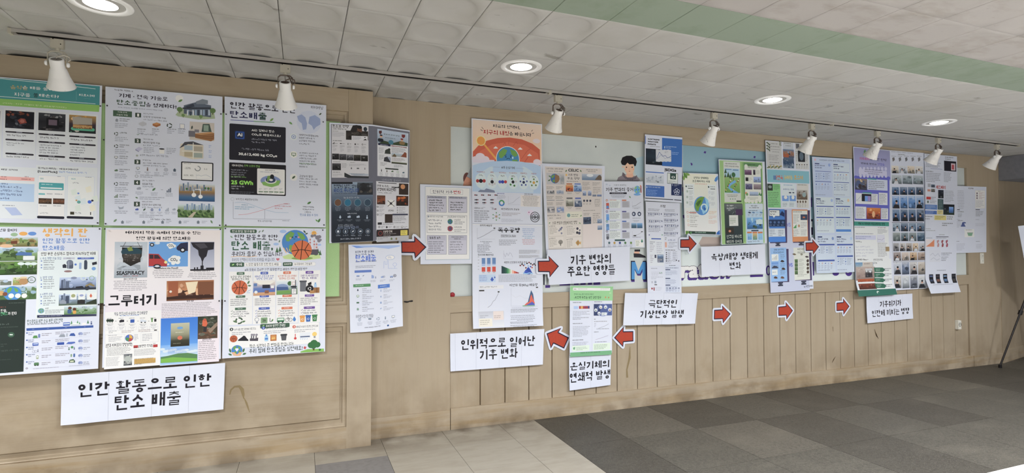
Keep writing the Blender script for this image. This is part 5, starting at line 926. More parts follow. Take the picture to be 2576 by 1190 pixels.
for k in range(4): s.icon(280+k*40, 590, 6, '3a3a44', [0, 1, 0, 8][k]); s.X(290+k*40, 586, 310+k*40, 596, 2, '6a6a78')
s.R(266, 604, 434, 640, '2c2426').C(286, 622, 13, '8a3a34').C(286, 622, 10, '2c2426').T('친환경 한계', 302, 608, 348, 618, 'e0d8d4', .03).X(302, 622, 380, 634, 2, 'a49c9c').R(392, 606, 428, 630, 'd8c850').X(396, 610, 424, 626, 3, '6a6a44').R(266, 640, 434, 656, 'b4b6bc').X(272, 642, 330, 652, 2, '55555f').icon(345, 648, 6, '6a7a4a', 1).icon(370, 648, 6, '8a7a5a', 1)
s.build()
# --- 8 carbon emission sheet hanging over the corner
s = Sheet('poster', 'white sheet with blue heading hanging under the grey four-poster sheet', [(876.5, 615.8), (936, 614), (1009.3, 612), (1014, 820.9), (937.5, 833.4), (880.9, 837.2)], (3.918, 3.935), bend=(.47, 3.913), disp=lambda u, v: .006*np.sin(u*5)*v+.010*np.maximum(v-.86, 0)/.14*np.maximum(.4-u, 0))
s.f(*FH); s.part('top_swash').G([(133, 685), (160, 698), (250, 692), (330, 700), (388, 688), (388, 682), (133, 684)], '9ab4e4').G([(133, 685), (160, 698), (200, 696), (170, 688)], '6a90d8')
s.part('heading').T('인간으로 인한', 154, 713, 251, 730, '3a4468', .012).T('탄소배출', 155, 737, 263, 764, '3f6ad0', .026).X(155, 768, 272, 776, 1, '6a7084').X(155, 793, 282, 806, 2, '7a8094')
s.part('factory_drawing').C(338, 744, 24, 'aab8d8', ry=14).C(338, 744, 21, 'e0e4ee', ry=11).T('CO₂', 326, 739, 344, 749, '8a9cc8', .01).L([(305, 800), (305, 765), (312, 765), (312, 780), (322, 780), (322, 760), (328, 760), (328, 800), (375, 800)], 1.5, '9aacd8').ring(362, 780, 10, 8.5, '9aacd8').L([(362, 790), (362, 800)], 1.5, '9aacd8')
s.part('section').R(150, 820, 239, 829, '5a78c0', .002)
for k, x in enumerate((168, 245, 296, 345)): s.icon(x, 849-k*2, 8, '8aa0d0', [4, 3, 3, 4][k]); s.X(x-12, 863-k*2, x+24, 872-k*2, 2, '8a90a4')
s.icon(196, 848, 6, '8a94b0', 2).icon(261, 846, 6, '7a84a8', 9).icon(305, 843, 6, '8a94b0', 0).icon(362, 838, 8, '3a4458', 0)
s.part('section').R(143, 894, 234, 905, '4f8a5c', .002).R(273, 886, 336, 899, '4a78c8', .002).X(155, 897, 210, 902, 1, 'cfe0d4').X(285, 890, 325, 895, 1, 'cfd8ec')
for k in range(4): s.icon(167, 923+k*33, 7, ['3a4458', '5a8a6a', '3a6a4a', '7a9a8a'][k], [7, 8, 4, 1][k]); s.X(190, 915+k*32, 220, 920+k*32, 1, '3a3e50'); s.X(190, 923+k*32, 255, 938+k*32, 2, '8a90a4'); s.icon(289, 915+k*32, 6, '8aa0c8', [9, 7, 1, 2][k]); s.X(303, 905+k*32, 325, 909+k*32, 1, '3a3e50'); s.X(303, 912+k*32, 358, 922+k*32, 2, '8a90a4')
s.part('section').T('우리가 할 수 있는 작은 행동들!', 156, 1052, 248, 1058, '3f4456', .01)
for k, x in enumerate((176, 230, 274, 313, 354)): s.icon(x, 1076-k*5, 8, '7a8aa0', [0, 4, 5, 9, 8][k]); s.X(x-16, 1090-k*4.5, x+18, 1106-k*4.5, 3, '8a90a4', 'c')
s.X(202, 1106, 310, 1114, 1, '6a7084').C(327, 1103, 5, '2f5a94')
s.build()
# ------------------------------------------------------------------ mural boards in the recess
FI, FJ, FK, FL2, FM, FN, FO, FP2, FQ, FR = (1050, 280, 2.975), (1120, 560, 2.704), (1350, 330, 3.4), (1400, 640, 3.305), (1590, 320, 2.704), (1780, 320, 2.704), (2020, 330, 2.644), (2220, 340, 2.705), (1750, 620, 4.957), (2140, 680, 4.408)
MP = YR+.022
def pj(x, y, z):
    p = np.array([x, y, z-CZ]); return (1288+F*(p@RT)/(p@FW), 595-F*(p@UP)/(p@FW))
def mboard(label, x0, x1, dx=0):
    q = [pj(x0, MP, 2.318), pj(x1, MP, 2.320), pj(x1, MP, rt_(x1)-.008), pj(x0, MP, rt_(x0)-.008)]
    return Sheet('mural_board', label, q, MP, cat='board', pm=MURAL, thick=.006)
PUR = '4a2f86'
s = mboard('pale mural board with a cartoon boy in a hoodie and a big blue letter M', XR+.001, 2.838)
s.f(1120, 290, 6.26).part('backpack_figure').C(345, 1000, 62, '6a3f3c', 20, ry=100).G([(410, 810), (350, 950), (340, 965), (410, 1005)], 'a4acb4').L([(340, 962), (412, 1005)], 5, '6a7078').G([(338, 965), (300, 1040), (280, 1110), (420, 1110), (412, 1005)], 'd49478').L([(330, 1075), (412, 1045)], 4, 'b87a60')
s.f(*FK).part('cartoon_boy').G([(800, 260), (840, 235), (905, 215), (915, 215), (912, 395), (858, 395), (830, 330)], 'a8c4d0').G([(688, 425), (700, 395), (730, 380), (860, 385), (885, 420), (868, 428)], '8a8088').G([(738, 350), (762, 372), (800, 392), (830, 395), (860, 375), (852, 408), (800, 420), (760, 408), (732, 378)], '6a606a').G([(756, 378), (836, 378), (818, 396), (778, 396)], 'e0ac90').R(770, 350, 826, 392, 'e0ac90', .004)
s.C(795, 315, 56, 'e8b89a', 24, ry=62).C(741, 305, 9, 'e0ac90').G([(722, 262), (735, 225), (770, 210), (815, 210), (848, 232), (858, 262), (848, 298), (838, 300), (830, 282), (795, 285), (778, 270), (760, 292), (738, 290), (728, 282)], '17151a').C(770, 309, 7, '2a2024').C(818, 309, 7, '2a2024').L([(793, 315), (789, 328), (797, 329)], 2.5, 'c08468').G([(785, 341), (803, 341), (796, 347)], 'b05a54').L([(780, 405), (780, 424)], 2.5, '4a4450').L([(822, 405), (822, 424)], 2.5, '4a4450').C(763, 326, 7, 'e0a08a').C(828, 326, 7, 'e0a08a')
s.part('shoe_print').R(838, 1012, 886, 1030, '23202a').R(835, 1030, 880, 1052, 'e0ac90').G([(830, 1045), (885, 1048), (928, 1068), (935, 1082), (832, 1080)], '2a2730').part('screw_hole').C(510, 133, 7, '33302e', ry=9)
s.f(1360, 640, 7.155)
def big(s, t, x0, y0, x1, y1, c, edge='1c1638', sh=PUR, b=.03):
    s.part('mural_letter')
    for q in (5, 10, 15, 20): s.T(t, x0-q*.6, y0+q, x1-q*.6, y1+q, sh, .04)
    for a in range(8): s.T(t, x0+3.2*math.cos(a*.785), y0+3.2*math.sin(a*.785), x1+3.2*math.cos(a*.785), y1+3.2*math.sin(a*.785), edge, .04)
    s.T(t, x0, y0, x1, y1, c, .04)
s.part('mural_letter')
M_ = [(1640, 135), (1705, 135), (1760, 300), (1835, 135), (1890, 135), (1890, 450), (1832, 450), (1832, 260), (1790, 350), (1740, 350), (1695, 260), (1695, 450), (1640, 450)]
from_c = lambda k, dx, dy: [(1762+(x-1762)*k+dx, 292+(y-292)*k+dy) for x, y in M_]
s.G(from_c(1.12, 8, 26), PUR).G(from_c(1.12, 0, 0), '1c1638').G(M_, '3f8fcf')
for a, b_ in ((350, 540), (610, 695), (725, 820), (860, 935), (960, 1080)): s.R(a, 470, b_, 545 if a != 350 else 555, PUR)
s.R(60, 340, 130, 548, '1c1638').R(82, 350, 120, 545, 'd4dcdc').R(95, 555, 182, 600, PUR)
s.build()
s = mboard('light blue mural board with falling purple confetti and purple-shadowed letters', 2.842, 4.20)
s.f(1700, 360, 9.9).part('blue_sky').grad(178, 50, 2238, 1189, ['7fa4b4', '86acbc', '8ab4c4', '92bccb'], 6)
s.f(*FM).grad(338, 440, 1000, 1090, ['92bccb', 'b4ccd0', 'ccd8d8', 'd0dada', 'd2dcdc'], 8)
s.f(1700, 360, 9.9)
for pts in ([(720, 200), (765, 212), (750, 262), (697, 245)], [(370, 490), (415, 500), (425, 548), (388, 560)], [(1950, 318), (1992, 330), (1975, 382), (1935, 362)]): s.part('confetti').G(pts, PUR)
s.f(*FM).part('confetti').G([(346, 600), (356, 596), (358, 622), (350, 618)], PUR).part('confetti').G([(344, 408), (350, 406), (350, 440), (345, 438)], PUR)
s.part('sand_print').G([(455, 790), (480, 745), (600, 748), (600, 812), (470, 812)], 'b4a49c')
s.f(1400, 640, 3.305); big(s, 'ration', 1036, 66, 1450, 184, 'dde6e4')
s.f(1750, 620, 4.957); s.part('mural_letter').R(680, 355, 840, 378, PUR).part('mural_letter').C(905, 300, 45, PUR, ry=70).C(905, 300, 20, 'd2dcdc', ry=50)
s.build()
s = mboard('long pale mural board, blue at its near end, running on to the end stile', 4.204, XS-.004)
s.f(*FO).part('blue_sky').grad(0, 150, 345, 600, ['7fa4b4', '8ab4c4', '92bccb'], 4).grad(0, 595, 345, 1000, ['92bccb', 'd0dada', 'd2dcdc'], 4)
s.part('mural_letter').R(46, 585, 72, 690, '1c1638').R(52, 600, 68, 640, 'd2dcdc').R(64, 870, 80, 960, PUR).part('mural_letter').C(225, 945, 32, PUR, ry=18).part('mural_letter').C(312, 940, 34, PUR, ry=26).C(306, 930, 20, 'd2dcdc', ry=14).part('confetti').C(62, 455, 7, PUR, ry=9).part('confetti').R(58, 440, 66, 505, PUR)
s.build()
# ------------------------------------------------------------------ sheets on the right wall
PR = YR-.010
# 9
s = Sheet('poster', 'white framed handout with grey tables, small globe and hexagon, beside the red arrow', [(1056.7, 463.2), (1187.8, 468.2), (1186.8, 663.2), (1057.4, 664.9)], PR, tilt=.004)
s.f(*FI).part('border_line').box(57, 562, 391, 1110, '6f8fb0', 2).box(62, 567, 386, 1105, 'c4ccd8', 1)
s.part('heading').box(97, 580, 340, 626, '8a94a4', 1.5).T('인위적 기후변화', 114, 590, 324, 620, '4a4f60', .02).T('변화', 270, 592, 324, 621, 'c04a50', .02)
s.part('table').box(70, 632, 217, 760, '6a6f80', 2, 'c0c0d0').R(76, 637, 212, 655, '9a9cb0').X(85, 662, 205, 750, 5, '33343f', wt=1.5).X(80, 640, 205, 652, 1, '222')
s.part('table').box(231, 637, 371, 762, '6a6f80', 2, 'c0c0d0').R(237, 641, 366, 658, '9a9cb0').X(245, 680, 360, 745, 4, '33343f', wt=1.5).X(240, 643, 350, 655, 1, '222')
s.part('table').box(70, 778, 370, 913, '6a6f80', 2, 'dfe3ee').C(82, 790, 7, '8a94a4').T('대기의 이상기체', 92, 784, 190, 798, '33343f', .015).T('온실효과와 지구온난화', 224, 785, 356, 800, '33343f', .015).X(82, 812, 200, 895, 4, '5a5e70').globe(244, 828, 20, '3a6a9a', '4a8a4a').G([(225, 870), (236, 861), (252, 861), (264, 872), (264, 888), (252, 900), (236, 900), (225, 890)], 'a04a58').C(245, 880, 13, '5a4a6a').T('온실효과', 276, 808, 322, 822, '33343f', .015).X(275, 828, 360, 850, 2, '5a5e70').T('지구온난화', 276, 863, 330, 878, '33343f', .015).X(275, 886, 362, 905, 2, '5a5e70')
for x0, n in ((70, 6), (231, 5)): s.part('table').box(x0, 930, x0+(147 if x0 == 70 else 138), 1072, '6a6f80', 2, 'c0c0d0').R(x0+3, 933, x0+140, 967, 'b4b4c6').X(x0+15, 940, x0+120, 962, 1 if x0 == 70 else 2, '222', 'c').X(x0+10, 975, x0+130, 1062, n, '44465a')
s.build()
# 10 tall strip
s = Sheet('poster', 'tall poster strip with red sky, tearful globe and six molecule models', [(1186.1, 297.5), (1363.3, 311.9), (1365.2, 818.9), (1189.2, 827)], PR-.006, disp=lambda u, v: .012*np.maximum(v-.93, 0)/.07+.003*np.sin(v*9)*u)
s.f(*FI).part('peach_sky').grad(412, 60, 928, 400, ['d8c4b4', 'e0c0a4', 'e6c8a8'], 4)
s.part('heading').T('지금의 선택이,', 564, 96, 768, 138, '1c1a24', .035).T('지구의 내일', 494, 136, 684, 186, 'b03a34', .04).T('을 바꿉니다', 686, 153, 850, 194, '1c1a24', .035).L([(472, 138), (488, 148)], 5, '6a5a54').L([(480, 118), (494, 136)], 4, '6a5a54').L([(852, 152), (862, 140)], 4, '6a5a54').L([(856, 168), (872, 164)], 4, '6a5a54')
s.part('red_heat_dome').G([(415, 305), (455, 260), (520, 222), (600, 202), (690, 198), (780, 212), (860, 245), (915, 290), (918, 420), (415, 360)], 'c85a40').G([(470, 300), (560, 250), (680, 232), (800, 255), (900, 320), (910, 390), (440, 360)], 'd4694c').C(470, 345, 38, 'd6ccd8', ry=30).C(510, 365, 30, 'd6ccd8', ry=26).C(436, 360, 30, 'd6ccd8', ry=20).C(895, 385, 34, 'd8cad4', ry=24).C(890, 225, 32, 'd8ccd0', ry=18).R(415, 360, 575, 395, 'd4ccdc').R(780, 385, 920, 410, 'd4ccdc')
for x, y in ((585, 272), (768, 280), (838, 328)): s.G([(x-16, y+6), (x, y-8), (x+16, y+6), (x+16, y+10), (x-16, y+10)], 'e6dcdc')
s.L([(640, 255), (655, 235), (662, 262)], 3, 'b84a38').L([(680, 250), (686, 215)], 3, 'b84a38').L([(715, 262), (740, 228), (748, 250)], 3, 'b84a38').L([(776, 362), (820, 300), (845, 282)], 3, 'b84a38').L([(800, 385), (828, 345)], 4, 'b84a38')
s.C(475, 223, 38, 'f0d890').C(475, 223, 32, 'e0953a').L([(498, 250), (588, 360)], 14, 'e8a040')
s.part('blue_dome').G([(413, 410), (470, 392), (560, 378), (670, 374), (780, 382), (870, 398), (922, 415), (922, 622), (413, 605)], 'a9c4ea').G([(470, 605), (478, 460), (540, 420), (670, 402), (800, 420), (860, 455), (868, 615)], 'bcd0f0')
s.part('globe_picture').C(676, 360, 97, 'e8e0d8', 32).globe(676, 360, 92, '3f86b8', '6aa048').G([(570, 405), (585, 378), (670, 374), (780, 382), (790, 460), (560, 460)], 'a9c4ea').L([(650, 335), (665, 330)], 4, '1c3050').L([(690, 330), (705, 337)], 4, '1c3050').C(660, 345, 5, '1c3050').C(696, 345, 5, '1c3050').L([(664, 362), (678, 355), (692, 362)], 4, '1c3050').C(712, 352, 6, 'bcdcf0', ry=9)
s.part('gas_models').T('6대 온실기체', 628, 414, 726, 438, '2a2c3c', .02).L([(560, 422), (618, 424)], 2, '8a9ab8').L([(735, 430), (795, 434)], 2, '8a9ab8')
NM = ['이산화탄소', '메탄', '아산화질소', '수소불화탄소', '과불화탄소', '육불화황']; FMn = ['CO₂', 'CH₄', 'N₂O', 'HFCs', 'PFCs', 'SF₆']
for k, x in enumerate((474, 558, 636, 714, 794, 870)):
    y = 458+k*2.6; s.C(x, y+65, 44, 'c8d8f2', 20, ry=58); w_ = (60, 24, 54, 60, 52, 38)[k]/2; s.T(NM[k], x-w_, y-6, x+w_, y+7, 'a84a48', .015).T(FMn[k], x-13, y+18, x+14, y+32, '3a3c50', .01)
    z = y+68
    if k == 0: s.C(x-24, z, 13, 'a8383a').C(x+24, z, 13, 'a8383a').C(x, z, 15, '22222a')
    elif k == 1: [s.C(x+a, z+b_, 9, 'c0c0c6') for a, b_ in ((0, -18), (-19, 20), (19, 18), (2, 26))]; s.C(x, z+4, 13, '22222a')
    elif k == 2: s.C(x-20, z+2, 12, '4a5cc0').C(x, z+2, 13, '2f46b0').C(x+22, z+2, 12, 'b83a3e')
    elif k == 3: [s.C(x+a, z+b_, 8, c) for a, b_, c in ((-8, -24, '3a7a3c'), (22, -2, 'c0c0c6'), (-18, 20, '3a7a3c'), (10, 28, '3a7a3c'))]; s.C(x, z, 12, '22222a')
    else: [s.C(x+25*math.cos(q), z+25*math.sin(q), 7, '44549a' if k == 4 else '5a7a3c') for q in (-1.57, -.3, .9, 2.2, 3.4)]; s.C(x, z, 11, '2f3458' if k == 4 else 'c89a3c')
s.part('city_smoke').G([(455, 605), (470, 592), (500, 595), (515, 582), (545, 590), (575, 598), (580, 614), (455, 610)], '7a84a0')
s.part('collage')
for k in range(4): s.C(432+k*50, 632, 7, '7a2f3a', 8, ry=5).C(444+k*50, 633, 6, '33343f', 8, ry=5)
for k in range(6): x, y = 440+(k % 3)*58, 668+(k//3)*22; s.C(x-8, y, 5, '44465a', 8).C(x+2, y, 6, '22232c', 8).C(x+12, y, 5, '8a4a5a', 8).X(x-10, y+32, x+14, y+38, 1, '8a8ea0')
s.X(595, 618, 665, 628, 1, '3f5ab0').X(595, 635, 665, 665, 4, '8a90a4').ring(630, 692, 24, 13, '3a7ac4', 0, 200).ring(630, 692, 24, 13, '4a9a6a', 200, 360).chart(680, 640, 765, 705, 'a4a8bc', 2).R(772, 632, 922, 722, 'd8d4d4').X(782, 636, 912, 716, 9, '6a6468', 'c').X(800, 622, 885, 632, 1, '3a3a44')
s.T('이플루엔자 구조', 425, 725, 492, 738, '3a3c4c', .015).X(425, 748, 548, 834, 6, '4a4d5e').icon(583, 738, 9, '8a5a6a', 3).X(555, 730, 605, 745, 1, '6a6e80')
s.C(590, 793, 9, 'c89a5a').L([(590, 765), (590, 822)], 2, '8a8ea0').L([(566, 778), (614, 808)], 2, '8a8ea0').L([(566, 808), (614, 778)], 2, '8a8ea0')
for a, b_ in ((590, 765), (566, 780), (614, 780), (566, 806), (614, 806), (590, 820)): s.C(a, b_, 5, '5a9a6a', 8)
s.T('아산화질소의 오남용', 627, 730, 763, 747, '23242e', .03).X(632, 765, 780, 790, 3, '8a7a84').X(628, 812, 820, 836, 3, '9aa0b4').C(845, 765, 30, 'd4cce0', ry=22).C(835, 762, 5, 'a05a8a').ring(880, 797, 41, 36, '2a2c34').ring(880, 797, 27, 24, '2a2c34').ring(868, 797, 20, 17, '5a5e6a').ring(892, 797, 20, 17, '5a5e6a').T('ECHO', 856, 789, 906, 807, '1c1c24', .035)
s.part('sheet_seam').L([(413, 846), (935, 852)], 3, 'a4a8b8').R(412, 855, 942, 860, 'dfe3ec')
s.f(*FJ).part('graph_sheet').T('화학적 배출량', 236, 18, 318, 32, '23242e', .025).chart(218, 42, 338, 118, '6a6e80', 5).R(328, 40, 340, 47, '333').X(232, 132, 324, 148, 2, '6a6e80', 'c').X(218, 155, 318, 205, 5, '5a5e70').X(222, 208, 328, 213, 1, '3a3c4c').T('질소산화물 배출량 비교', 222, 218, 328, 230, '23242e', .03)
for k, x in enumerate((248, 284, 319)):
    for a, b_, c in ((246-k, 285, '5f84b8'), (285, 300-k*3, '9ab4dc'), (300-k*3, 308-k*2, 'c8d0e4'), (308-k*2, 338, 'cc4a3a')): s.R(x, a, x+24, b_, c)
    s.X(x+4, 342, x+22, 348, 1, '555')
for k in range(5): s.X(222, 236+k*21, 232, 242+k*21, 1, '777')
s.R(228, 358, 342, 408, 'b4c8ee').X(232, 364, 296, 402, 4, '5a7ac0').G([(318, 372), (330, 392), (318, 405), (306, 392)], '3a5ab8').G([(336, 368), (342, 378), (336, 384), (330, 378)], '3a5ab8')
s.part('main_sheet').T('독수공방', 358, 38, 508, 74, '17161f', .055).T('산업인력과 탄소 중금속', 378, 87, 480, 101, '2a2c38', .03).L([(378, 103), (480, 102)], 1.5, '333').X(365, 122, 498, 160, 4, '6a6e80').X(520, 45, 612, 90, 4, '7a9ac8', 'c').X(520, 95, 612, 115, 2, '6aa0c0', 'c').X(520, 118, 615, 155, 4, 'c07a84', 'c').chart(398, 195, 458, 252, 'a4a8bc', 8, False).R(500, 190, 642, 218, 'c4c8d4').X(502, 192, 640, 216, 4, '6a6e80').R(500, 226, 642, 246, 'c4c8d4').X(502, 228, 640, 245, 3, '6a6e80')
s.T('해양의 산성화의 피로움 분석', 400, 268, 556, 282, '33343f', .02)
cols_ = ['1f3a44', '1f4a44', '2a5a4a', '3a8a5a', '8aba8a', 'd4d8d0', 'e8a898', 'd86a50', 'b03a3a', '8a2a3a']
for k in range(10): x = 382+k*12; s.G([(x, 298+k*4.8), (x+12.2, 303+k*4.8), (x+12.2, 350-k*.2), (x, 351)], cols_[k])
s.G([(530, 352), (545, 325), (555, 330), (565, 305), (578, 320), (592, 348), (570, 356)], '3a5ac0').G([(545, 330), (562, 308), (580, 330), (590, 350)], '2f4aa8').L([(528, 345), (550, 352), (575, 345), (596, 352)], 6, '8ac0e8')
for a, b_, c in ((510, 296, '7a2f34'), (522, 288, '2a2c34'), (532, 296, '7a2f34'), (540, 290, '8ab0dc'), (556, 282, '2a2c34'), (570, 276, '7a2f34'), (582, 284, '2a2c34'), (594, 292, '7a2f34'), (604, 286, '2a2c34'), (614, 294, '7a2f34'), (564, 300, '8ab0dc'), (580, 304, '3a5ac0'), (548, 312, '7a2f34'), (590, 310, 'c05a4a')): s.C(a, b_, 6, c, 9)
for k in range(6): s.X(362, 358+k*8.6, 632, 363+k*8.6, 1, '5a5e70', full=.98)
s.T('이산화 황(SO₂) 배출량', 437, 420, 626, 437, '23242e', .022).chart(447, 448, 628, 570, 'c4c8d4', 3, False).R(616, 440, 630, 447, '333').G([(535, 566), (560, 545), (572, 500), (583, 462), (597, 490), (607, 566)], '3a5a80').G([(535, 566), (552, 548), (570, 540), (578, 505), (585, 490), (595, 520), (607, 545), (607, 566)], 'd4604c').G([(545, 566), (570, 552), (590, 540), (607, 555), (607, 566)], '4a5ab8').R(525, 565, 608, 570, '7aaa8a').X(450, 577, 625, 582, 1, '9a9eb0')
for k in range(3): s.X(445, 588+k*9, 628, 594+k*9, 1, '33343f', full=.98, wt=1.4)
for a, b_, c in ((442, 628, 630), (445, 626, 641), (442, 628, 652), (485, 608, 660), (438, 620, 672), (440, 560, 681), (438, 625, 694), (460, 600, 703)): s.X(a, c, b_, c+6, 1, '5a5e70', full=1)
s.part('side_table').R(228, 432, 395, 452, 'd4d6dc').X(235, 436, 392, 448, 1, '7a7e8c').R(230, 462, 265, 470, '333').R(356, 470, 368, 478, '333').chart(288, 475, 362, 585, '7a7e8c', 9, True, 'd4d6dc').L([(230, 470), (230, 600)], 1.2, 'b4b8c4').grad(225, 608, 398, 705, ['b8bcc8', 'c8ccd8', 'd4d8e0'], 4).R(228, 655, 318, 705, 'dcd8cc').R(325, 605, 395, 660, 'd8ccc8').X(235, 620, 315, 650, 3, '8a8e9c').X(330, 620, 390, 650, 3, '9a8a8a').X(235, 662, 310, 695, 3, '9a968a')
s.build()
# 11 CELIC
s = Sheet('poster', 'beige collage poster headed CELIC on a curling white backing sheet', [(1363.6, 410.9), (1521.5, 417.6), (1519.5, 627), (1374, 640)], PR+.002, disp=lambda u, v: .006*np.abs(np.sin(u*3))*v)
s.f(*FK).part('beige_ground').R(72, 303, 555, 1000, 'cdc6c2').R(400, 808, 560, 1000, 'd6ccca')
s.part('heading').T('기후 변화: 생명 과학에', 84, 316, 232, 336, '4a4648', .015).T('미치는 영향과 미래', 103, 342, 222, 356, '4a4648', .015).T('CELIC', 276, 324, 366, 353, '33383a', .035).leaf(258, 345, 12, -60, '5a7a50').leaf(383, 345, 12, -120, '5a7a50').T('기후 변화', 276, 370, 360, 394, '33343c', .02).T('주요 영향', 268, 402, 372, 424, '33343c', .02).C(260, 382, 9, 'e0b050').X(420, 330, 530, 355, 2, '6a6464', 'c').X(262, 436, 380, 446, 1, '5a5658')
s.part('globe_picture').R(84, 362, 243, 468, 'b8b8bc').globe(160, 415, 42, '3a6aa8', '6a9a4a').G([(160, 373), (196, 390), (202, 420), (190, 445), (160, 457)], '8a6a4a').pic(205, 366, 242, 466, ['c8c4c4', '8a949c', 'b0acac'], 61, 16).leaf(115, 395, 14, 30, '5a7a5a').leaf(110, 430, 14, -30, '4a6a4a')
s.part('sea_picture').grad(392, 370, 556, 430, ['b4bcc8', '8a9cb4', '5f7a9c'], 4).C(460, 385, 34, 'd4d8dc', ry=14).G([(500, 425), (530, 385), (545, 380), (556, 400), (556, 428)], '6a5a4a')
bl = 'aeb4c4'
for k, (x0, y0, x1, y1, c) in enumerate(((85, 485, 160, 555, '6a6e74'), (170, 485, 240, 555, '8a9cb8'), (85, 570, 160, 610, '7a8088'), (165, 570, 240, 610, '9a9a9a'), (88, 625, 162, 715, '5a5e68'), (170, 625, 243, 715, '6a8ac0'))):
    s.part('panel').X(x0, y0, x1-5, y0+24, 3, '5a5658').pic(x0+4, y0+32, x1-4, y1, ['c8c4c6', c, 'b4b0b4'], 62+k, 8, [c, 'c4c0c2'], .25)
for k, (x0, y0, x1, y1, cs, h) in enumerate(((254, 472, 318, 530, ['d8a060', 'c05a30', '4a2a20'], 'b87048'), (323, 472, 390, 530, ['b4c8e0', '7a9cc8', '4a6aa0'], '5a7ac0'), (254, 598, 320, 658, ['c8c8c0', '8a8a80', '6a6a60'], '6a6a6e'), (328, 598, 392, 662, ['c0c4cc', '5a6a84', '3a4a64'], '5a6ab4'))):
    s.part('panel').R(x0+6, y0-15, x1-8, y0-3, h, .002).pic(x0, y0, x1, y1, cs, 70+k, 12, None, .25).X(x0+4, y1+8, x1-4, y1+22, 2, '5a5658', 'c')
s.part('panel').X(396, 445, 470, 480, 4, '6a6464').X(480, 448, 550, 475, 3, '6a6464').X(396, 488, 470, 515, 3, '6a6464')
for k, x in enumerate((398, 442)): s.pic(x, 522, x+30, 565, ['c4ccdc', '8a9cc0', '5a6a94'], 80+k, 8)
s.pic(480, 555, 512, 572, ['8a94a8', '5f6a84'], 82, 5).pic(518, 555, 556, 572, ['8a9cc0', '4a6494'], 83, 5).X(485, 490, 550, 545, 4, '8a8484')
for k in range(3): s.C(410+k*26, 610, 11, '4a4e5c', 10).X(400+k*26, 628, 422+k*26, 642, 2, '6a6464')
s.ring(520, 625, 32, 30, 'a8a4a8').X(495, 595, 545, 660, 5, '8a8484', 'c').X(402, 690, 520, 698, 1, '5a5658').X(405, 715, 465, 735, 2, '6a6464').pic(402, 750, 468, 806, ['5a6a84', '2f3a50', '4a5a70'], 84, 14).X(482, 715, 545, 800, 6, '7a7474').pic(520, 765, 558, 798, ['a8b4c8', '4a6a94'], 85, 6).pic(522, 820, 560, 852, ['a8b4c8', '4a6a94'], 86, 6)
s.part('banner_line').R(252, 705, 392, 758, 'd4d2c4').C(278, 735, 17, '6a9aa0').X(300, 725, 375, 748, 2, '5a6a5a').leaf(383, 738, 10, -60, '5a8a50').X(92, 730, 240, 745, 1, '5a5658').X(110, 755, 150, 765, 1, '5a5658').X(170, 755, 215, 765, 1, '5a5658')
s.part('bio_section').R(95, 778, 392, 998, 'd2ccc6').T('기후 변화가 생물에 미친 영향', 137, 788, 350, 806, '4a4438', .02).leaf(112, 800, 9, -40, '5a8a50').leaf(373, 800, 9, -140, '5a8a50')
for k, (x, y, t) in enumerate(((100, 815, '#1 감염병 확산'), (250, 818, '#2 서식지 축소'), (100, 915, '#3 개화시기'), (250, 920, '#4 수생생물'))): s.box(x, y, x+138, y+(88 if y < 900 else 80), 'b0a8a0', 1.2, 'd6d0ca').T(t, x+8, y+7, x+62, y+17, '5a5450', .01).X(x+10, y+24, x+(88 if k != 3 else 70), y+76, 5, '8a847e')
for a, b_, r, c in ((208, 850, 12, '7a7c94'), (218, 838, 8, '5a5c84'), (195, 862, 8, '7a7c94'), (216, 884, 9, '7a7c94'), (352, 845, 12, '3a3a4c'), (350, 878, 12, '33343f'), (368, 882, 13, '44465a'), (372, 858, 8, '5a5c6a')): s.C(a, b_, r, c, 10)
s.C(207, 955, 24, '8a8680', 9, ry=20).R(203, 960, 211, 985, '6a6660').G([(335, 960), (358, 935), (372, 958), (382, 945), (380, 975), (370, 966), (356, 985)], 'c89a50').L([(350, 945), (350, 975)], 5, '3a3430').L([(362, 945), (362, 975)], 4, '3a3430')
s.build()
# 12
s = Sheet('poster', 'white poster about evidence of climate change with a small melting globe, under the boy', [(1517.6, 456.5), (1617, 456.5), (1621.2, 622.6), (1520, 623.5)], PR-.001, tilt=.004)
s.f(*FK).part('heading').T('지표가 보여주는', 660, 455, 765, 467, '5a5e70', .01).T('기후 변화의 증거', 592, 482, 824, 514, '23242e', .028).C(598, 455, 10, 'b4c0d4', ry=7).C(624, 463, 8, 'b4c0d4', ry=5).R(622, 522, 768, 537, '2a2c3c', .002).X(640, 526, 750, 534, 1, 'c4c8d4').C(858, 540, 36, '6aa4dc', ry=10).globe(860, 500, 34, '5aa0dc', '8aba8a').C(850, 500, 3, '223').C(868, 500, 3, '223').R(886, 465, 896, 525, 'b84a50', .003).X(620, 545, 770, 568, 3, '6a6e80', 'c').leaf(795, 562, 11, 60, '5a8a50').C(885, 465, 5, 'e0a050')
for k, y in enumerate((590, 686, 770, 855)):
    s.part('evidence_row').C(599, y, 10, ['b06a4a', '6a5aa0', '3a8a8a', '5a5a8a'][k]).C(599, y, 5, 'dfe3ec').R(593, y+22, 618, y+(75 if k != 3 else 60), ['c85a4a', '6aa0dc', '5a8ac0', '8a8e9c'][k], .004).C(605, y+58, 14, ['5a8ac8', '5a94dc', '6a9ad4', '5a5e6a'][k], 10).R(620, y-6, 715, y+66, 'd4dcec').X(622, y-6, 690, y+4, 1, ['b84a3a', '2a3a6a', '3a5a9a', '3a4a6a'][k], wt=1.3).X(624, y+12, 712, y+60, 5, '5a5e70').R(727, y-6, 764, y+5, ['c87a58', '5a5a9a', '4a6ab4', '5a5a8a'][k], .001).R(728, y+8, 792, y+60, 'b0b2bc').X(730, y+10, 790, y+58, 7, '8a8c98')
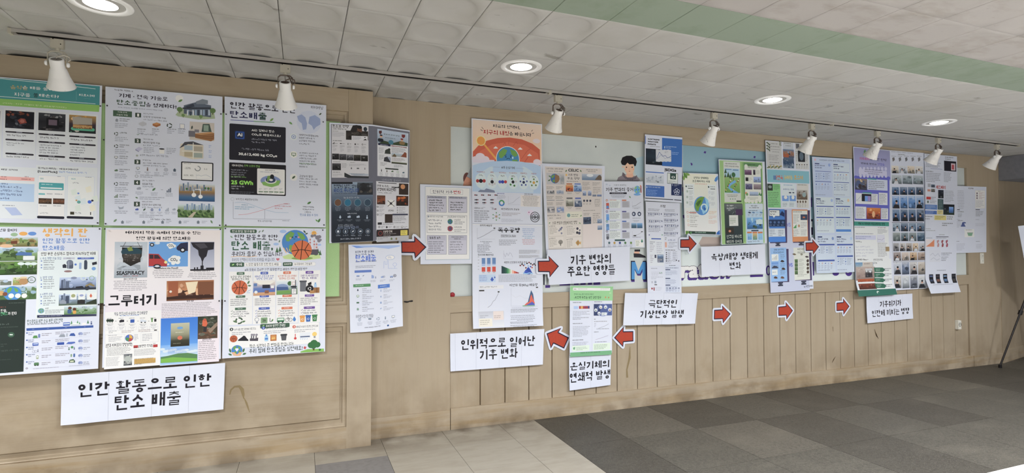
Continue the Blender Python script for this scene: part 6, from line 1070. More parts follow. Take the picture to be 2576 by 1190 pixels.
s.chart(815, 600, 893, 645, '6a6e80', 2).X(810, 652, 890, 664, 2, '7a7e90', 'c').C(828, 706, 19, '2f3c5c').C(826, 706, 10, 'b4bccc').C(876, 706, 19, '2f3c5c').C(876, 707, 10, 'c4ccdc').X(812, 738, 890, 748, 1, '7a7e90', 'c').X(815, 760, 880, 772, 2, '7a7e90', 'c').grad(806, 785, 852, 828, ['8ab4dc', '4a6a84', '3a5464'], 4).grad(855, 785, 903, 828, ['7ab0e0', '4a7aa8', '3a5a74'], 4).chart(816, 855, 905, 900, '8a8e9c', 6).R(825, 888, 848, 897, '333').R(890, 855, 905, 861, '333').X(816, 904, 900, 912, 1, '7a7e90')
s.part('action_row').R(664, 925, 752, 939, '3a5a5a', .002)
for k, (x, c) in enumerate(((618, '4a6a74'), (662, 'b8944a'), (708, '3a4a8a'), (754, '4a7a4a'), (803, '6a8a4a'))): s.C(x, 955, 11, c, 9).X(x-16, 970, x+17, 992, 3, '7a7e90', 'c')
s.box(840, 930, 912, 988, 'c4d4c4', 1, 'dfe8e0').X(846, 938, 880, 980, 4, '5a8a60').C(898, 942, 10, '3a7a74').C(898, 930, 6, '5aa06a')
s.build()
# 13 blue weather poster
s = Sheet('poster', 'blue and white weather poster with a torn-edge chart and SDGs heading', [(1622.2, 337.8), (1716.5, 345.9), (1714.6, 510.5), (1621.4, 504.9)], PR-.004, tilt=.003)
s.f(*FM).part('heading').R(88, 60, 92, 115, '3a6ac0').T('4.EXTREME', 106, 76, 186, 92, '23242e', .045).T('WEATHER', 106, 93, 178, 108, '23242e', .045).T('EVENTS', 106, 110, 161, 125, '23242e', .045).T('& 위기적 기상현상', 122, 128, 188, 139, '23242e', .03)
s.part('blue_panel').R(203, 72, 339, 275, '2f6ab8').R(93, 145, 203, 262, '161c2a').pic(95, 150, 200, 255, ['1a2434', '20303f', '10161f'], 91, 10).R(218, 130, 223, 146, 'c4d4ec').X(228, 132, 312, 148, 2, 'c4d4ec').X(268, 172, 332, 190, 2, '9ab8e4')
s.part('chart_card').G([(160, 152)]+[(172+k*12, 153+(k % 2)*3) for k in range(7)]+[(264, 158), (265, 236)]+[(254-k*12, 238-(k % 2)*3) for k in range(7)]+[(161, 235)], 'c8ccd4').L([(165, 215), (185, 170), (205, 200), (225, 195), (240, 212), (262, 200)], 3, '3a5a9a').L([(165, 222), (200, 185), (220, 215), (245, 208), (262, 215)], 2.5, '8a94b0').X(220, 166, 245, 178, 2, '6a7084')
s.part('map_panel').R(92, 302, 214, 317, '2f6ac0').R(92, 318, 214, 388, 'c4ccd8').pic(95, 322, 212, 385, ['c8d0dc', 'b4bcc8'], 92, 30, ['9aa8bc', 'a8b4c4'], .18).T('SDGs', 224, 282, 299, 306, '17171f', .045).R(220, 280, 223, 308, '333').box(238, 312, 310, 390, '3a5a50', 3, 'd4dad8').R(257, 316, 297, 358, '2a4a44').C(278, 342, 14, 'd8e4dc', ry=8).C(278, 342, 6, '2a4a44').R(242, 362, 305, 386, 'c8ced0').X(250, 366, 300, 382, 2, '8a9490').R(265, 385, 336, 468, '1f2f5c').X(285, 392, 325, 404, 2, 'c4cce0').X(270, 388, 282, 402, 1, 'c4cce0')
for q in range(5): a = q*1.257-1.57; s.ring(302+13*math.cos(a), 440+13*math.sin(a), 11, 8, 'c4cce8', n=12)
s.R(92, 395, 217, 478, '3a6ab8').R(97, 402, 102, 416, 'c4d4ec').T('이상적 기후 대안 행동', 108, 404, 190, 416, 'd4e0f0', .02).X(97, 428, 180, 465, 4, '8ab0e8').R(88, 480, 333, 500, '20283c').C(281, 492, 5, 'c4cce0').X(290, 488, 328, 496, 1, 'c4cce0')
s.build()
# 14 white strip
s = Sheet('poster', 'narrow white strip of dense small print and tiny charts below the blue weather poster', [(1624, 507), (1710.2, 511), (1713.9, 737), (1628.8, 738)], PR-.002, tilt=.004)
s.f(*FM).part('heading').T('쓰담', 190, 528, 227, 547, '23242e', .03)
for (x0, y0, x1, y1, n) in ((108, 556, 200, 572, 2), (222, 560, 306, 575, 2), (106, 582, 205, 608, 3), (214, 585, 308, 612, 3), (110, 632, 205, 655, 3), (215, 625, 314, 652, 3), (110, 668, 205, 715, 5), (218, 662, 316, 708, 5), (214, 715, 318, 745, 3)):
    s.part('table').X(x0, y0, x1, y1, n, '6a6e84')
    if y1-y0 > 22:
        for k in range(7): s.R(x0+6+k*14, y0+4, x0+11+k*14, y0+12+(k*5 % 9), ['3a4a74', '5a6a94', '8a94b4'][k % 3])
s.C(204, 735, 4, '4a9a6a').C(116, 735, 4, '3a4a8a')
s.part('blue_section').R(114, 748, 216, 945, 'd0d6ec').R(130, 757, 196, 766, '3a5ab0', .002).X(120, 780, 160, 800, 2, '5a5e74').X(120, 808, 155, 850, 4, '9a94a8').X(165, 785, 210, 860, 6, '9a9eb4').R(152, 870, 164, 892, '44485c').R(170, 868, 213, 922, '5a6a84').pic(172, 870, 211, 900, ['a4b8d0', '4a6a94', '6a7484'], 93, 8).X(174, 902, 210, 918, 2, 'e0d0d0').X(122, 870, 148, 925, 5, '9a94a8')
s.part('table').X(222, 752, 235, 770, 2, '333').X(242, 765, 306, 778, 1, '5a6a9a').R(222, 784, 236, 820, 'd8a894').X(248, 784, 312, 800, 2, '6a6e84').X(245, 808, 315, 822, 2, '6a6e84').X(225, 835, 310, 845, 1, '33343f')
for k in range(5): s.R(229, 852+k*14, 236, 860+k*14, '33343f'); s.X(242, 850+k*14, 265, 862+k*14, 2, '6a6e84'); s.X(275, 848+k*14, 312, 860+k*14, 2, '6a6e84')
s.X(224, 892, 250, 898, 1, '333').C(300, 907, 5, '33343f', 8).C(316, 912, 5, '33343f', 8).X(225, 905, 285, 930, 3, '8a8ea0')
s.part('blue_section').R(222, 938, 324, 1122, 'c6cee8').X(250, 940, 296, 948, 1, '23304c', wt=1.5).X(225, 955, 318, 965, 1, '4a5a84')
for y in (968, 1027, 1072): s.R(225, y, 258, y+6, '2f3c64'); s.X(226, y+10, 312, y+40, 5, '7a84a8')
for k in range(5): s.icon(236+k*20, 1095, 6, '4a5a84', k); s.X(230+k*20, 1105, 246+k*20, 1118, 2, '7a84a8')
s.part('table').X(128, 960, 180, 966, 1, '5a5e74').X(130, 985, 210, 1010, 3, 'b0b4c4').leaf(188, 994, 6, 0, '5a8a6a').leaf(200, 992, 6, 60, '5a8a6a').X(128, 1018, 210, 1036, 2, 'a4a8b8').R(130, 1048, 140, 1062, 'b0b4c4').R(150, 1046, 164, 1064, '9aa4b8').R(150, 1070, 168, 1075, '333').C(134, 1098, 7, '9a3a44', 8).R(144, 1090, 152, 1112, '9a4a54').X(158, 1088, 212, 1112, 3, 'b0b4c4')
s.build()
# 15
s = Sheet('poster', 'pale cream poster with a green-and-blue round wave emblem in the middle', [(1717.6, 434.6), (1806.3, 437.6), (1811.9, 591.8), (1722.4, 589.2)], PR-.001, tilt=.003)
s.f(*FM).part('cream_ground').grad(348, 314, 583, 730, ['dcdcca', 'd8dcd4', 'd8dfe4', 'dde4e0'], 5).leaf(362, 328, 24, 60, '5a8a3a').leaf(375, 320, 20, 20, '7aa04a').leaf(352, 345, 18, 90, '7aa04a').G([(583, 330), (565, 345), (558, 365), (570, 372), (584, 355)], '4a8ad0')
s.part('heading').T('환경과 생태계를', 417, 336, 519, 354, '2f4a3a', .04).T('보호해야 하는 이유', 409, 358, 529, 377, '2f4a3a', .04).T('해양생태계보호', 426, 380, 508, 392, 'd0a498', .02)
s.part('note_panel').R(357, 385, 424, 548, 'd4dce0', .002).part('note_panel').R(512, 390, 580, 552, 'd4dce8', .002)
for x, d in ((367, 0), (519, 4)): s.part('note').C(x, 402+d, 6, '2a4a44').X(x+10, 398+d, x+55, 406+d, 1, '44585a').R(x+12, 413+d, x+45, 418+d, '2a3a3a', .001)
for k in range(3): s.part('note').ring(374, 436+k*38, 8, 6, '7a9a8a').C(374, 436+k*38, 3, '3a7a4a').X(386, 430+k*37, 418, 458+k*37, 4, '8a9aa0').ring(526, 442+k*36, 7, 5.5, '8a9ac0').X(536, 438+k*36, 565, 460+k*36, 3, '9aa4b4')
s.part('wave_emblem').C(471, 534, 64, '4a8ad0', 30).G([(428, 520), (440, 490), (462, 475), (490, 472), (480, 500), (470, 525), (455, 545), (450, 570), (435, 570), (426, 545)], '6a9a3a').G([(432, 520), (450, 500), (470, 495), (458, 520), (445, 540)], '3f6a2c').G([(490, 472), (515, 495), (520, 535), (505, 575), (480, 592), (470, 560), (495, 540), (500, 515)], '8ac4ec').ring(488, 548, 30, 20, 'c4e0f4', 150, 420).C(490, 555, 12, '2f6ab8')
for k in range(4): s.part('note').ring(376+k*2, 578+k*29, 8, 6.2, ['c86a5a', 'd8a08a', 'd0b060', 'd08a7a'][k]).X(392, 572+k*29, 455, 592+k*29, 2, '8a8a8a')
s.R(386, 578, 435, 584, 'c85a4a', .001)
for k in range(3): s.X(518, 570+k*32, 580, 592+k*32, 3, 'd8a880' if k == 0 else 'd89a8a')
s.part('footer_bar').R(362, 705, 398, 730, '7a9a4a').C(372, 715, 10, '5a8a3a').R(385, 706, 568, 730, '2a443c', .004).C(398, 717, 7, '5a9a5a').X(425, 712, 520, 722, 1, 'a4c4b4').G([(570, 730), (575, 715), (594, 700), (598, 732)], '2f6ab8')
s.build()
# 16 green sheet of four
s = Sheet('poster', 'bright green sheet with four small ecology posters', [(1807.7, 400.6), (1923.5, 406.9), (1928.7, 611.4), (1814, 615.9)], PR-.003, tilt=.004)
s.f(*FN).part('green_ground').R(80, 225, 386, 786, '94bc78').R(240, 240, 248, 780, '7aa860')
s.part('small_poster').R(107, 232, 228, 512, 'c8ccc8', .002).T('생물 다양성과 환경 보호', 120, 243, 200, 256, '2f3a30', .03).T('건강한 지구를 위한 한걸음', 116, 260, 212, 274, '2f3a30', .03).R(113, 280, 222, 452, 'a4c4d8').grad(113, 340, 222, 448, ['8ab06a', '7aa85a', '6a9a4c'], 3).R(120, 284, 163, 292, '5f84b4').R(172, 288, 210, 297, '5f84b4')
for a, b_, r in ((122, 300, 12), (140, 325, 14), (155, 335, 12), (120, 330, 10)): s.fir(a, b_, r*1.6, '3a5a3c')
s.C(176, 325, 17, '3a6a44').R(174, 335, 178, 365, '5a4634').G([(185, 360), (195, 375), (160, 395), (150, 410), (190, 435), (215, 450), (175, 450), (140, 415), (140, 390), (165, 375)], '6aa8dc')
for k in range(26): s.C(118+(k*29 % 100), 345+(k*41 % 98), 3+k % 4, ['c85a4a', '4a7a3a', 'd8c86a', '8a5a3a', 'e0d8c8', '3f6a34'][k % 6], 7)
s.X(120, 460, 215, 476, 2, '3a4a3a', 'c').R(196, 500, 230, 511, '3a4a3a', .002)
for k in range(3): s.C(155+k*16, 490, 5, '7aa08a', 8)
s.part('small_poster').R(243, 240, 372, 512, '5a8a58', .004)
for a, b_ in ((262, 268), (355, 272), (262, 500), (282, 502), (305, 505), (330, 505), (355, 500)): s.C(a, b_, 16, 'd4d8d0')
s.R(250, 265, 366, 500, 'd4d8d0', .004).X(272, 252, 340, 262, 1, '2f4030').T('동물 멸종위기', 273, 268, 335, 280, '2f4030', .03)
for k, (a, b_, c, d, cc) in enumerate(((252, 290, 300, 326, '6a4a6a'), (310, 290, 325, 325, '2a2438'), (258, 342, 278, 368, '14141a'), (312, 338, 362, 378, '8aa4d4'), (257, 385, 305, 425, '5a5a80'), (312, 388, 364, 425, '8a7a84'), (285, 440, 345, 468, '9ab0cc'))): s.pic(a, b_, c, d, [mixc(cc, 'ffffff', .2), cc, mixc(cc, '000000', .3)], 100+k, 8)
s.X(328, 295, 362, 320, 4, '8a8a80').X(282, 345, 305, 368, 3, '8a8a80').C(262, 450, 9, 'd8905a').C(268, 458, 10, '6a9a5a').fir(352, 455, 14, '4a8a5a').fir(362, 460, 12, '3a7a4a').X(268, 480, 345, 495, 2, '7a8a78', 'c')
s.part('small_poster').grad(112, 520, 242, 790, ['4a5454', '3a4848', '2c3a3e', '24343a'], 5).pic(115, 525, 240, 600, ['6a7074', '4a5458', '3a4448'], 108, 26, ['8a9094', '5a6468', '2c3438'], .15).R(190, 560, 235, 600, '4a3458').X(128, 530, 200, 560, 2, 'c4c8c8').R(145, 600, 208, 672, 'd0d4d0').X(150, 618, 200, 660, 5, '6a7a6a').X(150, 634, 200, 640, 1, '5a8a5a').R(122, 685, 178, 725, '33302c').C(150, 708, 11, 'c88a6a', ry=8).T('선크림 하나로', 128, 734, 232, 754, 'c4ccc4', .02).T('바다가 웃어요', 128, 768, 234, 787, 'c4ccc4', .02)
s.part('small_poster').R(255, 520, 378, 790, 'b4cce4', .004).R(258, 523, 376, 562, 'c8d4e0', .003).T('해양 오염의', 294, 532, 336, 541, '33445c', .03).T('원인, 생태계와 변화', 282, 545, 348, 554, '33445c', .03).X(280, 566, 345, 574, 1, '2a3a5a')
for k in range(4): s.leaf(285+k*26, 582, 12, 10, ['33445c', '5a84b4', '9ac0dc', '5a84b4'][k]); s.X(274+k*26, 592, 292+k*26, 606, 2, '5a6a84')
s.pic(266, 616, 374, 692, ['7ab4e0', '4a8acc', '2a5a8c'], 109, 22, ['9ac8e8', '5a94cc', '3a5a4c'], .2).R(328, 630, 372, 660, 'c4d8ec', .002).R(296, 700, 345, 708, '33445c', .002)
for k in range(3): s.R(268+k*36, 712, 300+k*36, 722, 'c87a4a', .001).pic(270+k*36, 724, 300+k*36, 765, [['8ac0e8', '5a94cc'], ['d0b070', '4a8a7a'], ['8ac0e8', '7ab0d8']][k], 110+k, 6)
s.X(272, 772, 370, 785, 1, '5a6a84')
s.build()
# 17 tall strip
s = Sheet('poster', 'tall strip with botanical sheet on top and four versus boards below', [(1925.3, 353.3), (2035, 362), (2045.5, 726), (1937.9, 733.5)], PR-.006, tilt=.002, disp=lambda u, v: .004*np.sin(v*7)*u)
s.f(*FN).part('botanical_sheet').R(399, 95, 507, 290, 'bfc0c0')
for k in range(12): s.leaf(404+(k % 4)*6, 105+k*5, 8, k*40, '4a5a44'); s.leaf(410+k*8, 278-(k % 3)*5, 9, k*50, ['6a7a4a', '4a5a3a', 'a89a4a'][k % 3]); s.leaf(490+(k % 2)*8, 100+(k % 6)*5, 6, k*30, '5a6a50')
s.T('인체와 식물', 430, 108, 475, 118, '4a4a50', .02).T('멸종 위기에 처한', 420, 128, 490, 140, '33333a', .02).X(415, 150, 500, 156, 1, '6a6a70').X(440, 168, 490, 174, 1, '5a5a60').X(415, 190, 490, 228, 4, '7a7a80').X(420, 240, 490, 262, 2, '6a6a70')
s.part('factory_sheet').grad(512, 100, 588, 285, ['c0c4c8', 'b4bcc8', '4a5a74', '5a6a84', '2a3a54'], 8).X(520, 108, 580, 116, 1, '3a3a44').X(530, 125, 575, 132, 1, '3a3a44').pic(512, 150, 588, 210, ['5a7a9c', 'a06a44', '3a5474'], 120, 24).R(515, 182, 552, 208, 'a85a3a', .001).pic(512, 215, 588, 285, ['4a5c74', '2f4a6c', '8a9aac'], 121, 24)
s.part('robot_sheet').R(593, 108, 688, 292, 'c4c6c8').R(600, 112, 624, 148, '5a5c64').C(660, 122, 8, '8a8c94').X(652, 110, 685, 145, 4, '6a6c74').R(612, 160, 662, 240, '23262e', .008).C(637, 200, 20, '5a6a7a', ry=30).X(598, 165, 610, 235, 6, '6a6c74').X(665, 165, 685, 235, 6, '6a6c74')
for k in range(5): s.C(606+k*17, 258, 5, ['5a6a54', '3a3a44', '7a6a54', '3a3a44', '5a5a64'][k], 8).X(600+k*17, 268, 612+k*17, 284, 3, '7a7c84')
s.part('title_band').R(405, 290, 690, 388, '7ab4c4').T('자연속', 452, 328, 512, 364, 'cc5a4c', .05).T('동아리들', 520, 330, 576, 362, 'd8b84a', .05).T('포스터', 586, 330, 646, 362, 'd8a44a', .05).R(446, 332, 466, 362, '5a84b4')
s.part('green_sheet').grad(405, 388, 498, 552, ['7ac07a', '8aca8a', '7ac480'], 3).R(405, 388, 443, 436, '2f3a34').C(424, 410, 16, '8a9a9a', ry=10).X(448, 392, 494, 432, 6, '2f4a34', wt=1.4).X(410, 445, 490, 545, 9, '3f6a44', wt=1.3)
s.part('bear_sheet').R(502, 388, 600, 552, 'ccd8e8').X(515, 395, 590, 404, 1, '6a94c4').T('사라지는 동물', 512, 420, 585, 434, '4a6aa0', .02).R(506, 470, 552, 508, '6a9adc').C(530, 482, 16, 'e4e8f0', ry=12).R(556, 470, 600, 508, '6a9adc').C(580, 482, 14, 'd8e0ec').X(510, 520, 548, 545, 3, '6a7a94').X(556, 520, 595, 545, 3, '6a7a94').C(560, 450, 12, '3a4a64', ry=5).C(582, 450, 10, '3a4a64', ry=4)
s.part('soil_sheet').R(604, 388, 688, 555, 'ccccc8').X(610, 394, 680, 402, 1, '4a4a50').pic(604, 430, 678, 498, ['b4b4b0', '7a6a5c', '5a4a3c'], 122, 30).C(655, 465, 18, '8aa4a8', ry=16)
for k in range(4): s.C(612+k*18, 512, 7, '5a4a3c', 8, ry=9).X(606+k*18, 525, 618+k*18, 548, 3, '7a7c84')
s.part('board_ground').R(408, 558, 692, 1108, 'b9c0d8')
for nm, x0, y0, x1, y1, c in (('blue_board', 414, 562, 530, 785, '3f7ac8'), ('orange_board', 572, 564, 686, 782, 'd08a58'), ('sky_board', 424, 826, 542, 1048, '8ab4e8'), ('cream_board', 584, 824, 696, 1036, 'd0d4cc')):
    s.part(nm).G([(x0+6, y0+4), (x1+9, y0+6), (x1+12, y1+6), (x0+10, y1+9)], '4a3f64').R(x0, y0, x1, y1, c)
s.part('blue_board').R(416, 566, 492, 612, '22283c', .004).R(418, 569, 489, 609, 'd8dfec', .003).G([(440, 606), (462, 606), (450, 622)], 'd8dfec').X(424, 576, 482, 602, 2, '23283c', wt=1.4).R(414, 634, 530, 680, '1f3458').G([(490, 600), (505, 575), (522, 590), (522, 615)], '1f2f5c')
for k in range(4): s.C(428+k*28, 652, 11, '4a6a9c', 9, ry=9).X(418+k*27, 668, 438+k*27, 676, 1, '8aa4cc')
s.R(416, 694, 528, 748, 'c8d4e8').X(420, 702, 465, 745, 4, '4a5a7c', wt=1.3).X(480, 704, 525, 745, 4, '4a5a7c', wt=1.3).R(414, 752, 532, 782, '3f84dc')
s.part('orange_board').R(578, 572, 682, 748, 'd4d8d4').X(580, 578, 650, 586, 1, '44484c').R(632, 598, 680, 636, '3a4a64').C(655, 618, 12, 'c06a44', ry=6).X(582, 600, 625, 660, 5, '8a8e94').G([(582, 692), (605, 665), (605, 692)], '4a9a5a').C(622, 676, 10, 'b48a6a').X(635, 650, 680, 690, 4, '8a8e94').X(582, 702, 628, 745, 4, '8a8e94').X(635, 702, 680, 740, 4, '8a8e94')
s.part('sky_board').T('외래종 유지 전략은', 450, 832, 520, 842, '33507c', .03).T('반드시 필요합니다', 447, 850, 518, 860, '33507c', .03).R(433, 868, 482, 912, 'd8e0ec', .002)
for k in range(4): s.L([(443+k*9, 905), (443+k*9, 895-k*7)], 2.5, '3a3a44')
s.grad(434, 924, 482, 962, ['4a84d0', '8ab0e0', '5a7090'], 3).G([(434, 962), (450, 945), (470, 948), (482, 962)], '3a3f54').R(436, 972, 476, 1006, 'd8e0ec', .002).X(440, 985, 470, 994, 1, '6a7a94')
for x, y, c in ((508, 914, '3a3438'), (515, 965, '4a3a34'), (462, 1024, '5a4038'), (508, 1024, '6a4a3c')): s.G([(x-14, y+4), (x-6, y-8), (x+6, y-6), (x+15, y+5), (x+4, y+8), (x-6, y+7)], c)
for y in (868, 928, 975): s.X(494, y, 532, y+28, 3, '5a7094')
s.part('cream_board').T('하지만 복원은', 612, 828, 660, 840, '4a4c44', .03).T('안되고있나요!', 612, 850, 662, 862, '4a4c44', .03).leaf(590, 868, 14, 10, '6a5a44').C(640, 868, 12, '8a8a7a', ry=8)
for k in range(4): s.pic(592, 902+k*26, 614, 925+k*26, ['5a7a4a', '3a5434'], 126+k, 6); s.X(620, 900+k*26, 660, 920+k*26, 3, '7a7c74'); s.G([(672, 910+k*25), (680, 900+k*25), (690, 905+k*25), (688, 920+k*25), (676, 922+k*25)], '4a3c34')
s.leaf(676, 885, 14, 5, '44383c').X(610, 1002, 690, 1016, 2, '7a7c74')
s.part('versus').T('VS', 538, 655, 565, 682, '7a8ad0', .03).part('versus').T('VS', 552, 928, 578, 952, '5a6ac8', .03)
for x, y in ((478, 800), (637, 795), (495, 1068), (652, 1058)): s.part('stand_foot').R(x-17, y-12, x+17, y-4, '3c4054').R(x-10, y-4, x+10, y+4, '3c4054').R(x-17, y+4, x+17, y+13, '3c4054')
s.part('signature').T('by 자연동아리', 653, 1076, 712, 1090, '33364a', .02)
s.build()
# 18
s = Sheet('poster', 'pale blue poster of six infographic panels behind the two right-pointing arrows', [(2042.7, 394.3), (2142.9, 400), (2148.6, 683.6), (2053.3, 686.3)], PR-.002, tilt=.004)
s.f(*FO).part('blue_ground').R(62, 174, 328, 938, 'b9c8ea', .006).part('heading').T('기후변화가 인간의 삶에 끼치는 영향', 108, 188, 274, 206, '2f4474', .025).C(80, 190, 8, 'd8a8b8')
for k, (x0, y0, x1, y1, t) in enumerate(((74, 206, 192, 445, '식량'), (197, 212, 312, 445, '건강'), (82, 448, 208, 685, '물'), (212, 448, 318, 685, '경제'), (92, 700, 214, 938, '안전'), (218, 700, 336, 935, '사회'))):
    c = ['b4c4ea', 'c4d2ee', 'c8d6f0', 'c4d4f0', 'c0ceec', 'c0ceec'][k]
    s.part('infographic_panel').R(x0, y0, x1, y1, c, .004).R(x0+4, y0+8, x0+34, y0+16, '2f3f74').X(x0+4, y0+22, x1-35, y0+46, 2, '2f3f74', wt=1.5).C(x1-18, y0+22, 11, ['8aa4d8', 'c4d2ee', '9ab4e0', 'd8c0a0', '7a94c8', 'a4c0e4'][k], 9)
    for j, y in enumerate((y0+(62 if k in (0, 1) else 58), y0+132 if k != 4 else y0+160)):
        s.R(x0+6, y, x1-6, y+8, '3a56a8', .001)
        n = 5 if (k+j) % 2 else 2
        for i in range(n):
            xx = x0+14+i*(x1-x0-20)/n
            if n == 2: [s.icon(xx, y+22+q*16, 5, '5a78b8', q % 3).X(xx+9, y+16+q*16, xx+44, y+28+q*16, 2, '6a7aa0') for q in range(3)]
            else: s.icon(xx, y+22, 6, ['3a56a8', '8a9ac8', 'c88a6a'][(i+k) % 3], [7, 0, 2, 9, 3][i]).X(xx-7, y+34, xx+9, y+58, 4, '7a88a8')
    s.X(x0+8, y1-16, x1-30, y1-8, 1, '7a88a8')
s.R(218, 662, 318, 678, '4a84d0', .001)
s.build()
# 19
s = Sheet('poster', 'long purple and blue poster strip with pink heading and green curled foot', [(2146, 369), (2241.3, 378.4), (2247.5, 733), (2152.5, 738)], PR-.003, disp=lambda u, v: .030*np.maximum(v-.93, 0)/.07+.004*np.sin(v*8))
s.f(*FO).part('purple_ground').grad(337, 108, 580, 330, ['8f90b8', '9a9cc8', 'a0a4d4'], 4).grad(340, 298, 577, 598, ['5a5ec0', '6468c8', '5a60c0'], 3)
for k in range(10): s.C(350+k*24, 308+(k % 2)*6, 18, '6064c4', 10, ry=12)
s.part('heading').leaf(410, 135, 14, -70, '5a8a5a').X(425, 138, 480, 150, 1, '33364a').T('기후위기', 375, 172, 440, 196, 'c04a84', .04).T('를 위한 인식', 442, 176, 552, 202, '33284a', .035).T('변화를 만드는', 384, 208, 488, 228, '23203c', .035).T('첫걸음', 494, 212, 540, 232, '5a5ac0', .035)
s.part('cloud_text').R(368, 252, 556, 300, 'c4c4e0', .01)
for k in range(8): s.C(380+k*24, 252, 13, 'c4c4e0'); s.C(380+k*24, 298, 13, 'c4c4e0')
s.X(400, 256, 530, 290, 3, '5a5c80', 'c')
s.part('photo_panel').pic(343, 316, 424, 394, ['8a7a6a', '4a5a74', '3a3a44'], 130, 16, ['c8b08a', '4a5a84', '3a3034'], .25).R(424, 318, 560, 398, 'c4cce4', .002).R(428, 315, 485, 326, '4a9a9a').X(432, 334, 552, 390, 5, '3f4458')
s.part('photo_panel').R(348, 412, 498, 490, 'd4d8e8', .002).R(395, 407, 455, 418, '4a9a9a').chart(355, 425, 385, 465, '8a94b8', 8).R(389, 418, 454, 470, '20222c').R(410, 432, 450, 468, '9a8ac8').R(410, 432, 430, 468, '6a9ae0').X(458, 424, 492, 470, 5, '6a6e84').R(502, 410, 562, 494, 'd4d8e8', .002).X(506, 420, 558, 485, 7, '6a6e84')
s.part('photo_panel').R(348, 502, 422, 585, 'd4d8e8', .002).X(354, 512, 416, 578, 7, '6a6e84').pic(424, 510, 518, 588, ['d8863a', 'b8542c', '6a2f24'], 131, 20).C(470, 555, 14, 'e0b080', ry=22).R(520, 514, 568, 588, 'd4d8e8', .002).X(524, 522, 564, 580, 6, '6a6e84')
s.part('green_title').grad(342, 602, 574, 634, ['2f8a7c', '3a9484'], 2).T('역사 속 기후위기 주도되게 하는 방법', 370, 608, 546, 628, '0f2420', .04)
s.part('table').R(344, 636, 574, 850, 'd8dcea').X(346, 638, 420, 646, 1, '44485c').R(348, 694, 488, 724, 'c4c8e8').X(352, 680, 480, 690, 1, '7a7e94').X(352, 700, 480, 720, 2, '7a84b0').X(350, 732, 405, 745, 1, '33343f').X(352, 765, 480, 838, 4, 'b4b8c8').R(494, 690, 546, 742, 'cfd2e0').X(500, 640, 570, 650, 1, '7a5a64').X(498, 655, 570, 684, 4, '6a6e84').chart(498, 708, 545, 738, '9a8ab0', 3, False).R(550, 770, 576, 800, 'a08a64').X(498, 745, 570, 838, 10, '7a7884')
s.part('brown_collage').R(352, 852, 590, 1058, 'd8dcea').pic(348, 875, 468, 920, ['5a8ab8', '8aa4b4', 'c8c0b4'], 132, 16).R(395, 873, 465, 905, 'c0b8b0').X(405, 880, 455, 888, 1, '3a3034').pic(350, 905, 478, 990, ['b4a49c', 'a08c84', '8a7670'], 133, 30).pic(412, 915, 460, 972, ['d0d4d8', '4a4446', '2c2a30'], 134, 10).pic(362, 985, 478, 1048, ['b45a34', '7a3a28', '4a2a24'], 135, 20).X(362, 850, 448, 862, 1, '1f1c24', wt=1.6).T('선행 조건의 주요', 468, 850, 530, 864, '33343f', .02).T('사건들', 468, 872, 492, 884, '33343f', .02)
for k in range(4): s.G([(470, 908+k*35), (528, 908+k*35), (545, 922+k*35), (530, 938+k*35), (474, 938+k*35)], '2f6a54').X(482, 916+k*35, 515, 932+k*35, 2, 'b4d0c4').X(536, 912+k*35, 590, 930+k*35, 2, '4a4e64')
s.part('green_foot').R(345, 1058, 600, 1084, '2a6a5c').C(478, 1070, 12, 'c4d4cc', ry=9).C(481, 1074, 9, '2a6a5c', ry=6)
s.build()
# 20 photo grid
s = Sheet('poster', 'long sheet crowded with rows of small portrait and landscape photos', [(2237.7, 378), (2325.4, 385), (2335.3, 725.2), (2248.8, 730.8)], PR+.005)
s.f(*FP2).part('heading').T('제러미 생명의 소중한 기후위기', 58, 110, 205, 126, '33343f', .02).X(105, 130, 160, 138, 1, '4a4a54')
rows = [(140, 190, 5, 'd0d2d8', 0), (208, 262, 4, 'c4ccd8', 1), (272, 335, 3, '8a9aa4', 2), (355, 410, 4, '4a6a94', 2), (416, 503, 4, '5a8ac8', 3), (508, 590, 4, '3a5a84', 3), (602, 658, 4, '5a7a9c', 3), (666, 724, 4, '4a6a84', 3), (738, 792, 5, 'b4a89c', 3), (800, 856, 4, 'a08a7c', 3), (866, 948, 4, '8a9ab8', 3), (958, 1040, 4, '9aa4b4', 3)]
for r, (y0, y1, n, c, kd) in enumerate(rows):
    xa, xb = 58+r*1.8, 276+r*2.0
    for k in range(n):
        a = xa+(xb-xa)*k/n; b_ = xa+(xb-xa)*(k+1)/n-3; rr = random.Random(r*9+k); cc = mixc(c, rr.choice(['2a3a5a', 'e0dcd0', '6a9ad8', 'd8a860', '3a3a44', c]), rr.uniform(.1, .45)); dy = (k/n)*4 if r < 3 else 0
        if n == 5 and r == 0: s.part('small_photo').G([(a+8, y0+16), (a+22, y0+10), (a+26, y0+30), (a+12, y0+42)], mixc('4a4a54', cc, .3)).X(a+2, y0+2, b_, y0+8, 1, '6a6a74'); continue
        s.part('small_photo').pic(a, y0+dy, b_, y1+dy, [mixc(cc, 'ffffff', .35), cc, mixc(cc, '101820', .55)], 140+r*5+k, 9, None, .22)
        if kd and rr.random() < .72: xm = (a+b_)/2; h_ = y1-y0; xm += rr.uniform(-7, 7); s.C(xm, y0+h_*.52+dy, h_*.13, 'c89a84', 9).G([(xm-h_*.26, y1+dy-1), (xm-h_*.16, y0+h_*.68+dy), (xm+h_*.16, y0+h_*.68+dy), (xm+h_*.26, y1+dy-1)], rr.choice(['16181f', '23262e', '2c2a30', 'c8ccd4'])).C(xm, y0+h_*.42+dy, h_*.13, '17151a', 9, ry=h_*.09)
        if r in (4, 10, 11): s.X(a+3, y0+3, b_-4, y0+14, 2, 'e4e8f0')
s.part('divider').R(60, 596, 276, 601, '6a6e80').part('divider').R(68, 858, 290, 862, 'b4b8c4')
s.build()
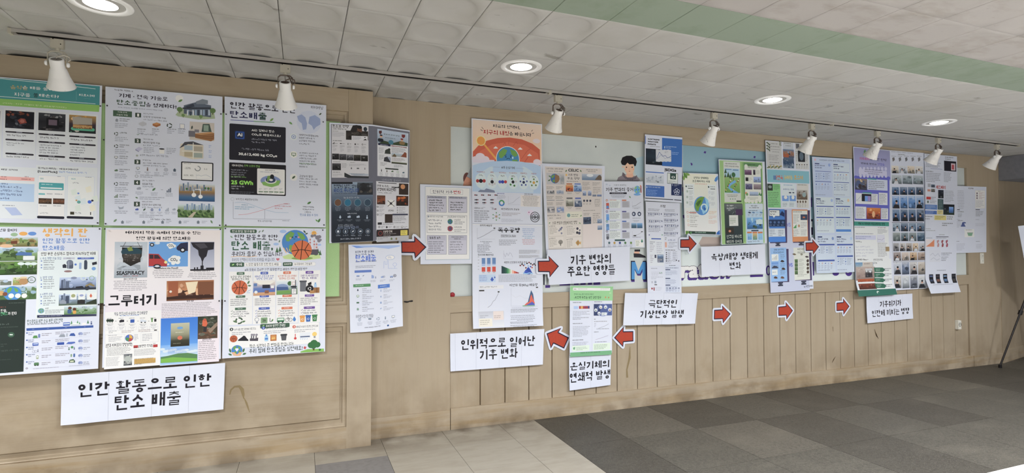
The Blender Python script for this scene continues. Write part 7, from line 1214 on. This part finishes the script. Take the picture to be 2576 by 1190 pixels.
# 21
s = Sheet('poster', 'long white strip with a red printed word and a curled-up lower end', [(2325.4, 386.2), (2407.4, 393.6), (2406.5, 734), (2329, 738)], PR-.004, disp=lambda u, v: .055*np.maximum(v-.90, 0)/.10*(1-.2*u)+.004*np.sin(v*6))
s.f(*FP2).part('text_block').X(294, 135, 345, 142, 1, '33343f').X(292, 190, 400, 225, 4, '6a6e80').R(325, 232, 405, 240, '4a54a0').X(292, 250, 345, 260, 1, '33343f').X(294, 266, 400, 330, 6, '6a6e80').X(425, 150, 498, 172, 2, '33343f')
s.part('dark_picture').R(418, 176, 500, 255, '1c1a26').R(465, 195, 494, 248, 'c8b4bc', .004).R(470, 205, 485, 240, 'b84a54')
s.part('red_heading').T('레드메리', 362, 352, 426, 380, 'b03a3e', .045)
s.part('collage').R(305, 340, 325, 365, 'a4a8b4').pic(328, 346, 354, 368, ['5a6a84', '2a2f3c'], 150, 6).R(303, 380, 324, 396, 'c88a7a').pic(328, 376, 354, 400, ['8a8a84', '3a3434'], 151, 6).pic(376, 384, 413, 444, ['2a3040', '1a1e2a', '141822'], 152, 10).R(373, 448, 412, 522, '3f5a5e').X(378, 456, 406, 515, 6, '8aa0a4').R(296, 432, 327, 452, 'c03a3a').X(330, 434, 366, 452, 2, '6a6e80').C(307, 468, 9, '5a6a64').X(320, 460, 366, 478, 2, '6a6e80').X(415, 262, 470, 330, 7, '7a7e90').X(418, 390, 488, 470, 8, '8a8e9c')
s.R(288, 486, 370, 522, '5a80c0').X(296, 494, 362, 515, 3, 'b4c8e8').R(288, 528, 368, 554, '4a70b8').X(294, 534, 360, 549, 2, 'b4c8e8').R(370, 524, 410, 556, 'd4c888').X(376, 530, 404, 550, 3, '5a5a4a').pic(412, 484, 487, 558, ['16161e', '1c2430', '2a3a2c'], 153, 12).grad(450, 502, 480, 545, ['8ab4e8', '4a7ac8', '3a5a84'], 3)
s.X(290, 566, 350, 574, 1, '33343f').X(290, 582, 325, 590, 1, '33343f').R(352, 560, 432, 594, 'd8cc7a').X(358, 566, 425, 588, 3, '4a4a44').R(434, 562, 488, 594, 'd0d4e0').X(438, 568, 484, 590, 2, '33343f').R(290, 600, 490, 604, '3a3c4c').X(405, 612, 482, 634, 2, '33343f').X(295, 650, 332, 656, 1, '555').X(295, 662, 380, 668, 1, '777').X(385, 690, 432, 696, 1, '555').R(366, 704, 450, 708, '33343f').X(366, 712, 450, 720, 1, '8a8e9c')
s.part('orange_chart').R(295, 722, 354, 774, 'd8d0d4').G([(297, 772), (320, 755), (340, 738), (354, 724), (354, 772)], 'd8845c').X(298, 712, 350, 718, 1, '555')
for x in (372, 402, 432): s.part('korea_outline').G([(x, 732), (x+12, 726), (x+14, 736), (x+8, 744), (x+16, 756), (x+14, 772), (x+4, 776), (x+2, 764), (x+6, 752), (x, 744)], ['b8888c', '9a4a50', 'a04a5c'][(x-372)//30])
s.part('map_sketch').R(322, 795, 398, 872, 'ccd0dc').L([(326, 830), (345, 815), (360, 835), (380, 818), (395, 840)], 2, '9aa0b4').L([(330, 860), (350, 845), (372, 862), (392, 852)], 2, '9aa0b4').X(402, 812, 478, 830, 2, '5a5e70').X(402, 838, 465, 856, 2, '6a6e80').X(402, 860, 440, 868, 1, '6a6e80').X(372, 925, 445, 932, 1, '5a5e70')
for k, x in enumerate((319, 364, 414, 472)): s.part('phone_picture').R(x, 955-k*1.5, x+28, 1012-k*1.5, '1c1e28', .002).grad(x+4, 962, x+24, 1000, [['5a6a94', '33405a'], ['3a3440', '8a5a4a'], ['8ab0dc', '3a5a84'], ['4a4a50', '3a3430']][k], 3)
s.X(330, 1016, 490, 1022, 1, '8a8ea0')
s.build()
# 22
s = Sheet('poster', 'white poster with sparse small print and tiny green chart, on the end stile', [(2400, 467.5), (2481.4, 470), (2481.4, 634.6), (2403.7, 636.9)], PR+.004)
s.f(*FP2).part('heading').T('지구야', 585, 357, 618, 370, '4a3f4c', .03)
s.part('text_column').X(505, 378, 560, 506, 12, 'a4a8b8', 'c').R(498, 510, 526, 515, '33343f').X(510, 524, 562, 532, 1, '33343f').X(512, 540, 545, 564, 3, '5a5e70').X(512, 584, 550, 592, 1, '5a5e70').X(498, 576, 526, 582, 1, '7a7e90').X(500, 594, 540, 634, 5, 'a4a8b8')
s.part('cartoon_wave').G([(532, 628), (540, 610), (542, 600), (555, 596), (568, 600), (566, 606), (555, 606), (560, 618), (566, 628)], '4a5a94')
s.part('green_chart').R(558, 645, 624, 698, 'dce0ea').X(566, 648, 614, 654, 1, '5a5e70').G([(576, 670), (614, 670), (608, 690), (584, 690)], '7aa88a').L([(576, 668), (616, 668)], 2, '44584c')
s.part('text_column').box(630, 375, 698, 505, 'b4b8c8', 1).X(650, 382, 672, 387, 1, '555')
for k in range(3): s.C(643, 398+k*17, 7, '6a5a6a', 9).X(656, 392+k*17, 695, 404+k*17, 2, 'b48a94')
s.X(635, 450, 695, 495, 5, '9aa0b0').R(633, 510, 662, 515, '33343f').X(634, 524, 694, 540, 2, '44485c').X(634, 544, 690, 558, 2, '44485c').X(634, 578, 660, 584, 1, '7a7e90').X(632, 605, 698, 625, 3, 'b0b4c4').X(500, 724, 528, 730, 1, '5a5e70').X(503, 740, 565, 785, 6, 'a4a8b8').X(635, 724, 665, 730, 1, '5a5e70').X(636, 745, 690, 772, 4, 'a4a8b8')
s.build()
# 23
s = Sheet('poster', 'narrow green-headed poster on feedback loops hanging over the rail', [(1433.3, 718), (1540.7, 719.3), (1537.7, 886.6), (1431.2, 892.6)], PR-.004, disp=lambda u, v: .006*np.maximum(1-v/.06, 0)+.012*v)
s.f(*FL2).part('green_head').R(112, 262, 466, 385, '8cc48a').R(136, 276, 444, 310, 'dfe6ec', .003).R(142, 288, 164, 292, '333').R(142, 300, 164, 304, '333').X(178, 285, 274, 300, 2, '7a8a84').X(365, 283, 440, 298, 2, '9aa8a4').T('안쪽이 CO₂ 발생 과정과 위험성', 145, 325, 307, 340, '3a6a48', .02).T(': 피드백 루프를 통한 과정 탐구', 145, 348, 370, 370, '2a4a34', .035).C(407, 358, 6, 'c8844a', ry=8).C(432, 360, 7, 'b8885a').C(445, 320, 10, 'a4cc9a')
s.part('divider').L([(297, 388), (290, 800)], 1.5, 'b4b8c8')
s.part('text_column').X(135, 398, 225, 407, 1, '33343f').R(142, 432, 178, 455, 'a4bce8').R(186, 431, 274, 453, 'a83a3a').R(200, 432, 218, 452, 'd0a050').R(232, 432, 248, 452, '8a3a5a').R(258, 430, 272, 450, '4a4a84').X(135, 472, 285, 515, 4, '8a8e9c').X(132, 524, 285, 542, 2, '5a5e70').X(132, 572, 222, 582, 1, '33343f').X(132, 598, 282, 685, 8, '8a8e9c').X(128, 707, 245, 718, 1, '33343f').X(128, 728, 272, 756, 3, '8a8e9c').R(124, 760, 268, 798, 'cfe0d0').X(158, 768, 255, 795, 3, '7a9a80').G([(132, 775), (150, 768), (148, 790), (134, 790)], '6aa07a')
s.part('loop_picture').R(309, 414, 458, 508, '33406a').G([(380, 414), (458, 414), (458, 508), (350, 508)], '4a5c94').ring(383, 465, 55, 51, '8a9ad0')
for x, y in ((366, 440), (405, 440), (325, 465), (441, 462), (352, 492)): s.C(x, y, 15, 'd4d8e0').C(x, y+4, 8, ['8a9a94', 'b4a494', 'a4a8b8', '9a7a6a', '8a9ab0'][(x+y) % 5], 9)
s.R(371, 484, 416, 506, 'd4dcec', .002).X(376, 489, 412, 503, 2, '5a6080')
s.part('chart_column').X(312, 392, 382, 401, 1, '33343f').X(310, 536, 325, 545, 1, '222').X(310, 555, 426, 563, 1, '5a4a54').X(310, 572, 330, 605, 3, '9aa0b0').chart(345, 575, 430, 615, '8a8e9c', 4, True, 'd4d8e4').X(330, 616, 440, 624, 1, '6a6e80').X(308, 642, 352, 650, 1, '33343f').chart(320, 670, 425, 710, '9a8aa8', 5, True, 'd4d8e4').X(315, 722, 430, 732, 1, '6a6e80').R(300, 740, 440, 790, 'cfe0d0').X(308, 748, 432, 786, 4, '6a8a6a')
s.part('green_foot').R(108, 815, 452, 830, '6aa87a').X(195, 808, 370, 820, 1, '3a6a4a')
s.build()
# ------------------------------------------------------------------ lettered banners of taped A4 pages
def banner(label, quad, D, seams, lines, fr, w0=.0035, tilt=.006):
    sm = [0]+seams+[1]
    def disp(u, v):
        d = np.zeros_like(u)
        for k, (a, b_) in enumerate(zip(sm, sm[1:])):
            m = (u >= a-(1 if k == 0 else 0)) & (u <= b_+(1 if k == len(sm)-2 else 0)); t = (u[m]-a)/(b_-a); d[m] = (w0*(.4+.6*np.cos(v[m]*3.1+k*1.7)**2)+.001*np.sin(t*6+k))*np.sin(math.pi*np.clip(t, 0, 1))
        return d+tilt*np.abs(v-.5)*1.2
    s = Sheet('banner', label, quad, D, cat='banner', group='white lettered banners below the posters', disp=disp); s.cut = list(seams); s.f(*fr)
    for u in seams: s.part('page_seam_shadow'); s.Ruv(u-.0006/s.w, .0, u+.0006/s.w, 1, 'a6aaba')  # thin shadow line at each page joint, drawn in as ink colour
    for t, x0, y0, x1, y1 in lines: s.part('lettering'); s.T(t, x0, y0, x1, y1, '17141f', .03)
    return s.build()
banner('largest banner of taped pages, two lines, low under the pinkish poster', [(154.9, 943.9), (566.6, 912.6), (562, 1029.5), (153, 1070.2)], PL-.002, [.272, .535, .768], [('인간 활동으로 인한', 727, 315, 1952, 335), ('탄소 배출', 1060, 428, 1668, 505)], (0, 880, 3.68))
banner('banner of taped pages directly below the tall molecule poster strip', [(1132.2, 839.2), (1368.9, 827.4), (1365.2, 916.9), (1132.9, 934.3)], PR, [.05, .265, .51, .755], [('인위적으로 일어난', 107, 797, 607, 838), ('기후 변화', 235, 868, 490, 920)], FJ, .002)
banner('banner of taped pages beside the blue letter M, below the beige collage', [(1376, 628.5), (1584, 620), (1583.6, 705.7), (1381, 716.9)], PR-.010, [.27, .51, .755], [('기후 변화의', 530, 20, 1255, 165), ('주요한 영향들', 470, 225, 1330, 362)], (1360, 640, 7.155), .003)
banner('crumpled banner under the narrow white strip, overlapping the planks', [(1571.9, 736.8), (1755.5, 737.4), (1748, 814), (1567, 818.5)], PR-.006, [.27, .52, .77], [('극단적인', 765, 378, 993, 443), ('기상현상 발생', 697, 466, 1050, 525)], FL2, .013)
banner('small two-page banner at the foot of the narrow green-headed poster', [(1431.2, 892.0), (1536.8, 886.6), (1535.2, 968.3), (1432.4, 982.5)], PR+.004, [.51], [('온실기체의', 113, 900, 437, 940), ('연쇄적 발생', 110, 990, 445, 1030)], FL2, .002)
banner('banner of taped pages below the bright green ecology sheet', [(1763, 621), (1924, 614), (1926.5, 688), (1764.5, 696.7)], PR-.010, [.27, .5, .755], [('육상/해양 생태계', 188, 90, 768, 153), ('변화', 413, 197, 557, 278)], FQ, .003)
banner('small banner under the photo grid sheet, farthest of all the banners', [(2178.6, 746.2), (2294.3, 738.5), (2296.5, 801.4), (2181.5, 813.2)], PR, [.26, .52, .77], [('기후위기가', 322, 342, 560, 393), ('인간에 끼치는 영향', 233, 447, 647, 480)], FR, .002)
# ------------------------------------------------------------------ arrow stickers
def arrow(label, x0, y0, x1, y1, D, ang=0, flip=1):
    """red arrow with a dark outline on a cut-out white card, fitted to the photo box of the dark outline"""
    P0, P1 = wy(x0, (y0+y1)/2, D), wy(x1, (y0+y1)/2, D); T0, T1 = wy((x0+x1)/2, y0, D), wy((x0+x1)/2, y1, D)
    Wd, Ht = P1[0]-P0[0], T0[2]-T1[2]; c = (P0+P1+T0+T1)/4
    if ang: Wd, Ht = .20, .19
    base = [(-.5, .26), (.02, .27), (.0, .5), (.5, .0), (.04, -.5), (.02, -.26), (-.5, -.26)]
    rn = random.Random(int(x0)); base = [(a+rn.uniform(-.012, .012), b+rn.uniform(-.012, .012)) for a, b in base]
    P = [(a*Wd*flip, b*Ht) for a, b in base]; ca, sa = math.cos(ang), math.sin(ang); P = [(a*ca-b*sa, a*sa+b*ca) for a, b in P]
    def off(P, d):
        n = len(P); A = sum(P[i][0]*P[(i+1) % n][1]-P[(i+1) % n][0]*P[i][1] for i in range(n)); sg = -1 if A > 0 else 1; out = []
        for i in range(n):
            p, q, r = Vector(P[i-1]), Vector(P[i]), Vector(P[(i+1) % n]); e1, e2 = (q-p).normalized(), (r-q).normalized()
            n1, n2 = Vector((-e1.y, e1.x))*sg, Vector((-e2.y, e2.x))*sg
            if (e1.x*e2.y-e1.y*e2.x)*(-sg)*d > 0:
                for t in (0, .5, 1): out.append(tuple(q+(n1.lerp(n2, t)).normalized()*d*1.04))
            else:
                m = (n1+n2).normalized(); out.append(tuple(q+m*d*min(1/max(m.dot(n1), .35), 1.5)))
        return out
    def ex(P, y0_, y1_, name, m, parent=None):
        n = len(P); V = [(a, -y0_, b) for a, b in P]+[(a, -y1_, b) for a, b in P]; A = sum(P[i][0]*P[(i+1) % n][1]-P[(i+1) % n][0]*P[i][1] for i in range(n))
        fr = tuple(range(n, 2*n)) if A > 0 else tuple(reversed(range(n, 2*n))); Fc = [fr]+[(i, (i+1) % n, n+(i+1) % n, n+i) if A > 0 else (n+i, n+(i+1) % n, (i+1) % n, i) for i in range(n)]
        return mesh_obj(name, V, Fc, m, parent)
    o = ex(off(P, .016), -.001, .0005, 'arrow_sticker', PAPER); o.location = c; tag(o, label, 'sticker', 'red arrow stickers on the wall')
    ex(P, .0006, .0010, 'dark_outline', INKD, o); ex(off(P, -.0085), .0011, .0014, 'red_arrow', REDM, o)
arrow('red arrow pointing at the framed handout with grey tables', 1009, 594, 1073, 650, PR-.006)
arrow('red arrow pointing at the banner beside the letter M', 1353, 643, 1406.6, 697.6, PR-.018)
arrow('red arrow between the narrow white strip and the cream poster', 1711, 591.8, 1752.7, 634.3, PR-.010)
arrow('red arrow between the tall versus-board strip and the pale blue six-panel poster', 2026.5, 600.5, 2060, 641, PR-.012)
arrow('red arrow on the planks, first to the right of the crumpled banner', 1796, 768, 1837.3, 814, YR+.012)
arrow('red arrow on the planks below the versus-board strip, middle of the row of three', 1957.8, 760, 1994.7, 804, YR+.012)
arrow('small red arrow on the planks just before the farthest banner', 2104.5, 750.7, 2136.3, 792, YR+.012)
arrow('red arrow tilted up towards the tall poster strip, beside the green-headed poster', 1374, 826, 1425, 876, YR+.010, math.radians(-27), -1)
arrow('red arrow pointing back to the narrow green-headed poster', 1545, 822, 1593, 873, YR+.010, 0, -1)
# ------------------------------------------------------------------ small fittings
def pin(x, y, D, lab, r=.0042):
    c = wy(x, y, D); mb = MB(); mb.lathe([(r*.4, 0), (r, .001), (r*1.05, .004), (r*.75, .006), (.0003, .0068)], 12, mtx=Matrix.Rotation(math.pi/2, 4, 'X')); o = mb.build('pushpin', PIN, None, True); o.location = c
    tag(o, 'round black pushpin '+lab, 'pushpin', 'black pushpins round the six large posters')
T_, B_, A_, I_, S_, K_ = 'teal-headed poster', 'numbered building poster', 'dark AI card poster', 'orange-titled drawing poster', 'pinkish film poster', 'basketball poster'
for x, y, lab in ((253, 267, 'on the upper right edge of the '+T_), (270, 266, 'on the upper left edge of the '+B_), (246, 561, 'at the lower right corner of the '+T_), (251, 576, 'at the upper right corner of the '+I_),
    (266, 563, 'at the lower left corner of the '+B_), (264, 576, 'at the upper left corner of the '+S_), (261.5, 352, 'in the green gap left of the '+B_), (556, 287, 'on the upper right edge of the '+B_), (569, 287.5, 'on the upper left edge of the '+A_),
    (553, 567, 'at the lower right corner of the '+B_), (568, 566.5, 'at the lower left corner of the '+A_), (554.5, 577, 'at the upper right corner of the '+S_), (567, 575, 'at the upper left corner of the '+K_), (813, 307, 'on the upper right edge of the '+A_),
    (815, 566, 'at the lower right corner of the '+A_), (812, 579, 'at the upper right corner of the '+K_), (566, 757, 'halfway down the left edge of the '+K_), (551.5, 757, 'halfway down the right edge of the '+S_), (248.5, 766, 'halfway down the right edge of the '+I_),
    (262, 767.5, 'halfway down the left edge of the '+S_)): pin(x, y, PL-.009, lab)
mg = MB(); c = wy(1140, 745, YR-.004); mg.lathe([(.019, 0), (.019, .006), (.014, .010), (.0004, .011)], 24, mtx=Matrix.Rotation(math.pi/2, 4, 'X')); o = mg.build('magnet', REDP, None, True); o.location = (c[0], MP-.0005, c[2]+.008)
tag(o, 'dark red round magnet on the lower corner of the pale mural board', 'magnet')
o = empty('cable_clip', wy(1027, 758.5, YR)); tag(o, 'short black torn strip stuck on the flat tan panel', 'tape')
MB().tube([(-.032, -.003, .001), (-.012, -.004, -.003), (.0, -.004, -.002), (.01, -.004, .005)], [.004, .006, .005, .002], 8).build('strip', BLACK, o); MB().tube([(.004, -.003, .001), (.03, -.004, .003), (.033, -.004, .006)], [.004, .0065, .003], 8).build('strip', BLACK, o)
c = wy(2406, 816.5, YR+.016); e = empty('wall_socket', c); tag(e, 'ivory wall socket on the planks near the end stile', 'socket')
box('back_box', -.030, -.026, -.052, .030, .0, .052, PLAST, e, .003); box('face_plate', -.028, -.036, -.050, .028, -.025, .050, PLAST, e, .002)
MB().lathe([(.022, 0), (.022, .004), (.018, .004), (.018, -.004), (.001, -.004)], 24, cap=False, mtx=Matrix.Translation((0, -.0362, .004))@Matrix.Rotation(math.pi/2, 4, 'X')).build('outlet_ring', mat('grey_plastic', '8c8a84', .5, .3), e)
for dx in (-.008, .008): MB().lathe([(.0025, 0), (.0025, .003), (.0003, .003)], 10, mtx=Matrix.Translation((dx, -.036, .004))@Matrix.Rotation(math.pi/2, 4, 'X')).build('socket_hole', BLACK, e)
c = wy(2469, 650, YR); e = empty('light_switch', c); tag(e, 'ivory double light switch under the white poster on the end stile', 'switch')
box('switch_plate', -.034, -.008, -.062, .034, 0, .062, PLAST, e, .002)
for dz in (-.03, .03): box('rocker', -.018, -.0125, dz-.021, .018, -.007, dz+.021, PLAST, e, .0015); box('rocker_mark', -.006, -.0132, dz-.002, .010, -.0124, dz+.002, BLACK, e)
# ------------------------------------------------------------------ easel with display board at the passage
ft = wz(2516, 925, 0); top = np.array([8.02, 3.62, 1.62]); e = empty('easel', (8.05, 3.55, 0)); tag(e, 'black metal tripod easel standing by the dark passage', 'easel'); o0 = np.array([8.05, 3.55, 0])
for i, fpt in enumerate((ft, np.array([8.45, 3.15, 0]), np.array([8.55, 3.9, 0]))):
    a, b_ = Vector(fpt+[0, 0, .02]-o0), Vector(top-o0)
    lg = MB().tube([a, a.lerp(b_, .42)], .0095, 10).tube([a.lerp(b_, .38), b_], .0125, 10).build('leg', BLACKM, e)
    MB().tube([a-Vector((0, 0, .02)), a+Vector((0, 0, .015))], .017, 10).build('rubber_foot', BLACK, lg); MB().tube([a.lerp(b_, .37), a.lerp(b_, .40)], .021, 10).build('clamp', BLACK, lg)
MB().tube([Vector(top-o0)-Vector((0, 0, .06)), Vector(top-o0)+Vector((0, 0, .08))], .02, 12).build('hub', BLACK, e)
tl = ray(2561, 569); tl = tl*(7.62/tl[0]); tl[2] += CZ; bl_ = ray(2582, 682); bl_ = bl_*(7.72/bl_[0]); bl_[2] += CZ
dn = Vector(bl_-tl).normalized(); rt2 = Vector((.62, -.78, 0)); rt2 = (rt2-dn*rt2.dot(dn)).normalized(); nn = rt2.cross(dn).normalized(); V = []
for t in (0, .006):
    for a, b_ in ((0, 0), (.6, 0), (.6, .55), (0, .55)): V.append(Vector(tl)+rt2*a+dn*b_+nn*t)
c0 = sum(V, Vector())/8; o = mesh_obj('display_board', [v-c0 for v in V], [(0, 1, 2, 3), (4, 7, 6, 5), (0, 4, 5, 1), (1, 5, 6, 2), (2, 6, 7, 3), (3, 7, 4, 0)], PAPER); o.location = c0
tag(o, 'white display board tilted on the black easel, cut by the frame', 'board')

# ------------------------------------------------------------------ stains and scratches on the wall
STM = mat('wall_stain', '91805f', .6, .2); SCM = mat('dark_scratch', '5d4c38', .6, .2)
def mark(name, pts, ws, D, m, parent):
    P = [wy(x, y, D) for x, y in pts]; V = []
    for i, p in enumerate(P):
        d = P[min(i+1, len(P)-1)]-P[max(i-1, 0)]; n = np.array([-d[2], 0, d[0]]); n /= np.linalg.norm(n)+1e-9; V += [p+n*ws[i]/2, p-n*ws[i]/2]
    mb = MB().add([v for v in V], [(2*i, 2*i+2, 2*i+3, 2*i+1) for i in range(len(P)-1)]); reorigin(mb.build(name, m, parent))
mark('stain', [(578, 993), (581, 981), (590, 973), (602, 972), (609, 980), (612, 993), (613, 1003)], [.006, .010, .012, .016, .022, .016, .004], YL+.0095, STM, wl)
mark('stain', [(614, 1001), (620, 1014), (624, 1026), (628, 1038)], [.004, .012, .009, .003], YL+.0095, STM, wl)
for pts in ([(2200, 828), (2204, 842), (2210, 852)], [(2204, 838), (2206, 846), (2208, 848)], [(2102, 897), (2097, 905), (2093, 913)], [(2095, 822), (2096, 834)]): mark('scratch', pts, [.003]+[.012]*(len(pts)-2)+[.003] if len(pts) > 2 else [.006, .004], YR+.0145, SCM, wr)
mark('stain', [(1585, 872), (1584, 900), (1577, 930), (1578, 950)], [.004, .02, .012, .018], YR+.0145, STM, wr)
